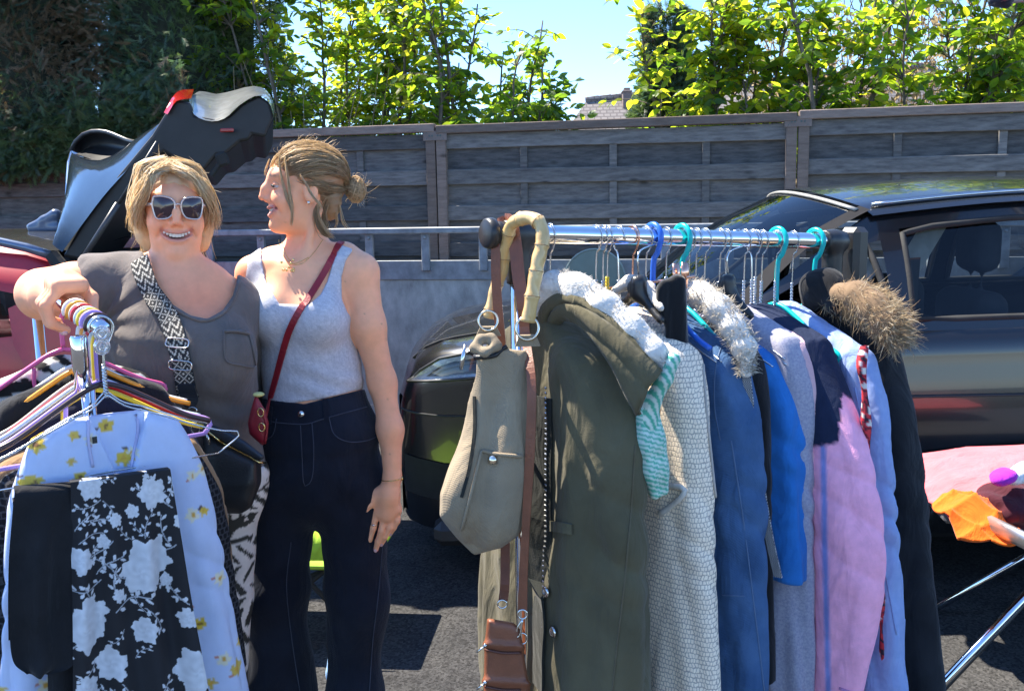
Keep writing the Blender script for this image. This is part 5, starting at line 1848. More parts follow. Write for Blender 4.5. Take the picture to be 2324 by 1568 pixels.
# grey vest
TANK = [(566, 560), (592, 552), (596, 600), (604, 640), (634, 690), (700, 692), (728, 668), (742, 640), (757, 590), (766, 553), (802, 566), (786, 590), (775, 630), (776, 680), (790, 712), (812, 728), (850, 760), (848, 878), (800, 888), (720, 908), (640, 917), (585, 906), (560, 880), (535, 740), (548, 680), (556, 620)]
def tankB(P):
    d = torsoB(P) - .0065
    uv = project(P)
    lowr = smooth01((800 - uv[:, 1]) / -60)
    d = d + .0026 * np.sin((uv[:, 1] - .16 * (uv[:, 0] - 700) + 10 * np.sin(uv[:, 0] / 45)) / 7.5) * lowr * smooth01((uv[:, 0] - 590) / 120) + wob(P, 8, (20, 20, 30), .0012)
    return smax(d, poly_sd(uv, TANK) * .00117, .004)
def tank_col(V):
    rs = np.random.RandomState(1)
    n = wob(V, 61, (420, 420, 900), .5) + wob(V, 62, (800, 800, 1400), .5) + rs.normal(size=len(V)) * .3
    k = np.clip(.55 + .3 * n, 0, 1)[:, None]
    return np.array([.36, .37, .42]) * (1 - k) + np.array([.62, .62, .66]) * k
vest_m = mat('heather_grey', (1, 1, 1), rough=.9, attr=True, var=.12, vscale=380, bump=.2, bscale=500)
vest = sdf_mesh('vest', tankB, (-.75, 2.22, .93), (-.28, 2.66, 1.5), .005, vest_m, womB, tank_col)

# jeans
def jeansB(P):
    d = ell(P, B_(722, 985), (.163, .118, .14))
    d = smin(d, ell(P, B_(727, 1090), (.178, .125, .13)), .06)
    d1 = chain(P, [B_(640, 1120), B_(622, 1350, -.01), B_(632, 1560), B_(635, 1745)], [.098, .084, .1, .115], .05)
    d2 = chain(P, [B_(800, 1120), B_(812, 1350, -.01), B_(804, 1560), B_(806, 1745)], [.098, .08, .072, .085], .05)
    d = smin(d, np.minimum(d1, d2), .035)
    d = smin(d, np.maximum(torsoB(P) - .009, B_(722, 1000)[2] - P[:, 2]), .02)
    uv = project(P)
    f = wob(P, 17, (16, 16, 26), .003) + .0035 * np.sin((uv[:, 1] - .8 * np.abs(uv[:, 0] - 722)) / 17) * np.exp(-((uv[:, 1] - 1120) / 70) ** 2) + .004 * np.sin((uv[:, 1] + .4 * uv[:, 0]) / 26) * smooth01((uv[:, 1] - 1250) / 100)
    d = d + f
    top_ = np.interp(uv[:, 0], [590, 650, 690, 740, 850], [903, 911, 917, 904, 877])
    d = smax(d, (top_ - uv[:, 1]) * .00117, .004)
    return smax(d, .03 - P[:, 2], .01)
denim_d = mat('dark_denim', (.006, .008, .016), rough=.9, col2=(.012, .017, .031), vscale=6, bump=.25, bscale=900, weave=.15, sheen=.1, spec=.2, wrinkle=.35)
jeans = sdf_mesh('jeans', jeansB, (-.85, 2.18, .0), (-.2, 2.72, 1.06), .0072, denim_d, womB)
thread = mat('denim_thread', (.045, .055, .085), rough=.8)
jl = [[(608, 955), (640, 960), (694, 962), (735, 950), (800, 932), (852, 918)], [(682, 965), (686, 1040), (690, 1100), (708, 1085), (712, 1020), (708, 960)], [(746, 945), (758, 985), (790, 1002), (830, 1000), (856, 990)], [(628, 950), (620, 985), (600, 1000)], [(660, 1230), (650, 1330), (662, 1450), (680, 1568)], [(868, 1230), (858, 1350), (846, 1450), (838, 1568)]]
for uvs in jl:
    P, N = path_on(jeansB, uvs, 26, .001); b = MB(); b.tube(P, .0014, 4); b.build('seam', thread, jeans, True)
for uvs in (((618, 922), (614, 962)), ((737, 906), (741, 952))):
    P, N = path_on(jeansB, uvs, 6, .004); b = MB(); b.ribbon(P, N, .012, .004); b.build('belt_loop', denim_d, jeans)
p, n = hit(jeansB, 684, 939, off=.003)
b = MB(); b.lathe([(.0085, 0), (.0085, .003), (.006, .0045), (.0015, .005)], p, n, 16); b.build('button', nickel, jeans, True)
for u in (640, 800):
    p = B_(u, 1745) * [1, 1, 0]
    sdf_mesh('shoe', lambda P: smax(ell(P, p + [0, -.07, .035], (.048, .13, .045)), .004 - P[:, 2], .004), p - [.1, .26, .01], p + [.1, .16, .12], .012, mat('white_shoe', (.6, .6, .58), rough=.6), womB)

# jewellery
fs = lambda P: np.minimum(skinB(P), tankB(P))
for uv, nm in (([(640, 548), (650, 580), (668, 600), (690, 596), (715, 570), (732, 545)], 'gold necklace'), ([(632, 545), (640, 575), (655, 596), (672, 598), (700, 585)], 'fine gold chain')):
    P, N = path_on(skinB, uv, 60, .002)
    b = MB(); b.tube(P, .0008, 5)
    if nm == 'gold necklace':
        c = hit(skinB, 662, 604, off=.004)[0]
        rs = np.random.RandomState(2)
        for k in range(9):
            b.ball(c + np.array([rs.normal() * .011, -.002, rs.normal() * .008 - .004]), (.0035, .002, .0035), nu=8, nv=6)
    tag(b.build('necklace', gold, None, True), 'gold necklace with cluster pendant on the young woman' if nm == 'gold necklace' else 'fine plain gold chain worn above the pendant necklace', 'necklace')
w0 = B_(890, 1086, hy + .004)
b = MB(); b.tube([w0 + np.array([.0275 * math.cos(a), .026 * math.sin(a), .003 * math.cos(a + .6)]) for a in np.linspace(0, 6.283, 26, endpoint=False)], .0012, 5, close=True); b.lathe([(.005, 0), (.005, .002)], w0 + [.027, -.004, .001], (1, -.4, 0), 10)
tag(b.build('bracelet', gold, None, True), 'thin gold bracelet on the young woman\'s wrist', 'bracelet')
rp = lerp(fB[0][0][0], fB[0][0][1], .75); rd = unit(fB[0][0][1] - fB[0][0][0]); rx = unit(np.cross(rd, (0, 1, 0))); ry = np.cross(rd, rx)
b = MB(); b.tube([rp + .0098 * (math.cos(a) * rx + math.sin(a) * ry) for a in np.linspace(0, 6.283, 18, endpoint=False)], .0013, 5, close=True); b.ball(rp + ry * (.011 if ry[1] < 0 else -.011), .003, nu=8, nv=6)
tag(b.build('ring', chrome('silver_ring', (.8, .8, .8), .15), None, True), 'thin ring on the young woman\'s index finger', 'ring')

# red purse and strap
pur = thing('red_purse', B_(590, 1020, -.29), 'small red leather purse hanging at the young woman\'s hip', 'purse')
red_l = mat('red_leather', (.26, .012, .022), rough=.42, var=.15, bump=.25, bscale=300)
fo = lambda P: np.minimum(fs(P), jeansB(P))
Pa, Na = path_on(fo, [(776, 552), (752, 590), (728, 632), (700, 680), (672, 722), (655, 752), (645, 790), (630, 850), (614, 910)], 46, .004)
for _ in range(10):
    Pa[1:-1] = (Pa[:-2] + Pa[1:-1] + Pa[2:]) / 3
endp = B_(601, 952, -.3)
Pa = np.vstack([Pa, [lerp(Pa[-1], endp, t) for t in (.35, .7, 1)]]); Na = np.vstack([Na, [[-.2, -1, 0]] * 3])
for i in range(1, len(Pa)):   # keep the strap outside the body
    e = fo(Pa[i][None])[0]
    if e < .003:
        Pa[i] = Pa[i] + Na[i] * (.0035 - e)
b = MB(); b.ribbon(Pa, Na, .0165, .0035); b.build('strap', red_l, pur)
def purf(P):
    uv = project(P)
    d = poly_sd(uv, [(580, 895), (602, 930), (610, 960), (606, 1000), (596, 1012), (566, 985), (562, 960), (572, 920)]) * .0011
    return smax(d, np.abs(P[:, 1] - (YB - .29)) - .03, .02)
sdf_mesh('purse_body', purf, B_(545, 1035, -.35), B_(630, 870, -.22), .005, red_l, pur)
P, N = path_on(purf, [(590, 925), (604, 965), (600, 1005)], 12, .002); b = MB(); b.tube(P, .003, 6); b.build('piping', red_l, pur, True)
b = MB()
for (u, v) in ((592, 935), (595, 968)):
    c = hit(purf, u, v, off=.004)[0]; b.tube([c + [.007 * math.cos(a), -.002, .01 * math.sin(a)] for a in np.linspace(0, 6.28, 14, endpoint=False)], .0016, 5, close=True)
b.build('buckle', gold, pur, True)
# pale yellow cloth edge above the purse
b = MB(); b.ball(B_(587, 895, -.3), (.014, .012, .006)); tag(b.build('scarf_end', mat('pale_yellow', (.6, .55, .2), rough=.8), None, True), 'pale yellow cloth end tucked into the red purse', 'scarf')

# hair of the younger woman: swept back into a bun, loose strands
def hairB():
    rs = np.random.RandomState(8)
    C0 = np.array([0, -.018, .03]); RR = np.array([.074, .094, .078])
    pal = np.array([(.3, .19, .11), (.42, .28, .16), (.56, .39, .23), (.18, .115, .07), (.7, .52, .32)])
    paths, wd, cols = [], [], []
    bun = np.array([0, -.128, -.008])
    db = unit((bun - C0) / RR)
    hl = np.array([(0, .074, .088), (.03, .072, .08), (.052, .056, .062), (.066, .034, .034), (.07, .012, .012), (.07, -.02, .012), (.066, -.042, -.03), (.055, -.058, -.07), (.03, -.07, -.09), (0, -.075, -.095)])
    hlc = resample(hl, 200)
    def curve(r0, dr=1.05, jit=.006):
        d0 = unit((r0 - C0) / RR)
        out = []
        for t in np.linspace(0, 1, 14):
            d = unit(d0 * (1 - t) + db * t + np.array([0, 0, .28]) * math.sin(math.pi * t) * (d0[2] > -.2))
            out.append(C0 + d * RR * (dr + .02 * math.sin(math.pi * t)))
        return np.array(out)
    for i in range(2000):
        s = -1 if rs.rand() < .6 else 1
        r0 = hlc[rs.randint(200)] * [s, 1, 1] + rs.normal(size=3) * .004
        if rs.rand() < .45:    # rooted further back on the scalp
            d = unit(rs.normal(size=3)); d[2] = abs(d[2]); d[1] = abs(d[1]) - .35
            r0 = C0 + unit(d) * RR * .98
        P = curve(r0, rs.uniform(1.0, 1.06))
        P[2:] += np.cumsum(rs.normal(size=(12, 3)) * .0011, 0)
        paths.append(P); wd.append(rs.uniform(.0005, .0013)); cols.append(pal[rs.choice(5, p=[.27, .27, .2, .13, .13])] * rs.uniform(.85, 1.1))
    # bun: coils
    for i in range(260):
        a0 = rs.uniform(0, 6.28); ax = unit(rs.normal(size=3)); r = rs.uniform(.02, .033)
        u1 = unit(np.cross(ax, (1, .2, .3))); u2 = np.cross(ax, u1)
        P = np.array([bun + np.array([0, -.012, 0]) + r * (math.cos(a0 + t) * u1 + math.sin(a0 + t) * u2) * [1, .85, 1.1] for t in np.linspace(0, rs.uniform(2, 4.5), 14)])
        paths.append(P); wd.append(rs.uniform(.0008, .0016)); cols.append(pal[rs.choice([1, 2, 4, 4])] * 1.15)
    for i in range(45):
        d = unit(rs.normal(size=3) + [0, -.9, .1]); L = rs.uniform(.01, .035)
        p0 = bun + d * .028
        paths.append(resample([p0, p0 + d * L * .6 + rs.normal(size=3) * .006, p0 + d * L + rs.normal(size=3) * .01], 7)); wd.append(.0004); cols.append(pal[4])
    for i in range(60):   # flyaways on the crown
        d = unit((rs.normal() * .5, rs.normal() * .7, 1)); p0 = C0 + d * RR * 1.08; L = rs.uniform(.008, .024)
        paths.append(resample([p0, p0 + d * L * .5 + rs.normal(size=3) * .004, p0 + d * L + [0, -.012, 0]], 6)); wd.append(.00035); cols.append(pal[4])
    tl = [np.array([tb(*p) for p in P]) for P in paths]
    # loose locks placed in the view: front lock, nape wisps
    def lock(zs, dy, n, w, spread, pl):
        for k in range(n):
            j = rs.normal(size=2) * spread
            P = [B_((660 + (x + j[0] * (.4 + i / len(zs))) / 4.9) * .8485, (340 + (y + j[1]) / 4.9) * .8485, dy + rs.normal() * .002) for i, (x, y) in enumerate(zs)]
            tl.append(resample(P, 14)); wd.append(w * rs.uniform(.6, 1.2)); cols.append(pal[rs.choice(pl)] * rs.uniform(.9, 1.15))
    lock([(425, 370), (435, 520), (470, 720), (520, 900), (572, 1030), (600, 1150), (588, 1290)], -.075, 26, .0013, 12, [1, 2, 4, 4])
    lock([(500, 400), (520, 560), (545, 720), (565, 900), (590, 1050), (595, 1180)], -.077, 14, .0012, 12, [2, 4, 4])
    lock([(300, 420), (265, 500), (245, 580), (240, 640)], -.045, 8, .0009, 8, [2, 4])
    lock([(930, 1000), (945, 1150), (990, 1270), (1060, 1380), (1150, 1460)], -.06, 14, .0011, 12, [1, 2, 4])
    lock([(1180, 900), (1170, 1100), (1180, 1240), (1150, 1330)], .0, 10, .001, 14, [2, 4])
    lock([(1200, 980), (1230, 1120), (1260, 1250), (1330, 1340)], .0, 10, .001, 14, [2, 4])
    lock([(960, 1000), (900, 1130), (930, 1260), (1000, 1370), (1110, 1420)], -.05, 40, .0014, 26, [0, 1, 3])
    lock([(1060, 980), (1010, 1120), (1020, 1240), (1060, 1360)], -.03, 40, .0014, 30, [0, 1, 2])
    lock([(700, 620), (790, 760), (850, 870), (950, 1000), (985, 1100)], -.088, 12, .001, 10, [2, 4])
    hair_strands(tl, wd, cols, 'hair', hair_m, womB)
    def capf(P):
        q = (P - HB) @ RHB
        d = ell(q, C0, RR * 1.015)
        d = smin(d, ell(q, (0, -.07, -.04), (.044, .03, .05)), .03)
        d = smin(d, ell(q, bun + [0, -.01, 0], (.028, .026, .032)), .015)
        qs = np.stack([np.abs(q[:, 0]), q[:, 1], q[:, 2]], 1)
        # hairline: keep the face, temples and ears free
        d = smax(d, -ell(q, (0, .135, -.03), (.08, .09, .118)), .012)
        d = smax(d, -ell(qs, (.075, .028, -.036), (.034, .058, .066)), .012)
        return d + .0016 * np.sin(q[:, 2] * 330 + q[:, 1] * 60)
    sdf_mesh('hair_base', capf, HB - [.2, .16, .18], HB + [.2, .16, .16], .0055, hair_m, womB, lambda V: np.repeat(np.array([[.36, .25, .15]]), len(V), 0))
hairB()
# ================================================================== clothes rails
chr_m = chrome('chrome', (.82, .83, .85), .06)
wire_m = chrome('wire', (.62, .63, .64), .22)
copper_m = chrome('copper_wire', (.8, .45, .32), .2)
blkp = mat('black_moulded_plastic', (.022, .022, .023), rough=.38, var=.2, bump=.05)
def plastic(name, c):
    return mat(name, c, rough=.3, var=.05, spec=.5)
teal_p, blue_p = plastic('teal_plastic', (.0, .42, .42)), plastic('blue_plastic', (.03, .14, .6))

# ---- right rail
BR0, BR1 = W(1128, 530, 1.77), W(1915, 548, 2.25)
BRD = unit(BR1 - BR0); BRH = unit(BRD * [1, 1, 0]); BRS = np.array([BRH[1], -BRH[0], 0.0])
BRL = np.linalg.norm(BR1 - BR0)
_t = np.linspace(-.1, BRL + .1, 400)
_u = project(BR0 + _t[:, None] * BRD)[:, 0]
def bar_t(u):
    return float(np.interp(u, _u, _t))
railR = thing('clothes_rail', (BR0 + BR1) / 2 * [1, 1, 0], 'chrome clothes rail with black end joints on the right', 'clothes rail', 'clothes rails')
b = MB(); b.tube([BR0 + BRD * t for t in np.linspace(-.01, BRL, 12)], .0185, 24); b.build('bar', chr_m, railR, True)
tP = bar_t(1176); PL = BR0 + BRD * tP; PRr = BR0 + BRD * bar_t(1890)
for p in (PL, PRr):
    b = MB(); b.tube([p - [0, 0, .05], [p[0], p[1], .05]], .018, 20); b.build('post', chr_m, railR, True)
    def jf(P):
        d = cap(P, p - BRD * .035, p + BRD * .03, .026, .026)
        return smin(d, cap(P, p - [0, 0, .0], p - [0, 0, .1], .025, .024), .015)
    def jf2(P):
        d = jf(P)
        d = np.maximum(d, p[2] - .098 - P[:, 2])
        return np.maximum(d, np.abs((P - p) @ BRD) - .034)
    sdf_mesh('joint', jf2, p - [.09, .09, .13], p + [.09, .09, .05], .006, blkp, railR)
    b = MB(); b.tube([np.array([p[0], p[1], .04]) + BRS * a for a in np.linspace(-.3, .3, 5)], .018, 12); b.build('foot', chr_m, railR, True)
def endcap(c, d):
    b = MB(); b.lathe([(.024, -.006), (.029, -.003), (.03, .004), (.028, .012), (.024, .015)], c, d, 24); b.build('end_cap', blkp, railR, True)
endcap(BR0 - BRD * .012, -BRD)
endcap(BR0 + BRD * (BRL + .025), BRD)
b = MB(); b.tube([BR0 - BRD * .01, PL - BRD * .03], .0235, 20); b.build('bar_sleeve', blkp, railR, True)
# the dark second joint behind the right end
b = MB(); b.box(PRr + BRD * .075 - [0, 0, .05], (.05, .06, .17), frame(BRS), ch=.012); b.build('side_joint', blkp, railR)

# ---- left rail
railL = thing('clothes_rail', LB0 * [1, 1, 0], 'chrome clothes rail gripped by the blonde woman on the left', 'clothes rail', 'clothes rails')
b = MB(); b.tube([LB0 - LBD * .02, LB1 + LBD * .12], .0135, 16); b.build('bar', chr_m, railL, True)
pp = W(190, 780, LB0[1] + .02)
b = MB(); b.lathe([(.0155, 0), (.0155, .105), (.0135, .109), (.012, .109)], W(190, 894, LB0[1] + .02), (0, 0, 1), 24); b.build('post_collar', chr_m, railL, True)
b = MB(); b.tube([[pp[0], pp[1], W(190, 894, LB0[1] + .02)[2] + .01], [pp[0], pp[1], .04]], .0125, 16); b.build('post', chr_m, railL, True)
pf = LB1 + LBD * .1
b = MB(); b.tube([pf, [pf[0], pf[1], .04]], .0125, 16); b.build('post', chr_m, railL, True)
b = MB(); b.tube([np.array([pp[0], pp[1], .03]) - gx * .25, np.array([pp[0], pp[1], .03]) + gx * .25], .0125, 12); b.build('foot', chr_m, railL, True)

# ---- hangers
def hook_path(R, drop, side=1):
    """question-mark hook in (a, c): over the bar, down to the neck"""
    P = [(-side * R * math.cos(t), R * math.sin(t)) for t in np.linspace(-.35, math.pi + .35, 14)]
    P += [(side * R * .55, -R * 1.25), (side * R * .12, -R * 1.8), (0, -drop * .72), (0, -drop)]
    return P
def hanger(O, s, n, m, label, cat='hanger', group=None, r=.0017, half=.2, slope=.42, drop=.11, low=True, R=.021, twist=True, side=1, name='wire_hanger', arm_r=None, extra=None, hookmat=None, lowdrop=0.02, tip=.02, yaw=0.0):
    """O on the bar, s shoulder direction, n along the bar"""
    s = unit(s); n = unit(n)
    if yaw:
        s = unit(s * math.cos(yaw) + n * math.sin(yaw))
    def q(a, c, o=0.0):
        return O + s * a + np.array([0, 0, c]) + n * o
    root = thing(name, O - [0, 0, .3], label, cat, group)
    b = MB(); HP = resample(hook_path(R, drop, side), 34)
    b.tube([q(a, c) for a, c in HP], r * (1 if hookmat is None else .7), 7)
    b.build('hook', hookmat or m, root, True)
    ar = arm_r or r
    b = MB()
    if twist:
        for ph in (0, math.pi):
            b.tube([q(.0026 * math.cos(k * 1.2 + ph), lerp(-drop * .62, -drop - .012, k / 26), .0026 * math.sin(k * 1.2 + ph)) for k in range(27)], r, 5)
        b.build('twist', m, root, True)
    z1 = -drop - .01
    zE = z1 - .015 - slope * half
    for sg in (-1, 1):
        P = [(0, z1 + .004), (sg * .03, z1 - .022 if twist else z1 - .006), (sg * .07, z1 - .022 - slope * .04 if twist else z1 - slope * .07), (sg * half * .75, zE + slope * half * .25), (sg * half, zE)]
        if low:
            P += [(sg * (half + tip * .4), zE - .012), (sg * (half - .005), zE - lowdrop)]
        b = MB(); b.tube([q(a, c) for a, c in resample(P, 26)], ar, 7); b.build('arm', m, root, True)
    if low:
        b = MB(); b.tube([q(a, zE - lowdrop) for a in (-half + .005, half - .005)], ar * .9, 7); b.build('crossbar', m, root, True)
    if extra:
        extra(root, q, z1, zE)
    return q, z1, zE

# ---- garments as soft volumes hung from a hanger
def ridge(x):
    """sharp-valley wave in -1..1"""
    return 1 - 2 * np.abs(np.sin(x / 2)) ** .65
def garment(O, s, n, drop=.12, wsh=.2, whem=.23, th=.04, thh=.06, slope=.42, length=.95, sl_len=.6, sl_r=(.06, .055, .045), sl_out=.03, sl_fwd=0.0, fold=.006, seed=0, sleeves=(1, -1), sl_bend=.0, fk=42.0, off=0.0, sq=.62):
    s = unit(s); n = unit(n * np.array([1, 1, 0]))
    def loc(P):
        d = P - O
        return d @ s, d @ n - off, d[:, 2]
    rs = np.random.RandomState(seed)
    ph = rs.uniform(0, 6.28, 10)
    def f(P):
        a, b, c = loc(P)
        aa = np.abs(a)
        t = np.clip((-c - drop) / length, 0, 1)
        wh = lerp(wsh, whem, t); tk = lerp(th, thh, t)
        fo = fold * (.2 + 1.1 * t) * (ridge(a * fk + ph[0] + 1.6 * np.sin(c * 3 + ph[1])) + .6 * np.sin(a * fk * 1.9 + ph[2] + 1.5 * np.sin(c * 5 + ph[3])))
        b2 = np.abs(b) + fo * .8
        r = tk * .8
        qa, qb = aa - (wh - r), b2 - (tk - r)
        d2 = np.hypot(np.maximum(qa, 0), np.maximum(qb, 0)) + np.minimum(np.maximum(qa, qb), 0) - r
        dt = (c + drop + slope * np.sqrt(a * a + .0006) + 1.1 * np.maximum(aa - wsh + .02, 0)) / math.sqrt(1 + slope * slope)
        d = smax(d2, dt, .03)
        d = smax(d, -(c + length + .01 * np.sin(a * 25 + ph[4])), .01)
        c0 = -(drop + slope * wsh) + .01
        for sg in sleeves:
            ts = np.clip((c0 - c) / sl_len, 0, 1)
            ac = wsh - sl_r[0] * .55 + (sl_out + sl_r[0] * .3) * ts + sl_bend * np.sin(math.pi * ts)
            bc = sl_fwd * ts * ts
            rr = np.interp(ts, [0, .45, 1], sl_r)
            x, y = sg * a - ac, (b - bc) / sq
            rad = np.hypot(x, y); phi = np.arctan2(y, x)
            el = np.exp(-((ts - .42) / .16) ** 2)
            fs = fold * ((.35 + .8 * ts) * ridge(phi * 3 + ph[5] + 2.2 * np.sin(c * 4.5 + ph[6])) + .7 * el * ridge(c * 75 + 2.4 * phi + 1.5 * np.sin(c * 20 + ph[7])) + .35 * np.sin(phi * 5 + c * 11 + ph[8]))
            e = (rad - rr + fs) * .75
            e = smax(e, dt, .045)
            e = smax(e, -(c - (c0 - sl_len)), .01)
            d = smin(d, e, .014)
        return d + wob(P, seed + 91, (60, 60, 28), fold * .14)
    return f, loc
def gbox(O, s, n, length, r=.36):
    return O - np.array([r, r, length + .05]), O + np.array([r, r, .06])

def fabric(name, c, **k):
    kw = dict(rough=.92, var=.12, vscale=14, bump=.22, bscale=420, spec=.2, sheen=.1, wrinkle=.45)
    kw.update(k)
    return mat(name, c, **kw)
attr_cloth = mat('patterned_cloth', (1, 1, 1), rough=.92, attr=True, var=.08, vscale=40, bump=.25, bscale=420, spec=.2, wrinkle=.4)

def fluff(path, rad, n, L, cols, seed, name, parent, m=None, down=0.0, w=.0006, flow=None, radial=1.0):
    """short fibres all over a tube-like path"""
    rs = np.random.RandomState(seed)
    P = resample(path, 80); R_ = np.interp(np.linspace(0, 1, 80), np.linspace(0, 1, len(rad)), rad)
    T = np.gradient(P, axis=0)
    ps, ws, cs = [], [], []
    for i in range(n):
        k = rs.randint(80); d = rs.normal(size=3); d -= unit(T[k]) * (d @ unit(T[k])); d = unit(d)
        p0 = P[k] + d * R_[k] * .9 + unit(T[k]) * rs.normal() * .004
        l = L * rs.uniform(.5, 1.3); e = d * radial + rs.normal(size=3) * .45 * radial ** .5 + np.array([0, 0, -down]) + (0 if flow is None else np.asarray(flow))
        ps.append(resample([p0, p0 + e * l * .5, p0 + e * l * .8 + rs.normal(size=3) * l * .3], 4)); ws.append(w * rs.uniform(.6, 1.3)); cs.append(np.array(cols[rs.randint(len(cols))]) * rs.uniform(.88, 1.1))
    return hair_strands(ps, ws, cs, name, m or fur_m, parent)
fur_m = mat('fibres', (1, 1, 1), rough=.8, attr=True, var=.05, spec=.2)
translucent(fur_m, .25, (.8, .72, .6))
def pt(u, v, y):
    return W(u, v, y)
def soft_tube(name, path, rad, m, parent, h=.007, k=.02, fuzz=.0, flat=None, colf=None):
    path = np.array(path)
    def f(P):
        d = chain(P, path, rad, k)
        return d + (wob(P, 5, (90, 90, 90), fuzz) if fuzz else 0)
    mr = max(rad) + .02
    sdf_mesh(name, f, path.min(0) - mr, path.max(0) + mr, h, m, parent, colf)
    return f

# ------------------------------------------------ garments on the right rail
def HK(u):
    return BR0 + BRD * bar_t(u)
WLAB = 'thin metal wire hanger hooked over the chrome rail'
WG = 'plain wire hangers on the right rail'
def gthing(name, O, label, cat, length=.9):
    return thing(name, O - np.array([0, 0, length]), label, cat)

# 1 olive parka
O = HK(1255)
par = gthing('parka', O, 'olive green parka with white fleece-lined hood, front of the rail', 'coat', .9)
olive = fabric('olive_cotton', (.1, .087, .05), vscale=5, var=.25, fac=(.3, .7))
olive_d = fabric('olive_dark_lining', (.022, .024, .02))
fpar, lpar = garment(O, BRS, BRH, drop=.135, wsh=.19, whem=.235, th=.06, thh=.1, slope=.52, length=1.0, sl_len=.8, sl_r=(.088, .08, .075), sl_out=.035, fold=.011, seed=3, sl_bend=.01, fk=26, sq=.8)
sdf_mesh('coat_body', fpar, *gbox(O, BRS, BRH, 1.02, .42), .0085, olive, par)
hp = [pt(1222, 735, 1.81), pt(1226, 678, 1.80), pt(1258, 648, 1.78), pt(1310, 655, 1.74), pt(1370, 695, 1.70), pt(1430, 745, 1.665), pt(1482, 795, 1.64), pt(1512, 828, 1.625)]
hr_ = [.016, .022, .026, .027, .026, .024, .02, .012]
cream = [(.66, .63, .58), (.72, .69, .64), (.58, .55, .5)]
flm = mat('fleece', (.64, .61, .56), rough=.95, var=.1, vscale=120, bump=.5, bscale=160)
soft_tube('fleece_trim', hp, hr_, flm, par, .0055, .02, .0018)
fluff(hp, hr_, 4200, .007, cream, 5, 'fleece_fibres', par)
hu = resample([pt(1232, 745, 1.80), pt(1238, 690, 1.79), pt(1268, 668, 1.765), pt(1312, 676, 1.725), pt(1368, 716, 1.685), pt(1426, 766, 1.65), pt(1476, 816, 1.625), pt(1500, 845, 1.615)], 30)
hl2 = resample([pt(1246, 840, 1.80), pt(1252, 760, 1.79), pt(1282, 722, 1.755), pt(1320, 735, 1.71), pt(1362, 780, 1.665), pt(1402, 835, 1.635), pt(1430, 895, 1.62), pt(1452, 940, 1.615)], 30)
b = MB(); b.grid(np.array([[lerp(hu[i], hl2[i], t) + np.array([-.1, -.3, .22]) * .05 * math.sin(math.pi * t) + np.array([0, -.004, 0]) * math.sin(t * 14 + i * .35) for t in np.linspace(0, 1, 12)] for i in range(30)]))
o = b.build('hood', olive, par, True); md = o.modifiers.new('thick', 'SOLIDIFY'); md.thickness = .012; md.offset = -1
b = MB(); b.tube(hl2 + [0, -.003, 0], .0035, 6); b.build('hood_hem', olive, par, True)
# front edge, lining, zip and snaps on the open front (left side)
P, N = path_on(fpar, [(1235, 900), (1232, 1100), (1228, 1300), (1225, 1560)], 20, .004, 1.2, 2.4); b = MB(); b.ribbon(P, N, .055, .004); b.build('placket', olive_d, par)
P, N = path_on(fpar, [(1246, 880), (1244, 1100), (1240, 1300), (1236, 1560)], 60, .007, 1.2, 2.4); b = MB()
for i in range(0, 60):
    b.box(P[i], (.006, .003, .0045), frame(N[i]), ch=.001)
z = b.build('zip_teeth', wire_m, par); z['kind'] = 'stuff'
for (u, v) in ((1245, 1342), (1262, 1432)):
    p, n = hit(fpar, u, v, 1.2, 2.4, .005); b = MB(); b.lathe([(.011, 0), (.011, .004), (.007, .006), (.004, .004)], p, n, 14); b.build('snap', nickel, par, True)
P, N = path_on(fpar, [(1236, 1190), (1275, 1196), (1300, 1200)], 8, .003, 1.2, 2.4); b = MB(); b.ribbon(P, N, .02, .004); b.build('pocket_flap', olive, par)
P, N = path_on(fpar, [(1442, 1010), (1432, 1160), (1418, 1320), (1400, 1470), (1390, 1568)], 40, .0, 1.2, 2.4); b = MB(); b.tube(P, .0018, 5); b.build('sleeve_seam', fabric('olive_seam', (.12, .1, .06)), par, True)
hanger(HK(1248), BRS, BRH, wire_m, 'wire hook with wooden neck holding the olive parka', half=.17, drop=.09, low=False, name='wooden_hanger', twist=False,
       extra=lambda root, q, z1, zE: MB().lathe([(.016, -.03), (.018, .0), (.015, .014), (.004, .018)], q(0, z1 + .0), (0, 0, 1), 14).build('wooden_neck', mat('hanger_wood', (.55, .36, .17), rough=.4), root, True))

# 2 green striped knit on a yellow wire hanger
yel_w = plastic('yellow_wire', (.75, .52, .02))
O2 = HK(1378)
hanger(O2, BRS, BRH, yel_w, 'bright yellow coated wire hanger carrying the striped knit', half=.19, drop=.135, slope=.55, r=.0022, name='yellow_wire_hanger', hookmat=wire_m)
gk = gthing('striped_top', O2, 'mint green and white striped knit top on the yellow hanger', 'top', .6)
sp = [pt(1528, 815, 1.62), pt(1508, 860, 1.625), pt(1480, 910, 1.64), pt(1470, 960, 1.65)]
def strp(V):
    k = np.sin((V @ unit((.3, .2, 1.0))) * 2 * math.pi / .0085) > 0
    return np.where(k[:, None], np.array([.1, .42, .3]), np.array([.6, .72, .64]))
def strp2(V):
    k = np.sin((V @ unit((.75, .55, .5))) * 2 * math.pi / .011) > 0
    return np.where(k[:, None], np.array([.1, .42, .3]), np.array([.6, .72, .64]))
sdf_mesh('strap', lambda P: chain(P, sp, [.013, .014, .015, .02], .01), np.min(sp, 0) - .03, np.max(sp, 0) + .03, .0035, attr_cloth, gk, strp2)
bp = [pt(1468, 930, 1.655), pt(1470, 1000, 1.66), pt(1478, 1060, 1.66), pt(1492, 1110, 1.66)]
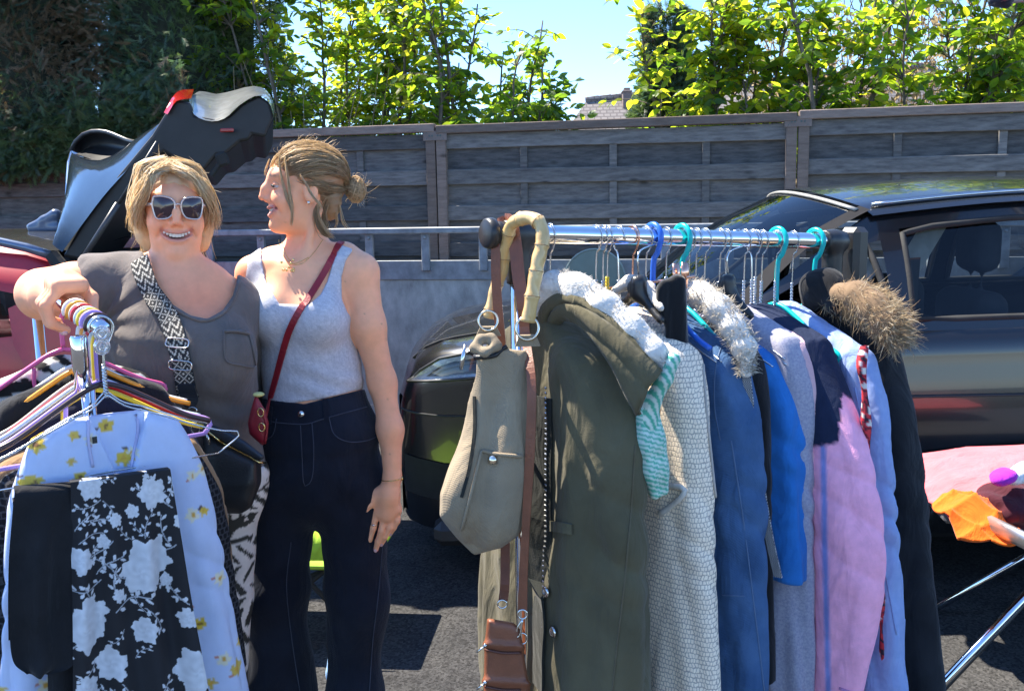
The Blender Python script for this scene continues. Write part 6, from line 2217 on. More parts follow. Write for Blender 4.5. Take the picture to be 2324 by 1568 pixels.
sdf_mesh('knit_body', lambda P: chain(P, bp, [.02, .03, .028, .018], .02) + .003 * np.sin(P[:, 0] * 200 + P[:, 2] * 30), np.min(bp, 0) - .05, np.max(bp, 0) + .05, .0038, attr_cloth, gk, strp)
b = MB(); b.tube(resample([pt(1500, 880, 1.66), pt(1496, 950, 1.66), pt(1502, 1020, 1.665)], 10), .006, 6, flat=.4); b.build('orange_ribbon', fabric('rust_ribbon', (.4, .14, .04)), gk, True)

# 3 cream tweed coat
O = HK(1430)
tw = gthing('tweed_coat', O, 'cream and black tweed coat beside the olive parka', 'coat', .9)
ftw, ltw = garment(O, BRS, BRH, drop=.135, wsh=.195, whem=.22, th=.045, thh=.07, slope=.48, length=1.0, sl_len=.82, sl_r=(.062, .058, .054), sl_out=.05, fold=.006, seed=7, fk=30, sq=.7)
def weave_brick(name, wdir, bw_, rh, mort, c1, c2, cm, bump=.5):
    m = mat(name, c1, rough=.95, bump=.3, bscale=380, spec=.15)
    N, L = m.node_tree.nodes, m.node_tree.links
    bs_ = N[m['bsdf']]
    tc = N.new('ShaderNodeTexCoord')
    dt = N.new('ShaderNodeVectorMath'); dt.operation = 'DOT_PRODUCT'; dt.inputs[1].default_value = tuple(float(x) for x in wdir)
    sp_ = N.new('ShaderNodeSeparateXYZ'); cm_ = N.new('ShaderNodeCombineXYZ')
    nz = N.new('ShaderNodeTexNoise'); nz.inputs['Scale'].default_value = 90
    ad = N.new('ShaderNodeVectorMath'); ad.operation = 'MULTIPLY_ADD'; ad.inputs[1].default_value = (.009, .009, .009)
    L.new(tc.outputs['Object'], nz.inputs['Vector']); L.new(nz.outputs['Color'], ad.inputs[0]); L.new(tc.outputs['Object'], ad.inputs[2])
    L.new(ad.outputs[0], dt.inputs[0]); L.new(ad.outputs[0], sp_.inputs[0])
    L.new(dt.outputs['Value'], cm_.inputs[0]); L.new(sp_.outputs[2], cm_.inputs[1])
    br = N.new('ShaderNodeTexBrick'); br.inputs['Scale'].default_value = 1
    br.inputs['Brick Width'].default_value = bw_; br.inputs['Row Height'].default_value = rh; br.inputs['Mortar Size'].default_value = mort; br.inputs['Mortar Smooth'].default_value = .4
    br.inputs['Color1'].default_value = (*c1, 1); br.inputs['Color2'].default_value = (*c2, 1); br.inputs['Mortar'].default_value = (*cm, 1)
    L.new(cm_.outputs[0], br.inputs['Vector']); L.new(br.outputs['Color'], bs_.inputs['Base Color'])
    bp = N.new('ShaderNodeBump'); bp.inputs['Strength'].default_value = bump; bp.inputs['Distance'].default_value = .003; bp.invert = True
    L.new(br.outputs['Fac'], bp.inputs['Height']); L.new(bp.outputs[0], bs_.inputs['Normal'])
    return m
tweed_m = weave_brick('tweed', BRS + BRH * .9, .0085, .0095, .0012, (.98, .83, .64), (.9, .75, .58), (.46, .4, .34), bump=.25)
sdf_mesh('coat_body', ftw, *gbox(O, BRS, BRH, 1.02, .4), .0075, tweed_m, tw)
col_p = [pt(1395, 660, 1.9), pt(1430, 640, 1.9), pt(1470, 655, 1.86), pt(1500, 700, 1.80)]
soft_tube('collar', col_p, [.009, .012, .012, .008], fabric('cream_collar', (.6, .54, .47), bump=.6, bscale=200), tw, .006, .02)
P, N = path_on(ftw, [(1490, 1100), (1550, 1105), (1548, 1128), (1500, 1165)], 16, .004, 1.2, 2.4); b = MB(); b.tube(P, .006, 6); b.build('pocket_edge', fabric('cream_fringe', (.6, .56, .5)), tw, True)
P, N = path_on(ftw, [(1594, 790), (1600, 900), (1615, 1050), (1640, 1300), (1655, 1560)], 40, .001, 1.2, 2.4); b = MB(); b.tube(P, .0025, 5); b.build('sleeve_seam', fabric('tweed_seam', (.45, .41, .37)), tw, True)

# 4 copper clip hanger with a black velvet top
O = HK(1436)
def clips(root, q, z1, zE):
    for a in (-.12, .13):
        for o, sg in ((-.006, 1), (.006, -1)):
            b = MB(); b.tube(resample([q(a, z1 + .035, o * 2.2), q(a, z1, o), q(a, z1 - .04, o * .4)], 9), [.008, .009, .009, .008, .007, .007, .006, .005, .004], 8, flat=.5); b.build('clip', copper_m, root, True)
def clip_hanger():
    root = thing('clip_hanger', O - [0, 0, .2], 'copper coloured clip hanger with two clips', 'hanger')
    q = lambda a, c, o=0.0: O + BRS * a + np.array([0, 0, c]) + BRH * o
    b = MB(); b.tube([q(a, c) for a, c in resample(hook_path(.022, .1), 34)], .0022, 7); b.build('hook', copper_m, root, True)
    yv = unit(pt(1560, 600, 1.80) - pt(1310, 637, 2.02)); m0 = q(0, -.1)
    b = MB(); b.tube([m0 - yv * .15, m0 + yv * .16], .0028, 8); b.build('rod', copper_m, root, True)
    b = MB(); b.box(m0, (.02, .012, .016), frame(yv), ch=.003); b.build('bracket', copper_m, root)
    for a in (-.135, .125):
        for o in (-.011, .011):
            c = m0 + yv * (a + o)
            b = MB(); b.tube([c + [0, 0, .03], c + [0, -.004, .01], c - [0, 0, .022]], [.009, .01, .006], 10, flat=.45, up=BRS); b.build('clip', copper_m, root, True)
    return m0 + yv * .13
cl = clip_hanger()
vt = gthing('velvet_top', cl, 'black velvet garment held by the copper clip', 'top', .3)
velv = fabric('black_velvet', (.008, .009, .011), sheen=.4)
VP = [(1492, 652), (1510, 632), (1540, 624), (1556, 634), (1560, 780), (1556, 900), (1506, 900), (1512, 740), (1490, 700)]
vb = [pt(1522, 640, 1.83), pt(1528, 690, 1.82), pt(1535, 760, 1.82), pt(1545, 860, 1.84)]
sdf_mesh('velvet', lambda P: smax(poly_sd(project(P), VP) * .00086, np.abs(P[:, 1] - 1.83) - .022, .012) + .003 * ridge(P[:, 0] * 150 + P[:, 2] * 12), np.min(vb, 0) - .07, np.max(vb, 0) + .07, .0065, velv, vt)

# 5 denim jacket with sherpa collar
O = HK(1530)
dj = gthing('denim_jacket', O, 'blue denim jacket with fluffy cream collar', 'jacket', .8)
denim = mat('blue_denim', (.03, .075, .17), rough=.9, col2=(.075, .15, .29), vscale=9, bump=.3, bscale=600, weave=.2, spec=.2, fac=(.3, .72), wrinkle=.6)
fdj, ldj = garment(O, BRS, BRH, drop=.15, wsh=.205, whem=.22, th=.045, thh=.06, slope=.45, length=.95, sl_len=.8, sl_r=(.066, .06, .052), sl_out=.06, fold=.009, seed=11, fk=34, sq=.7)
sdf_mesh('jacket_body', fdj, *gbox(O, BRS, BRH, .97, .4), .0085, denim, dj)
cp_ = [pt(1560, 660, 1.93), pt(1590, 668, 1.90), pt(1630, 700, 1.86), pt(1665, 745, 1.83), pt(1690, 790, 1.81), pt(1692, 845, 1.80)]
soft_tube('sherpa_collar', cp_, [.018, .024, .025, .023, .02, .01], flm, dj, .0055, .02, .002)
fluff(cp_, [.018, .024, .025, .023, .02, .01], 2600, .012, [(.6, .55, .46), (.68, .63, .54), (.5, .44, .36)], 9, 'collar_fibres', dj)
stitch = fabric('denim_stitch', (.1, .16, .27))
for uv in ([(1560, 730), (1600, 745), (1645, 765)], [(1645, 765), (1625, 830), (1622, 920), (1635, 1000)], [(1660, 1000), (1690, 1200), (1715, 1400), (1735, 1568)], [(1640, 1350), (1690, 1352)]):
    P, N = path_on(fdj, uv, 22, .0, 1.2, 2.6); b = MB(); b.tube(P, .0014, 5); b.build('seam', stitch, dj, True)

# 6 black wool coat with herringbone edge
O = HK(1588)
bc = gthing('wool_coat', O, 'black wool coat with grey herringbone edge next to the denim jacket', 'coat', .9)
fbc, _ = garment(O, BRS, BRH, drop=.16, wsh=.18, whem=.21, th=.04, thh=.05, slope=.45, length=1.0, sl_len=.7, sl_r=(.055, .05, .045), fold=.004, seed=13)
sdf_mesh('coat_body', fbc, *gbox(O, BRS, BRH, 1.02, .38), .01, fabric('black_wool', (.012, .012, .014)), bc)
ed = resample([pt(1690, 830, 1.80), pt(1706, 960, 1.79), pt(1725, 1100, 1.79), pt(1745, 1220, 1.79), pt(1765, 1310, 1.79)], 200)
G = ed[:, None] + unit((.8, -.5, 0)) * (np.linspace(-.008, .008, 9)[None, :, None])
S_, W_ = np.meshgrid(np.linspace(0, .5, 200), np.linspace(-.008, .008, 9), indexing='ij')
hb = (((S_ / .007) + np.abs(W_) / .004) % 1) < .5
b = MB(); b.grid(G); o = b.build('herringbone_edge', attr_cloth, bc, False, col=np.where(hb[..., None], np.array([.42, .42, .42]), np.array([.03, .03, .035])).reshape(-1, 3))
md = o.modifiers.new('thick', 'SOLIDIFY'); md.thickness = .006

# 7 bright blue sweater
O = HK(1650)
bs = gthing('blue_sweater', O, 'bright cobalt blue short-sleeved sweater', 'sweater', .6)
fbs, _ = garment(O, BRS, BRH, drop=.17, wsh=.18, whem=.2, th=.045, thh=.06, slope=.45, length=.72, sl_len=.48, sl_r=(.058, .055, .052), sl_out=.03, fold=.009, seed=17)
blue_s = fabric('cobalt_knit', (.025, .17, .5), var=.12)
sdf_mesh('sweater_body', fbs, *gbox(O, BRS, BRH, .75, .36), .0085, blue_s, bs)
# 8 heather grey and pink sweatshirts
O = HK(1672)
hs = gthing('heather_sweatshirt', O, 'pale heather grey-lilac sweatshirt behind the blue sweater', 'sweatshirt', .9)
fhs, _ = garment(O, BRS, BRH, drop=.135, wsh=.19, whem=.21, th=.04, thh=.05, slope=.42, length=.98, sl_len=.78, sl_r=(.058, .055, .048), sl_out=.02, fold=.008, seed=19)
heath = mat('heather_lilac', (.27, .27, .36), rough=.95, col2=(.4, .39, .46), vscale=200, bump=.3, bscale=400, spec=.2)
sdf_mesh('sweatshirt_body', fhs, *gbox(O, BRS, BRH, 1.0, .36), .009, heath, hs)
O = HK(1690)
ps = gthing('pink_sweatshirt', O, 'pale pink sweatshirt squeezed behind the grey-lilac one', 'sweatshirt', .7)
fps, _ = garment(O, BRS, BRH, drop=.14, wsh=.195, whem=.2, th=.035, thh=.04, slope=.42, length=.8, sl_len=.6, sl_r=(.055, .05, .045), sl_out=.01, fold=.005, seed=20)
pinkf = fabric('pink_fleece', (.62, .33, .46), var=.08)
sdf_mesh('sweatshirt_body', fps, *gbox(O, BRS, BRH, .82, .36), .0095, fabric('pale_pink', (.65, .42, .45)), ps)

# 9 navy and pink colour-block sweatshirt
O = HK(1722)
cb = gthing('colourblock_sweatshirt', O, 'navy and pink colour-block sweatshirt with big pink sleeve', 'sweatshirt', .9)
fcb, lcb = garment(O, BRS, BRH, drop=.135, wsh=.2, whem=.22, th=.045, thh=.06, slope=.42, length=1.0, sl_len=.86, sl_r=(.07, .082, .055), sl_out=.06, fold=.006, seed=23, sl_bend=.07, fk=30, sq=.7)
V, F = surf(fcb, *gbox(O, BRS, BRH, 1.02, .42), .0065)
uvc = project(V)
bnd = np.interp(uvc[:, 0], [1840, 1868, 1903, 1912, 1935, 1990, 2060], [1010, 1008, 1000, 890, 905, 1010, 1130])
side = np.interp(uvc[:, 1], [1000, 1250, 1568], [1868, 1872, 1880])
kb = smooth01((uvc[:, 1] - bnd) / 8)[:, None]
kc = np.exp(-((uvc[:, 0] - side) / 7) ** 4)[:, None] * kb
cc_ = np.array([.016, .024, .055]) * (1 - kb) + np.array([.95, .42, .58]) * kb
cc_ = cc_ * (1 - kc) + np.array([.24, .28, .6]) * kc
make_mesh('sweatshirt_body', V, F, attr_cloth, cb, True, cc_)
cols_cb = [None, fabric('pink_sleeve', (.56, .25, .44), var=.07)]
b = MB(); b.tube(path_on(fcb, [(1905, 1560), (1940, 1572)], 6, .002, 1.2, 2.6)[0], .003, 5); b.build('cuff_seam', cols_cb[1], cb, True)

# 10 light blue shirt, printed scarf
O = HK(1792)
sh = gthing('blue_shirt', O, 'light blue button shirt near the far end of the rail', 'shirt', .9)
fsh, lsh = garment(O, BRS, BRH, drop=.13, wsh=.245, whem=.24, th=.035, thh=.045, slope=.48, length=.92, sl_len=.8, sl_r=(.058, .055, .055), sl_out=.085, fold=.01, seed=29, fk=60)
shirt_m = translucent(mat('chambray', (.3, .4, .68), rough=.9, col2=(.36, .46, .74), vscale=60, bump=.3, bscale=700, spec=.15, wrinkle=.6), .15, (.4, .5, .85))
sdf_mesh('shirt_body', fsh, *gbox(O, BRS, BRH, .95, .42), .0075, shirt_m, sh)
b = MB()
P, N = path_on(fsh, [(1940, 880), (1965, 1000), (1985, 1150), (2010, 1300), (2035, 1440)], 30, .0, 1.2, 2.8); b.tube(P, .0018, 5); b.build('button_band', shirt_m, sh, True)
sc = gthing('printed_scarf', O, 'thin red, white and black printed scarf hanging before the blue shirt', 'scarf', .9)
scp = resample([pt(1962, 785, 1.90), pt(1955, 830, 1.885), pt(1962, 890, 1.88), pt(1966, 960, 1.88), pt(1972, 1100, 1.88), pt(1992, 1300, 1.87), pt(2005, 1450, 1.87), pt(2016, 1620, 1.87)], 240)
ang = np.linspace(0, 2 * math.pi, 12, endpoint=False)
rr = .0085 + .0025 * np.sin(np.linspace(0, 40, 240))
G = np.array([[scp[i] + rr[i] * np.array([math.cos(a), math.sin(a), 0]) for i in range(240)] for a in ang])
pc = wob(G.reshape(-1, 3), 71, (260, 260, 180), 1.0)
pcol = np.where(pc[:, None] > .35, np.array([.62, .05, .06]), np.where(pc[:, None] > -.1, np.array([.04, .025, .04]), np.where(pc[:, None] > -.5, np.array([.5, .03, .05]), np.array([.72, .66, .62]))))
b = MB(); b.grid(G, closed_u=True); b.build('scarf_cloth', attr_cloth, sc, True, col=pcol)

# 11 black coat with fur hood at the far end
O = HK(1868)
fc = gthing('fur_hood_coat', O, 'long black coat with tan fur-trimmed hood at the end of the rail', 'coat', 1.0)
ffc, _ = garment(O, BRS, BRH, drop=.13, wsh=.2, whem=.3, th=.05, thh=.09, slope=.5, length=1.15, sl_len=.85, sl_r=(.07, .07, .066), sl_out=.13, fold=.006, seed=31, sq=.8)
sdf_mesh('coat_body', ffc, *gbox(O, BRS, BRH, 1.18, .5), .0105, fabric('black_coat', (.012, .013, .016), var=.2), fc)
fp = [pt(1880, 690, 2.12), pt(1905, 668, 2.10), pt(1945, 672, 2.06), pt(1985, 700, 2.02), pt(2015, 735, 1.99), pt(2032, 775, 1.97)]
fr_ = [.012, .022, .031, .034, .03, .012]
fcols = [(.5, .36, .2), (.36, .24, .13), (.62, .48, .3), (.2, .13, .08), (.74, .62, .44)]
soft_tube('hood_edge', fp, fr_, fabric('fur_skin', (.2, .13, .075)), fc, .007, .02)
fluff(fp, fr_, 9000, .027, fcols, 15, 'fur_trim', fc, flow=(.75, -.25, -.7), w=.00045, radial=.6)
soft_tube('hood', [pt(1840, 690, 2.16), pt(1850, 650, 2.16), pt(1880, 645, 2.14), pt(1905, 690, 2.10)], [.02, .03, .03, .03], fabric('black_hood', (.014, .014, .016)), fc, .007, .03)

# dark coat under the tweed: fills the gap behind the hangers
blk_h = mat('black_hanger', (.02, .02, .021), rough=.35)
def bar_hangers():
    NTH = 'first second third fourth fifth sixth seventh eighth ninth tenth eleventh twelfth thirteenth fourteenth fifteenth'.split()
    for kk, (u, yw) in enumerate(((1352, .25), (1368, -.1), (1404, .1), (1466, .3), (1512, -.15), (1564, .1), (1580, -.05), (1600, .2), (1634, .15), (1648, -.1), (1690, .1), (1708, .2), (1716, -.12), (1730, .1), (1762, .25))):
        hanger(HK(u), BRS, BRH, wire_m, '%s plain silver wire hanger on the right rail, counted from the bamboo handle' % NTH[kk], group=WG, half=.19, drop=.135 + .02 * random.random(), r=.0018, yaw=yw * .5, side=1 if random.random() < .8 else -1, low=False)
bar_hangers()
def plastic_extra(m, ring=False):
    def ex(root, q, z1, zE):
        b = MB(); b.tube(resample([q(-.03, z1 - .012), q(-.018, z1 - .05), q(.02, z1 - .05), q(.035, z1 - .02)], 14), .0042, 8); b.build('accessory_loop', m, root, True)
    return ex
hanger(HK(1482), BRS, BRH, blue_p, 'blue plastic hanger in the middle of the right rail', r=.0062, drop=.115, half=.18, low=False, twist=False, name='plastic_hanger', R=.0265)
for u, lab in ((1548, 'teal plastic hanger near the middle of the right rail'), (1765, 'teal plastic hanger among wire hooks near the far end of the rail'), (1850, 'teal plastic hanger last before the far end joint')):
    hanger(HK(u), BRS, BRH, teal_p, lab, r=.0058, drop=.14, half=.18, low=u > 1700, twist=False, name='plastic_hanger', R=.0265, extra=plastic_extra(teal_p) if u > 1700 else None)
def disc_hanger(u, v, y, lab):
    root = thing('black_hanger', W(u, v + 60, y), lab, 'hanger')
    c = W(u, v, y)
    def f(P):
        return smin(rbox(P, c, (.03, .016, .026), .014, frame(-BRS * .6 + BRH * -.6)), np.minimum(cap(P, c - [0, 0, .01], c + BRS * .07 - [0, 0, .06], .011, .009), cap(P, c - [0, 0, .01], c - BRS * .16 - [0, 0, .1], .011, .009)), .02)
    sdf_mesh('hanger_body', f, c - [.2, .2, .14], c + [.2, .2, .06], .006, blk_h, root)
    b = MB(); b.lathe([(.017, 0), (.017, .003), (.014, .004)], c - BRH * .014 - BRS * -.006, -BRH + BRS * .5, 18); b.build('size_disc', mat('grey_disc', (.05, .05, .055), rough=.3), root, True)
    b = MB(); p = c + [0, 0, .02]; t = HK(u + 22); b.tube(resample([p, p + [0, 0, .05], t + [.02, 0, -.01], t + [0, 0, .022], t + [-.02, 0, 0]], 20), .002, 6); b.build('hook', wire_m, root, True)
disc_hanger(1450, 652, 1.86, 'broad black plastic hanger beside the blue hanger')
disc_hanger(1652, 648, 2.02, 'broad black plastic hanger with wire hook in front of the navy sweatshirt')
# the loose wire hanger end poking out over the blue shirt
hanger(HK(1800), BRS, BRH, wire_m, 'thin dark wire hanger lying over the light blue shirt', half=.2, drop=.16, r=.0016, low=True, lowdrop=.035)

# ------------------------------------------------ taupe canvas bag with bamboo handles
canvas = fabric('taupe_canvas', (.3, .235, .155), var=.14, vscale=9, bump=.35, bscale=700, weave=.2)
bg = thing('canvas_bag', pt(1110, 1260, 1.66), 'taupe canvas tote bag hanging by bamboo handles from the rail end', 'bag')
YB0 = 1.68
BP = [(1064, 792), (1100, 782), (1140, 770), (1222, 772), (1218, 880), (1212, 1000), (1200, 1140), (1180, 1215), (1140, 1250), (1075, 1262), (1040, 1222), (1000, 1170), (998, 1120), (1030, 1030), (1050, 940)]
def canv(P):
    uv = project(P)
    d = poly_sd(uv, BP) * .0008
    t = smooth01((uv[:, 1] - 780) / 420)
    hb_ = .02 + .052 * t
    d = smax(d, np.abs(P[:, 1] - (YB0 + .01)) - hb_, .06)
    ridge = .012 * np.exp(-((uv[:, 0] - (1140 - .14 * (uv[:, 1] - 800))) / 22) ** 2)
    return d + ridge * (P[:, 1] < YB0) + wob(P, 44, (26, 26, 16), .004)
sdf_mesh('bag_body', canv, pt(985, 1290, YB0) - [0, .12, 0], pt(1240, 745, YB0) + [0, .14, 0], .006, canvas, bg)
P, N = path_on(canv, [(1092, 1022), (1130, 1030), (1182, 1035)], 14, .004, 1.2, 2.2); b = MB(); b.tube(P, .0035, 6)
P, N = path_on(canv, [(1092, 1022), (1070, 1110), (1048, 1200)], 14, .003, 1.2, 2.2); b.tube(P, .0028, 6); b.build('side_pocket', canvas, bg, True)
P, N = path_on(canv, [(1078, 900), (1078, 980), (1066, 1060), (1048, 1128)], 16, .002, 1.2, 2.2); b = MB(); b.ribbon(P, N, .006, .003); b.build('zip', olive_d, bg)
p, n = hit(canv, 1120, 1043, 1.2, 2.2, .003); b = MB(); b.lathe([(.0095, 0), (.0095, .003), (.006, .006), (.001, .007)], p, n, 16); b.build('snap', chrome('gold_snap', (.85, .75, .6), .15), bg, True)
P, N = path_on(canv, [(1064, 800), (1090, 812), (1125, 806), (1150, 790)], 14, .004, 1.2, 2.2); b = MB(); b.tube(P, .0045, 6); b.build('top_zip', blk_l, bg, True)
b = MB(); b.tube([pt(1056, 782, 1.64), pt(1050, 815, 1.635), pt(1046, 838, 1.635)], [.003, .0045, .003], 6); b.build('zip_pull', nickel, bg, True)
rim_ = [pt(1075, 790, 1.67), pt(1090, 770, 1.68), pt(1115, 768, 1.69), pt(1128, 785, 1.68), pt(1100, 800, 1.66)]
soft_tube('bag_mouth', rim_ + [rim_[0]], [.007, .008, .009, .008, .007, .007], canvas, bg, .004, .01)
bam = mat('bamboo', (.55, .34, .12), rough=.35, col2=(.72, .5, .22), vscale=40, stretch=(1, 1, .3), bump=.2, coat=.4)
bam_k = mat('bamboo_node', (.3, .16, .06), rough=.5)
hb1 = resample([pt(1198, 730, 1.655), pt(1205, 690, 1.655), pt(1212, 645, 1.66), pt(1222, 590, 1.665), pt(1232, 545, 1.672), pt(1226, 510, 1.68), pt(1205, 495, 1.695), pt(1182, 497, 1.715)], 46)
hb2 = resample([pt(1182, 497, 1.715), pt(1160, 512, 1.74), pt(1148, 560, 1.76), pt(1140, 610, 1.77), pt(1124, 660, 1.775), pt(1110, 722, 1.775)], 40)
def bamboo(P, name, r0):
    n = len(P); s = np.arange(n)
    r = r0 * (1 + .05 * np.sin(s * .9)); r[::9] *= 1.14
    b = MB(); b.tube(P, r, 12); o = b.build(name, bam, bg, True)
    for i in range(9, n - 2, 9):
        k = MB(); k.tube([P[i] - (P[i + 1] - P[i]) * .12, P[i] + (P[i + 1] - P[i]) * .12], r[i] * 1.03, 12)
        k.build('bamboo_node', bam_k, o, True)
bamboo(hb1, 'handle', .0125); bamboo(hb2, 'handle', .0118)
for (u, v, y, rr_) in ((1197, 745, 1.655, 26), (1108, 728, 1.70, 22)):
    c = pt(u, v, y); R0 = rr_ * y / 2100
    b = MB(); b.tube([c + [R0 * math.cos(a), .2 * R0 * math.sin(a), R0 * math.sin(a)] for a in np.linspace(0, 6.283, 26, endpoint=False)], .0026, 7, close=True); b.build('ring', chrome('pale_gold', (.8, .68, .5), .18), bg, True)
    t_ = [c - [0, 0, R0 * .6], c - [0, -.004, R0 * 1.6]]
    b = MB(); b.ribbon(resample(t_, 5), np.array([0, -1.0, 0]), [.03, .034, .038, .042, .046], .006); b.build('ring_tab', canvas, bg)

# ------------------------------------------------ brown leather strap and purse
brown = mat('tan_leather', (.2, .065, .03), rough=.45, var=.18, vscale=16, bump=.2, bscale=300)
brown_d = mat('dark_brown_leather', (.1, .03, .016), rough=.5, var=.2)
lp = thing('leather_purse', pt(1150, 1600, 1.66), 'tan leather zip purse on a long brown strap over the rail end', 'purse')
sa = resample([pt(1146, 500, 1.785), pt(1160, 506, 1.765), pt(1170, 560, 1.75), pt(1176, 620, 1.735), pt(1186, 690, 1.72), pt(1192, 760, 1.72), pt(1206, 860, 1.66), pt(1204, 1000, 1.645), pt(1196, 1150, 1.645), pt(1188, 1300, 1.645), pt(1186, 1385, 1.645)], 70)
nn = np.repeat(np.array([[-.25, -1.0, .1]]), 70, 0)
b = MB(); b.ribbon(sa, nn, np.interp(np.arange(70), [0, 12, 26, 40, 55, 69], [.026, .024, .016, .018, .015, .018]), .0035); b.build('strap', brown, lp)
sb = resample([pt(1146, 500, 1.785), pt(1130, 515, 1.765), pt(1125, 600, 1.755), pt(1130, 700, 1.75), pt(1138, 800, 1.75), pt(1140, 1000, 1.76), pt(1146, 1200, 1.75), pt(1146, 1320, 1.70), pt(1142, 1362, 1.66)], 60)
b = MB(); b.ribbon(sb, np.repeat(np.array([[-.1, -1.0, .05]]), 60, 0), .018, .0035); b.build('strap', brown, lp)
LPP = [(1106, 1402), (1165, 1412), (1180, 1425), (1192, 1500), (1215, 1640), (1098, 1640), (1098, 1560), (1100, 1460)]
def lpf(P):
    uv = project(P)
    d = poly_sd(uv, LPP) * .0008
    d = smax(d, np.abs(P[:, 1] - 1.66) - (.022 + .00004 * (uv[:, 1] - 1400)), .014)
    for v0 in (1462, 1545):
        d = d - .004 * np.exp(-((uv[:, 1] - v0 - .06 * (uv[:, 0] - 1100)) / 7) ** 2)
    return d
sdf_mesh('purse_body', lpf, pt(1080, 1660, 1.66) - [0, .06, 0], pt(1235, 1385, 1.66) + [0, .06, 0], .0045, brown, lp)
for v0 in (1472, 1556):
    P, N = path_on(lpf, [(1102, v0), (1140, v0 + 8), (1182, v0 + 8)], 12, .002, 1.2, 2.2); b = MB(); b.tube(P, .0028, 6); b.build('zip', brown_d, lp, True)
    b = MB(); p = pt(1101, v0 - 8, 1.63); b.ball(p, .004); b.tube([p, p + [-.016, -.004, -.012]], .002, 6); b.build('zip_pull', nickel, lp, True)
c = pt(1186, 1395, 1.64); b = MB(); b.tube([c + [.009 * math.cos(a), .003, .009 * math.sin(a)] for a in np.linspace(0, 6.283, 18, endpoint=False)], .002, 6, close=True)
b.tube(resample([c - [0, 0, .009], pt(1174, 1425, 1.64), pt(1172, 1445, 1.64), pt(1180, 1440, 1.638), c - [0, 0, .009]], 16), .002, 6); c2 = pt(1185, 1450, 1.64); b.tube([c2 + [.01 * math.cos(a), .003, .011 * math.sin(a)] for a in np.linspace(0, 6.283, 18, endpoint=False)], .0016, 6, close=True)
c3 = pt(1140, 1372, 1.655); b.tube([c3 + [.009 * math.cos(a), .003, .008 * math.sin(a)] for a in np.linspace(0, 6.283, 18, endpoint=False)], .0018, 6, close=True)
b.build('clasp', nickel, lp, True)
# ------------------------------------------------ clothes on the left rail
LBH = unit(LBD * [1, 1, 0])
def LH(t):
    return LB0 + LBD * t
def lplast(n, c):
    return plastic(n, c)
LHG = [  # t, name, colour, label, half, low, drop, r
    (.012, 'brown_hanger', (.045, .02, .02), 'dark brown plastic hanger at the front of the left rail', .19, False, .1, .0052, -.0),
    (.05, 'lilac_hanger', (.45, .28, .68), 'lilac plastic hanger on the left rail', .2, True, .105, .0048, .08),
    (.075, 'yellow_hanger', (.75, .55, .03), 'yellow plastic hanger on the left rail', .19, False, .125, .0048, -.08),
    (.10, 'pale_blue_hanger', (.5, .6, .68), 'pale grey-blue plastic hanger on the left rail', .2, False, .11, .0046, .05),
    (.128, 'red_hanger', (.5, .02, .02), 'red plastic hanger on the left rail', .2, False, .12, .005, -.03),
    (.15, 'cream_hanger', (.6, .53, .42), 'cream plastic hanger on the left rail', .18, False, .115, .004, .1),
    (.175, 'orange_hanger', (.75, .3, .02), 'orange plastic hanger on the left rail', .2, False, .1, .005, .0),
    (.205, 'white_hanger', (.75, .74, .72), 'white plastic hanger just in front of the gripping hand', .2, False, .1, .0052, -.04),
    (.375, 'pink_hanger', (.75, .12, .3), 'hot pink plastic hanger behind the gripping hand', .2, True, .1, .005, .03),
]
for (t, nm, c, lab, hf, low, dr, r, yw) in LHG:
    m = lplast(nm + '_plastic', c)
    ex = None
    if nm in ('lilac_hanger', 'yellow_hanger', 'pink_hanger'):
        def ex(root, q, z1, zE, m=m):
            b = MB(); b.tube(resample([q(-.06, z1 - .03), q(-.06, z1 - .075), q(-.03, z1 - .085), q(-.005, z1 - .075)], 14), .0042, 8); b.build('accessory_hook', m, root, True)
    hanger(LH(t), gx, LBH, m, lab, r=r, half=hf, low=low, drop=dr, twist=False, R=.0205, name=nm, slope=.42, extra=ex, yaw=yw, lowdrop=.03, group='coloured hangers on the left rail')

# blue floral blouse
O = LH(.01)
bl = gthing('floral_blouse', O, 'pale blue blouse with yellow daisy print on the left rail', 'blouse', .8)
fbl0, lbl = garment(O, gx, LBH, drop=.125, wsh=.145, whem=.15, th=.022, thh=.028, slope=.52, length=.85, sl_len=.66, sl_r=(.038, .04, .05), sl_out=.05, fold=.006, seed=41, fk=46)
def fbl(P):
    a, b, c = lbl(P)
    d = fbl0(P)
    # open neck: a wedge cut out of the front
    w = (c + .315) * .33
    cut = np.maximum(np.maximum(np.abs(a - .02) - w, -(c + .315)), b + .002)
    d = smax(d, -cut, .006)
    return smax(d, -np.maximum(np.abs(a - .0) - .055, -(c + .165)), .006)
rsF = np.random.RandomState(6)
FLO = [(rsF.uniform(-.3, .3), -rsF.uniform(.15, .95), rsF.uniform(.009, .017), rsF.rand(), rsF.uniform(0, 6.28)) for _ in range(85)]
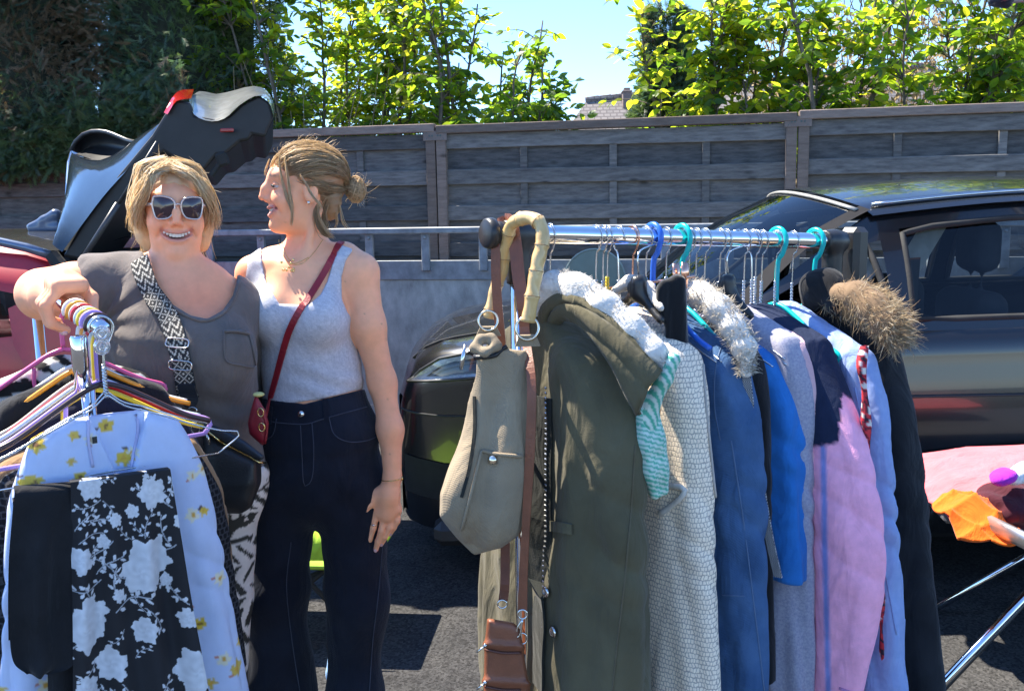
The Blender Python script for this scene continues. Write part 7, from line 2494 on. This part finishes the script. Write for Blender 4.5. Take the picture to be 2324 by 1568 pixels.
def daisies(V):
    a, b, c = lbl(V)
    w = a + np.sign(a) * np.maximum(np.abs(b) - .03, 0) * .6
    col = np.repeat(np.array([[.6, .69, .92]]), len(V), 0)
    col = np.where((b > .0)[:, None], np.array([.66, .68, .88]), col)
    for (x, z, R, k, ph) in FLO:
        dx, dz = w - x, c - z
        r = np.hypot(dx, dz); th = np.arctan2(dz, dx) + ph
        pet = R * (.55 + .45 * np.abs(np.cos(2.5 * th)))
        i = r < pet
        col[i] = (.82, .55, .05) if k < .55 else ((.85, .8, .6) if k < .85 else (.7, .5, .1))
        col[r < R * .3] = (.25, .12, .02) if k < .4 else (.75, .4, .04)
        l = np.hypot(dx - R * 1.1 * math.cos(ph), (dz - R * 1.1 * math.sin(ph)) * 2)
        col[l < R * .3] = (.12, .07, .05) if k < .6 else (.6, .2, .1)
    return col
blm = mat('blouse_cloth', (1, 1, 1), rough=.85, attr=True, var=.05, bump=.12, bscale=500)
translucent(blm, .12, (.4, .55, .9))
sdf_mesh('blouse_body', fbl, *gbox(O, gx, LBH, .88, .36), .0048, blm, bl, daisies)
lilac_c = fabric('lilac_facing', (.5, .5, .72))
for uv in ([(190, 930), (200, 960), (200, 1000), (210, 1060)], [(300, 920), (312, 960), (308, 1010), (300, 1060)]):
    P, N = path_on(fbl, uv, 14, .002, 1.2, 2.2); b = MB(); b.tube(P, .003, 6, flat=.6); b.build('neck_facing', lilac_c, bl, True)
b = MB(); b.box(hit(fbl, 214, 998, 1.2, 2.4, .002)[0], (.008, .002, .012), frame(LBH), ch=0); b.build('label_tag', blk_l, bl)

# wire pair in front, with clear size discs, carrying trousers and skirt
clear = mat('clear_plastic', (.8, .8, .8), rough=.08, trans=.75, spec=.6, var=.04)
wq, wz1, wzE = hanger(LH(-.012), gx, LBH, wire_m, 'bare wire hanger with clear disc clip, foremost on the left rail', half=.2, drop=.115, slope=.4, r=.0017, low=True, lowdrop=.045, tip=.1)
hanger(LH(-.004), gx, LBH, wire_m, 'second wire hanger close behind the foremost one on the left rail', half=.19, drop=.11, slope=.4, r=.0017, low=False, yaw=.12)
dc = thing('disc_clip', W(232, 800, 1.62), 'clear plastic double disc clip at the rail end', 'clip')
for k, v in enumerate((757, 787)):
    c = W(232, v, 1.622)
    b = MB(); b.lathe([(.002, .002), (.006, .003), (.007, .0), (.0075, .004), (.011, .004), (.0125, .001), (.0145, .004), (.0145, -.001), (.002, -.002)], c, (.1, -1, 0), 24); b.build('disc', clear, dc, True)
def sheet(name, left, right, nu, nv, parent, m, colf=None, foldA=.008, fk=5.0, off=.03, seed=0, roll=True, thick=.003):
    """cloth hung over the crossbar: front panel between two photo edges, in the hanger's plane"""
    L, R = resample(left, nv), resample(right, nv)
    rs = np.random.RandomState(seed); ph = rs.uniform(0, 6.28, 6)
    Q0 = LB0 - LBH * off
    G = np.zeros((nv, nu, 3)); UV = np.zeros((nv, nu, 2))
    for i in range(nv):
        for j in range(nu):
            x = j / (nu - 1); u = lerp(L[i, 0], R[i, 0], x); v = lerp(L[i, 1], R[i, 1], x)
            d = ray(u, v); t = ((Q0 - CAM_P) @ LBH) / (d @ LBH)
            y = i / (nv - 1)
            fo = foldA * smooth01(y * 2.5) * (math.sin(x * fk * 2 * math.pi + ph[0] + .7 * math.sin(y * 3 + ph[1])) + .5 * math.sin(x * fk * 3.7 + ph[2] + y * 2)) + .006 * math.sin(y * 9 + x * 4 + ph[3]) * y
            G[i, j] = CAM_P + d * t - LBH * fo + (LBH * .02 * (1 - i / 3.0) ** 2 - np.array([0, 0, .004 * (1 - i / 3.) ** 2]) if i < 3 and roll else 0)
            UV[i, j] = (u, v)
    mb = MB(); mb.grid(G, flip=True)
    if roll:   # back panel
        B2 = G[:nv * 3 // 4] + LBH * .035 - np.array([0, 0, .03]); mb.grid(B2)
    n2 = len(mb.verts())
    col = None
    if colf is not None:
        col = np.repeat(np.array([[.02, .02, .022]]), n2, 0); col[:nv * nu] = colf(UV.reshape(-1, 2))
    o = mb.build(name, m, parent, True, col=col)
    return o
tr = thing('black_trousers', W(100, 1540, 1.6), 'plain black trousers folded over the foremost wire hanger', 'trousers')
blk_c = fabric('black_cloth', (.016, .016, .018), var=.2)
sheet('trouser_leg', [(34, 1103), (24, 1250), (22, 1400), (30, 1500), (62, 1532)], [(166, 1093), (168, 1250), (170, 1400), (168, 1500), (112, 1533)], 30, 60, tr, blk_c, None, .007, 1.6, .075, 2)
sheet('trouser_leg', [(112, 1100), (112, 1300), (110, 1450), (108, 1640)], [(172, 1093), (175, 1300), (178, 1450), (182, 1640)], 16, 50, tr, blk_c, None, .005, 1.2, .062, 4)
# skirt print: white roses, buds and leafy stems on black
rsK = np.random.RandomState(14)
ROSE = [(405 - 200, 1105, 26), (345, 1118, 30), (182, 1270, 26), (340, 1270, 46), (318, 1300, 40), (205, 1400, 40), (195, 1430, 40), (330, 1430, 26), (425, 1400, 20), (255, 1510, 34), (445, 1520, 44), (200, 1560, 26), (300, 1160, 14), (262, 1180, 14), (410, 1180, 16), (235, 1230, 14), (380, 1320, 14), (270, 1350, 14)]
SPR = [(rsK.uniform(165, 470), rsK.uniform(1070, 1600), rsK.uniform(0, 6.28), rsK.uniform(22, 44)) for _ in range(44)]
def roses(UV):
    u, v = UV[:, 0], UV[:, 1]
    col = np.repeat(np.array([[.014, .014, .017]]), len(u), 0)
    white = np.array([.62, .63, .66])
    for (x, y, an, L) in SPR:
        a = ((u - x) * math.cos(an) + (v - y) * math.sin(an)) / L; b = (-(u - x) * math.sin(an) + (v - y) * math.cos(an)) / L
        bend = b - .25 * a * a
        col[(np.abs(bend) < .035) & (np.abs(a) < 1)] = (.4, .41, .44)
        for k, (p, sg) in enumerate(((-.7, 1), (-.35, -1), (0, 1), (.35, -1), (.7, 1), (1.0, -1))):
            q = a - p - .12; w = (bend - sg * .2)
            la, lb = q * .7 + w * sg * .7, -q * sg * .7 + w * .7
            col[(np.abs(la) < .2) & (np.abs(lb) < .09 * (1 - (la / .2) ** 2))] = white
    for (x, y, R) in ROSE:
        dx, dy = u - x, v - y
        r = np.hypot(dx, dy * .9); th = np.arctan2(dy, dx)
        out = R * (1 + .12 * np.sin(5 * th + x) + .08 * np.sin(11 * th + y))
        i = r < out
        shade = .95 + .05 * np.sin(r / R * 7 + 3 * th + x) + .04 * np.sin(r / R * 13 - 5 * th)
        col[i] = (white * 1.05)[None] * shade[i][:, None]
    return col
sk = thing('black_skirt', W(300, 1700, 1.6), 'black skirt printed with white roses over the foremost wire hanger', 'skirt')
sheet('skirt_cloth', [(160, 1090), (162, 1200), (164, 1400), (168, 1660)], [(386, 1060), (404, 1180), (440, 1400), (486, 1660)], 150, 330, sk, print_m, roses, .01, 3.4, .08, 8)

# further garments on the left rail
def lgar(t, nm, label, cat, m, seed, drop, wsh, length, sl=.5, slr=(.06, .055, .05), colf=None, h=.009, th=.03, thh=.045, slope=.42, sleeves=(1, -1), sl_out=.02):
    O = LH(t)
    g = gthing(nm, O, label, cat, length)
    f, l = garment(O, gx, LBH, drop=drop, wsh=wsh, whem=wsh + .02, th=th, thh=thh, slope=slope, length=length, sl_len=sl, sl_r=slr, sl_out=sl_out, fold=.005, seed=seed, sleeves=sleeves)
    sdf_mesh(nm + '_body', f, *gbox(O, gx, LBH, length + .03, .36), h, m, g, (lambda V: colf(V, l)) if colf else None)
    return f
lgar(.03, 'blue_strap_top', 'plain mid-blue strappy top behind the floral blouse', 'top', fabric('mid_blue', (.1, .25, .7)), 51, .27, .16, .4, .2, (.03, .03, .03), sleeves=())
lgar(.07, 'dotted_top', 'black perforated top hanging at the left edge', 'top', weave_brick('dotted_black', gx, .012, .012, .002, (.012, .012, .014), (.014, .014, .016), (.05, .05, .055)), 52, .2, .19, .8, .5)
lgar(.11, 'tan_jacket', 'tan brown jacket between coloured hangers on the left rail', 'jacket', fabric('tan_suede', (.3, .18, .09)), 53, .185, .2, .7, .5)
lgar(.16, 'navy_top', 'dark navy top in the middle of the left rail', 'top', fabric('navy', (.015, .018, .04)), 54, .15, .19, .75, .45)
lgar(.2, 'black_jacket', 'plain black jacket on the orange hanger', 'jacket', fabric('black_jersey', (.013, .013, .015)), 55, .105, .17, .8, .5)
rsY = np.random.RandomState(3)
YF = [(rsY.uniform(.0, .26), -rsY.uniform(.12, .7), rsY.uniform(.008, .016)) for _ in range(40)]
def yflor(V, l):
    a, b, c = l(V); w = a + np.abs(b) * .5
    col = np.repeat(np.array([[.014, .014, .015]]), len(V), 0)
    for (x, z, R) in YF:
        r = np.hypot(w - x, c - z); th = np.arctan2(c - z, w - x)
        col[r < R * (.7 + .4 * np.sin(3 * th + x * 90))] = (.42, .33, .05)
    return col
lgar(.235, 'yellow_floral_dress', 'black dress with small yellow flowers and beige edge', 'dress', attr_cloth, 56, .125, .185, .9, .4, colf=yflor, h=.006)
def zebra(V, l):
    a, b, c = l(V)
    k = np.sin(c * 150 + a * 60 + 3 * np.sin(a * 30)) + wob(V, 9, (60, 60, 60), .8)
    return np.where(k[:, None] > .1, np.array([.62, .6, .56]), np.array([.02, .02, .02]))
lgar(.41, 'zebra_top', 'black and white striped top behind the pink hanger', 'top', attr_cloth, 57, .115, .19, .7, .4, colf=zebra, h=.006)
b = MB(); b.tube(resample([W(262, 872, 1.9), W(330, 880, 1.93), W(372, 905, 1.95), W(395, 960, 1.96), W(408, 1040, 1.96)], 20), .006, 6); b.build('beige_piping', fabric('beige', (.55, .43, .3)), bpy.data.objects['yellow_floral_dress'], True)

# ------------------------------------------------ tables
tb_m = mat('table_grey', (.12, .12, .13), rough=.5)
table = thing('folding_table', (W(2500, 1500, 2.7)[0], 2.75, 0), 'folding table with chrome legs carrying a clothes pile', 'table')
tz = W(2230, 1180, 2.62)[2]
xt = W(2190, 1180, 2.62)[0]
b = MB(); b.box((xt + .62, 2.95, tz - .02), (1.2, .7, .035), frame((.15, 1, 0)), ch=.01); b.build('table_top', tb_m, table)
p0 = W(2200, 1165, 2.6); p1 = W(2330, 1228, 2.4)
b = MB(); b.tube([p0, p1, p1 + (p1 - p0) * .8], .014, 10, flat=1.8); b.build('edge_rail', mat('alu', (.5, .5, .52), rough=.35, metal=.9), table, True)
q0, q1 = W(2186, 1500, 2.6), W(2330, 1348, 2.6)
d_ = unit(q1 - q0)
b = MB(); b.tube([q0 - d_ * .75, q1 + d_ * .25], .0125, 14); b.build('leg', chr_m, table, True)
b = MB(); b.tube([q0 - d_ * .75 + [.04, .02, 0], q1 + d_ * .25 + [.04, .03, 0]], .011, 10); b.build('leg', blkp, table, True)
b = MB(); b.tube([[xt + 1.1, 2.7, tz], [xt + .3, 2.7, .02]], .0125, 12); b.build('leg', chr_m, table, True)
b = MB(); b.tube([[xt + .05, 3.2, tz], [xt + .9, 3.2, .02]], .0125, 12); b.build('leg', chr_m, table, True)
b = MB(); b.tube([[xt + 1.1, 3.2, tz], [xt + .2, 3.2, .02]], .0125, 12); b.build('leg', chr_m, table, True)
def heap(nm, label, pts, rads, m, cat, seed, k=.05, h=.009, amp=.006):
    P0 = np.array(pts)
    def f(P):
        d = None
        for p, r in zip(P0, rads):
            e = ell(P, p, r); d = e if d is None else smin(d, e, k)
        u_ = P @ np.array([36, 50, 30.]) + 2 * np.sin(P[:, 0] * 30 + seed)
        return d + wob(P, seed, (34, 34, 50), amp) + amp * .9 * ridge(u_) + amp * .5 * ridge(P @ np.array([-70, 30, 80.]) + seed)
    mr = np.max(np.array(rads), 0) + .04
    o = sdf_mesh(nm, f, P0.min(0) - mr, P0.max(0) + mr, h, m)
    return tag(o, label, cat, 'clothes piled on the folding table')
def drape(nm, label, cat, m, x0, x1, y0, y1, zf, ns=70, nt=46):
    G = np.array([[(lerp(x0, x1, s) + .012 * math.sin(t * 7 + 3 * s), lerp(y0, y1, t) + .02 * math.sin(s * 6 + 1), zf(s, t)) for s in np.linspace(0, 1, ns)] for t in np.linspace(0, 1, nt)])
    mb = MB(); mb.grid(G, flip=True)
    o = mb.build(nm, m, None, True); md = o.modifiers.new('thick', 'SOLIDIFY'); md.thickness = .008
    return tag(o, label, cat, 'clothes piled on the folding table')
def rdg(x):
    return 1 - 2 * abs(math.sin(x / 2)) ** .65
cx0 = W(2143, 1080, 2.66)[0]
drape('coral_top', 'coral pink cloth on top of the clothes pile', 'top', fabric('coral_jersey', (.8, .15, .17), var=.1), cx0, cx0 + .62, 2.58, 3.05,
      lambda s, t: tz + .075 + .085 * math.sin(min(s * 1.25, 1) * 1.57) * math.sin(.35 + 2.2 * t) - .09 * max(0, .16 - s) * 4 - .25 * max(0, .12 - t) + .007 * rdg(9 * s + 12 * t + 2 * math.sin(5 * s)) + .004 * rdg(22 * t - 8 * s))
ox0 = W(2152, 1140, 2.56)[0]
drape('orange_sweater', 'bright orange cloth crumpled at the pile\'s front', 'sweater', fabric('orange_knit', (.85, .15, .012), var=.15), ox0, ox0 + .2, 2.48, 2.66,
      lambda s, t: tz + .01 + .075 * smooth01(t * 1.6) * math.sin(.5 + 2.2 * s) + .01 * rdg(11 * s + 9 * t + 2) + .008 * rdg(17 * t - 9 * s) - .05 * max(0, .25 - t))
heap('maroon_top', 'dark maroon cloth beneath the white socks', [W(2290, 1125, 2.62), W(2330, 1150, 2.62), W(2260, 1165, 2.66)], [(.09, .08, .035), (.14, .12, .035), (.12, .1, .03)], fabric('maroon', (.06, .012, .02)), 'top', 9, .03, .008)
heap('purple_sock', 'purple cloth roll on the clothes pile', [W(2266, 1085, 2.56), W(2285, 1078, 2.56)], [(.022, .03, .018), (.02, .03, .018)], fabric('magenta', (.4, .03, .45)), 'sock', 11, .02, .006, .003)
heap('white_sock', 'white cloth with dark spots on the clothes pile', [W(2300, 1080, 2.57), W(2330, 1072, 2.57)], [(.03, .03, .025), (.04, .03, .03)], fabric('white_knit', (.7, .7, .72), var=.3, vscale=40), 'sock', 13, .02, .006, .003)

# low camp table behind the young woman's legs
camp = thing('camp_table', W(730, 1500, 3.1) * [1, 1, 0], 'lime green topped camp table with crossed black legs behind the women', 'table')
cz = W(715, 1275, 3.0)[2]
b = MB(); b.box((W(690, 1275, 3.1)[0], 3.2, cz - .012), (.55, .42, .024), frame((.1, 1, 0)), ch=.008); b.build('table_top', mat('lime_plastic', (.35, .55, .04), rough=.5), camp)
G = np.array([[W(u, v, 3.0 - .03 * t) for u in np.linspace(640, 742, 8)] for t, v in ((0, 1205), (.5, 1235), (1, 1272))])
b = MB(); b.grid(G); o = b.build('lime_cloth', fabric('lime_cloth', (.38, .6, .05)), camp, True); md = o.modifiers.new('thick', 'SOLIDIFY'); md.thickness = .006
for (a, c) in (((560, 1440), (742, 1290)), ((650, 1268), (770, 1390)), ((640, 1400), (790, 1540))):
    b = MB(); b.tube([W(*a, 3.02), W(*c, 3.02)], .009, 8); b.build('leg', rub_k, camp, True)
b = MB(); p_ = W(742, 1290, 3.25); b.tube([p_, [p_[0] - .4, 3.25, .01]], .009, 8); b.build('leg', rub_k, camp, True)
def cl2(P):
    return chain(P, [W(757, 1385, 2.72), W(762, 1420, 2.72), W(754, 1470, 2.72), W(758, 1530, 2.72), W(756, 1580, 2.72)], [.012, .022, .014, .02, .016], .02) + wob(P, 3, (60, 60, 40), .004)
tag(sdf_mesh('pale_blue_cloth', cl2, W(720, 1610, 2.72) - [0, .08, 0], W(800, 1360, 2.72) + [0, .08, 0], .007, fabric('pale_blue', (.3, .5, .75))), 'pale blue cloth hanging behind the young woman\'s jeans', 'cloth')
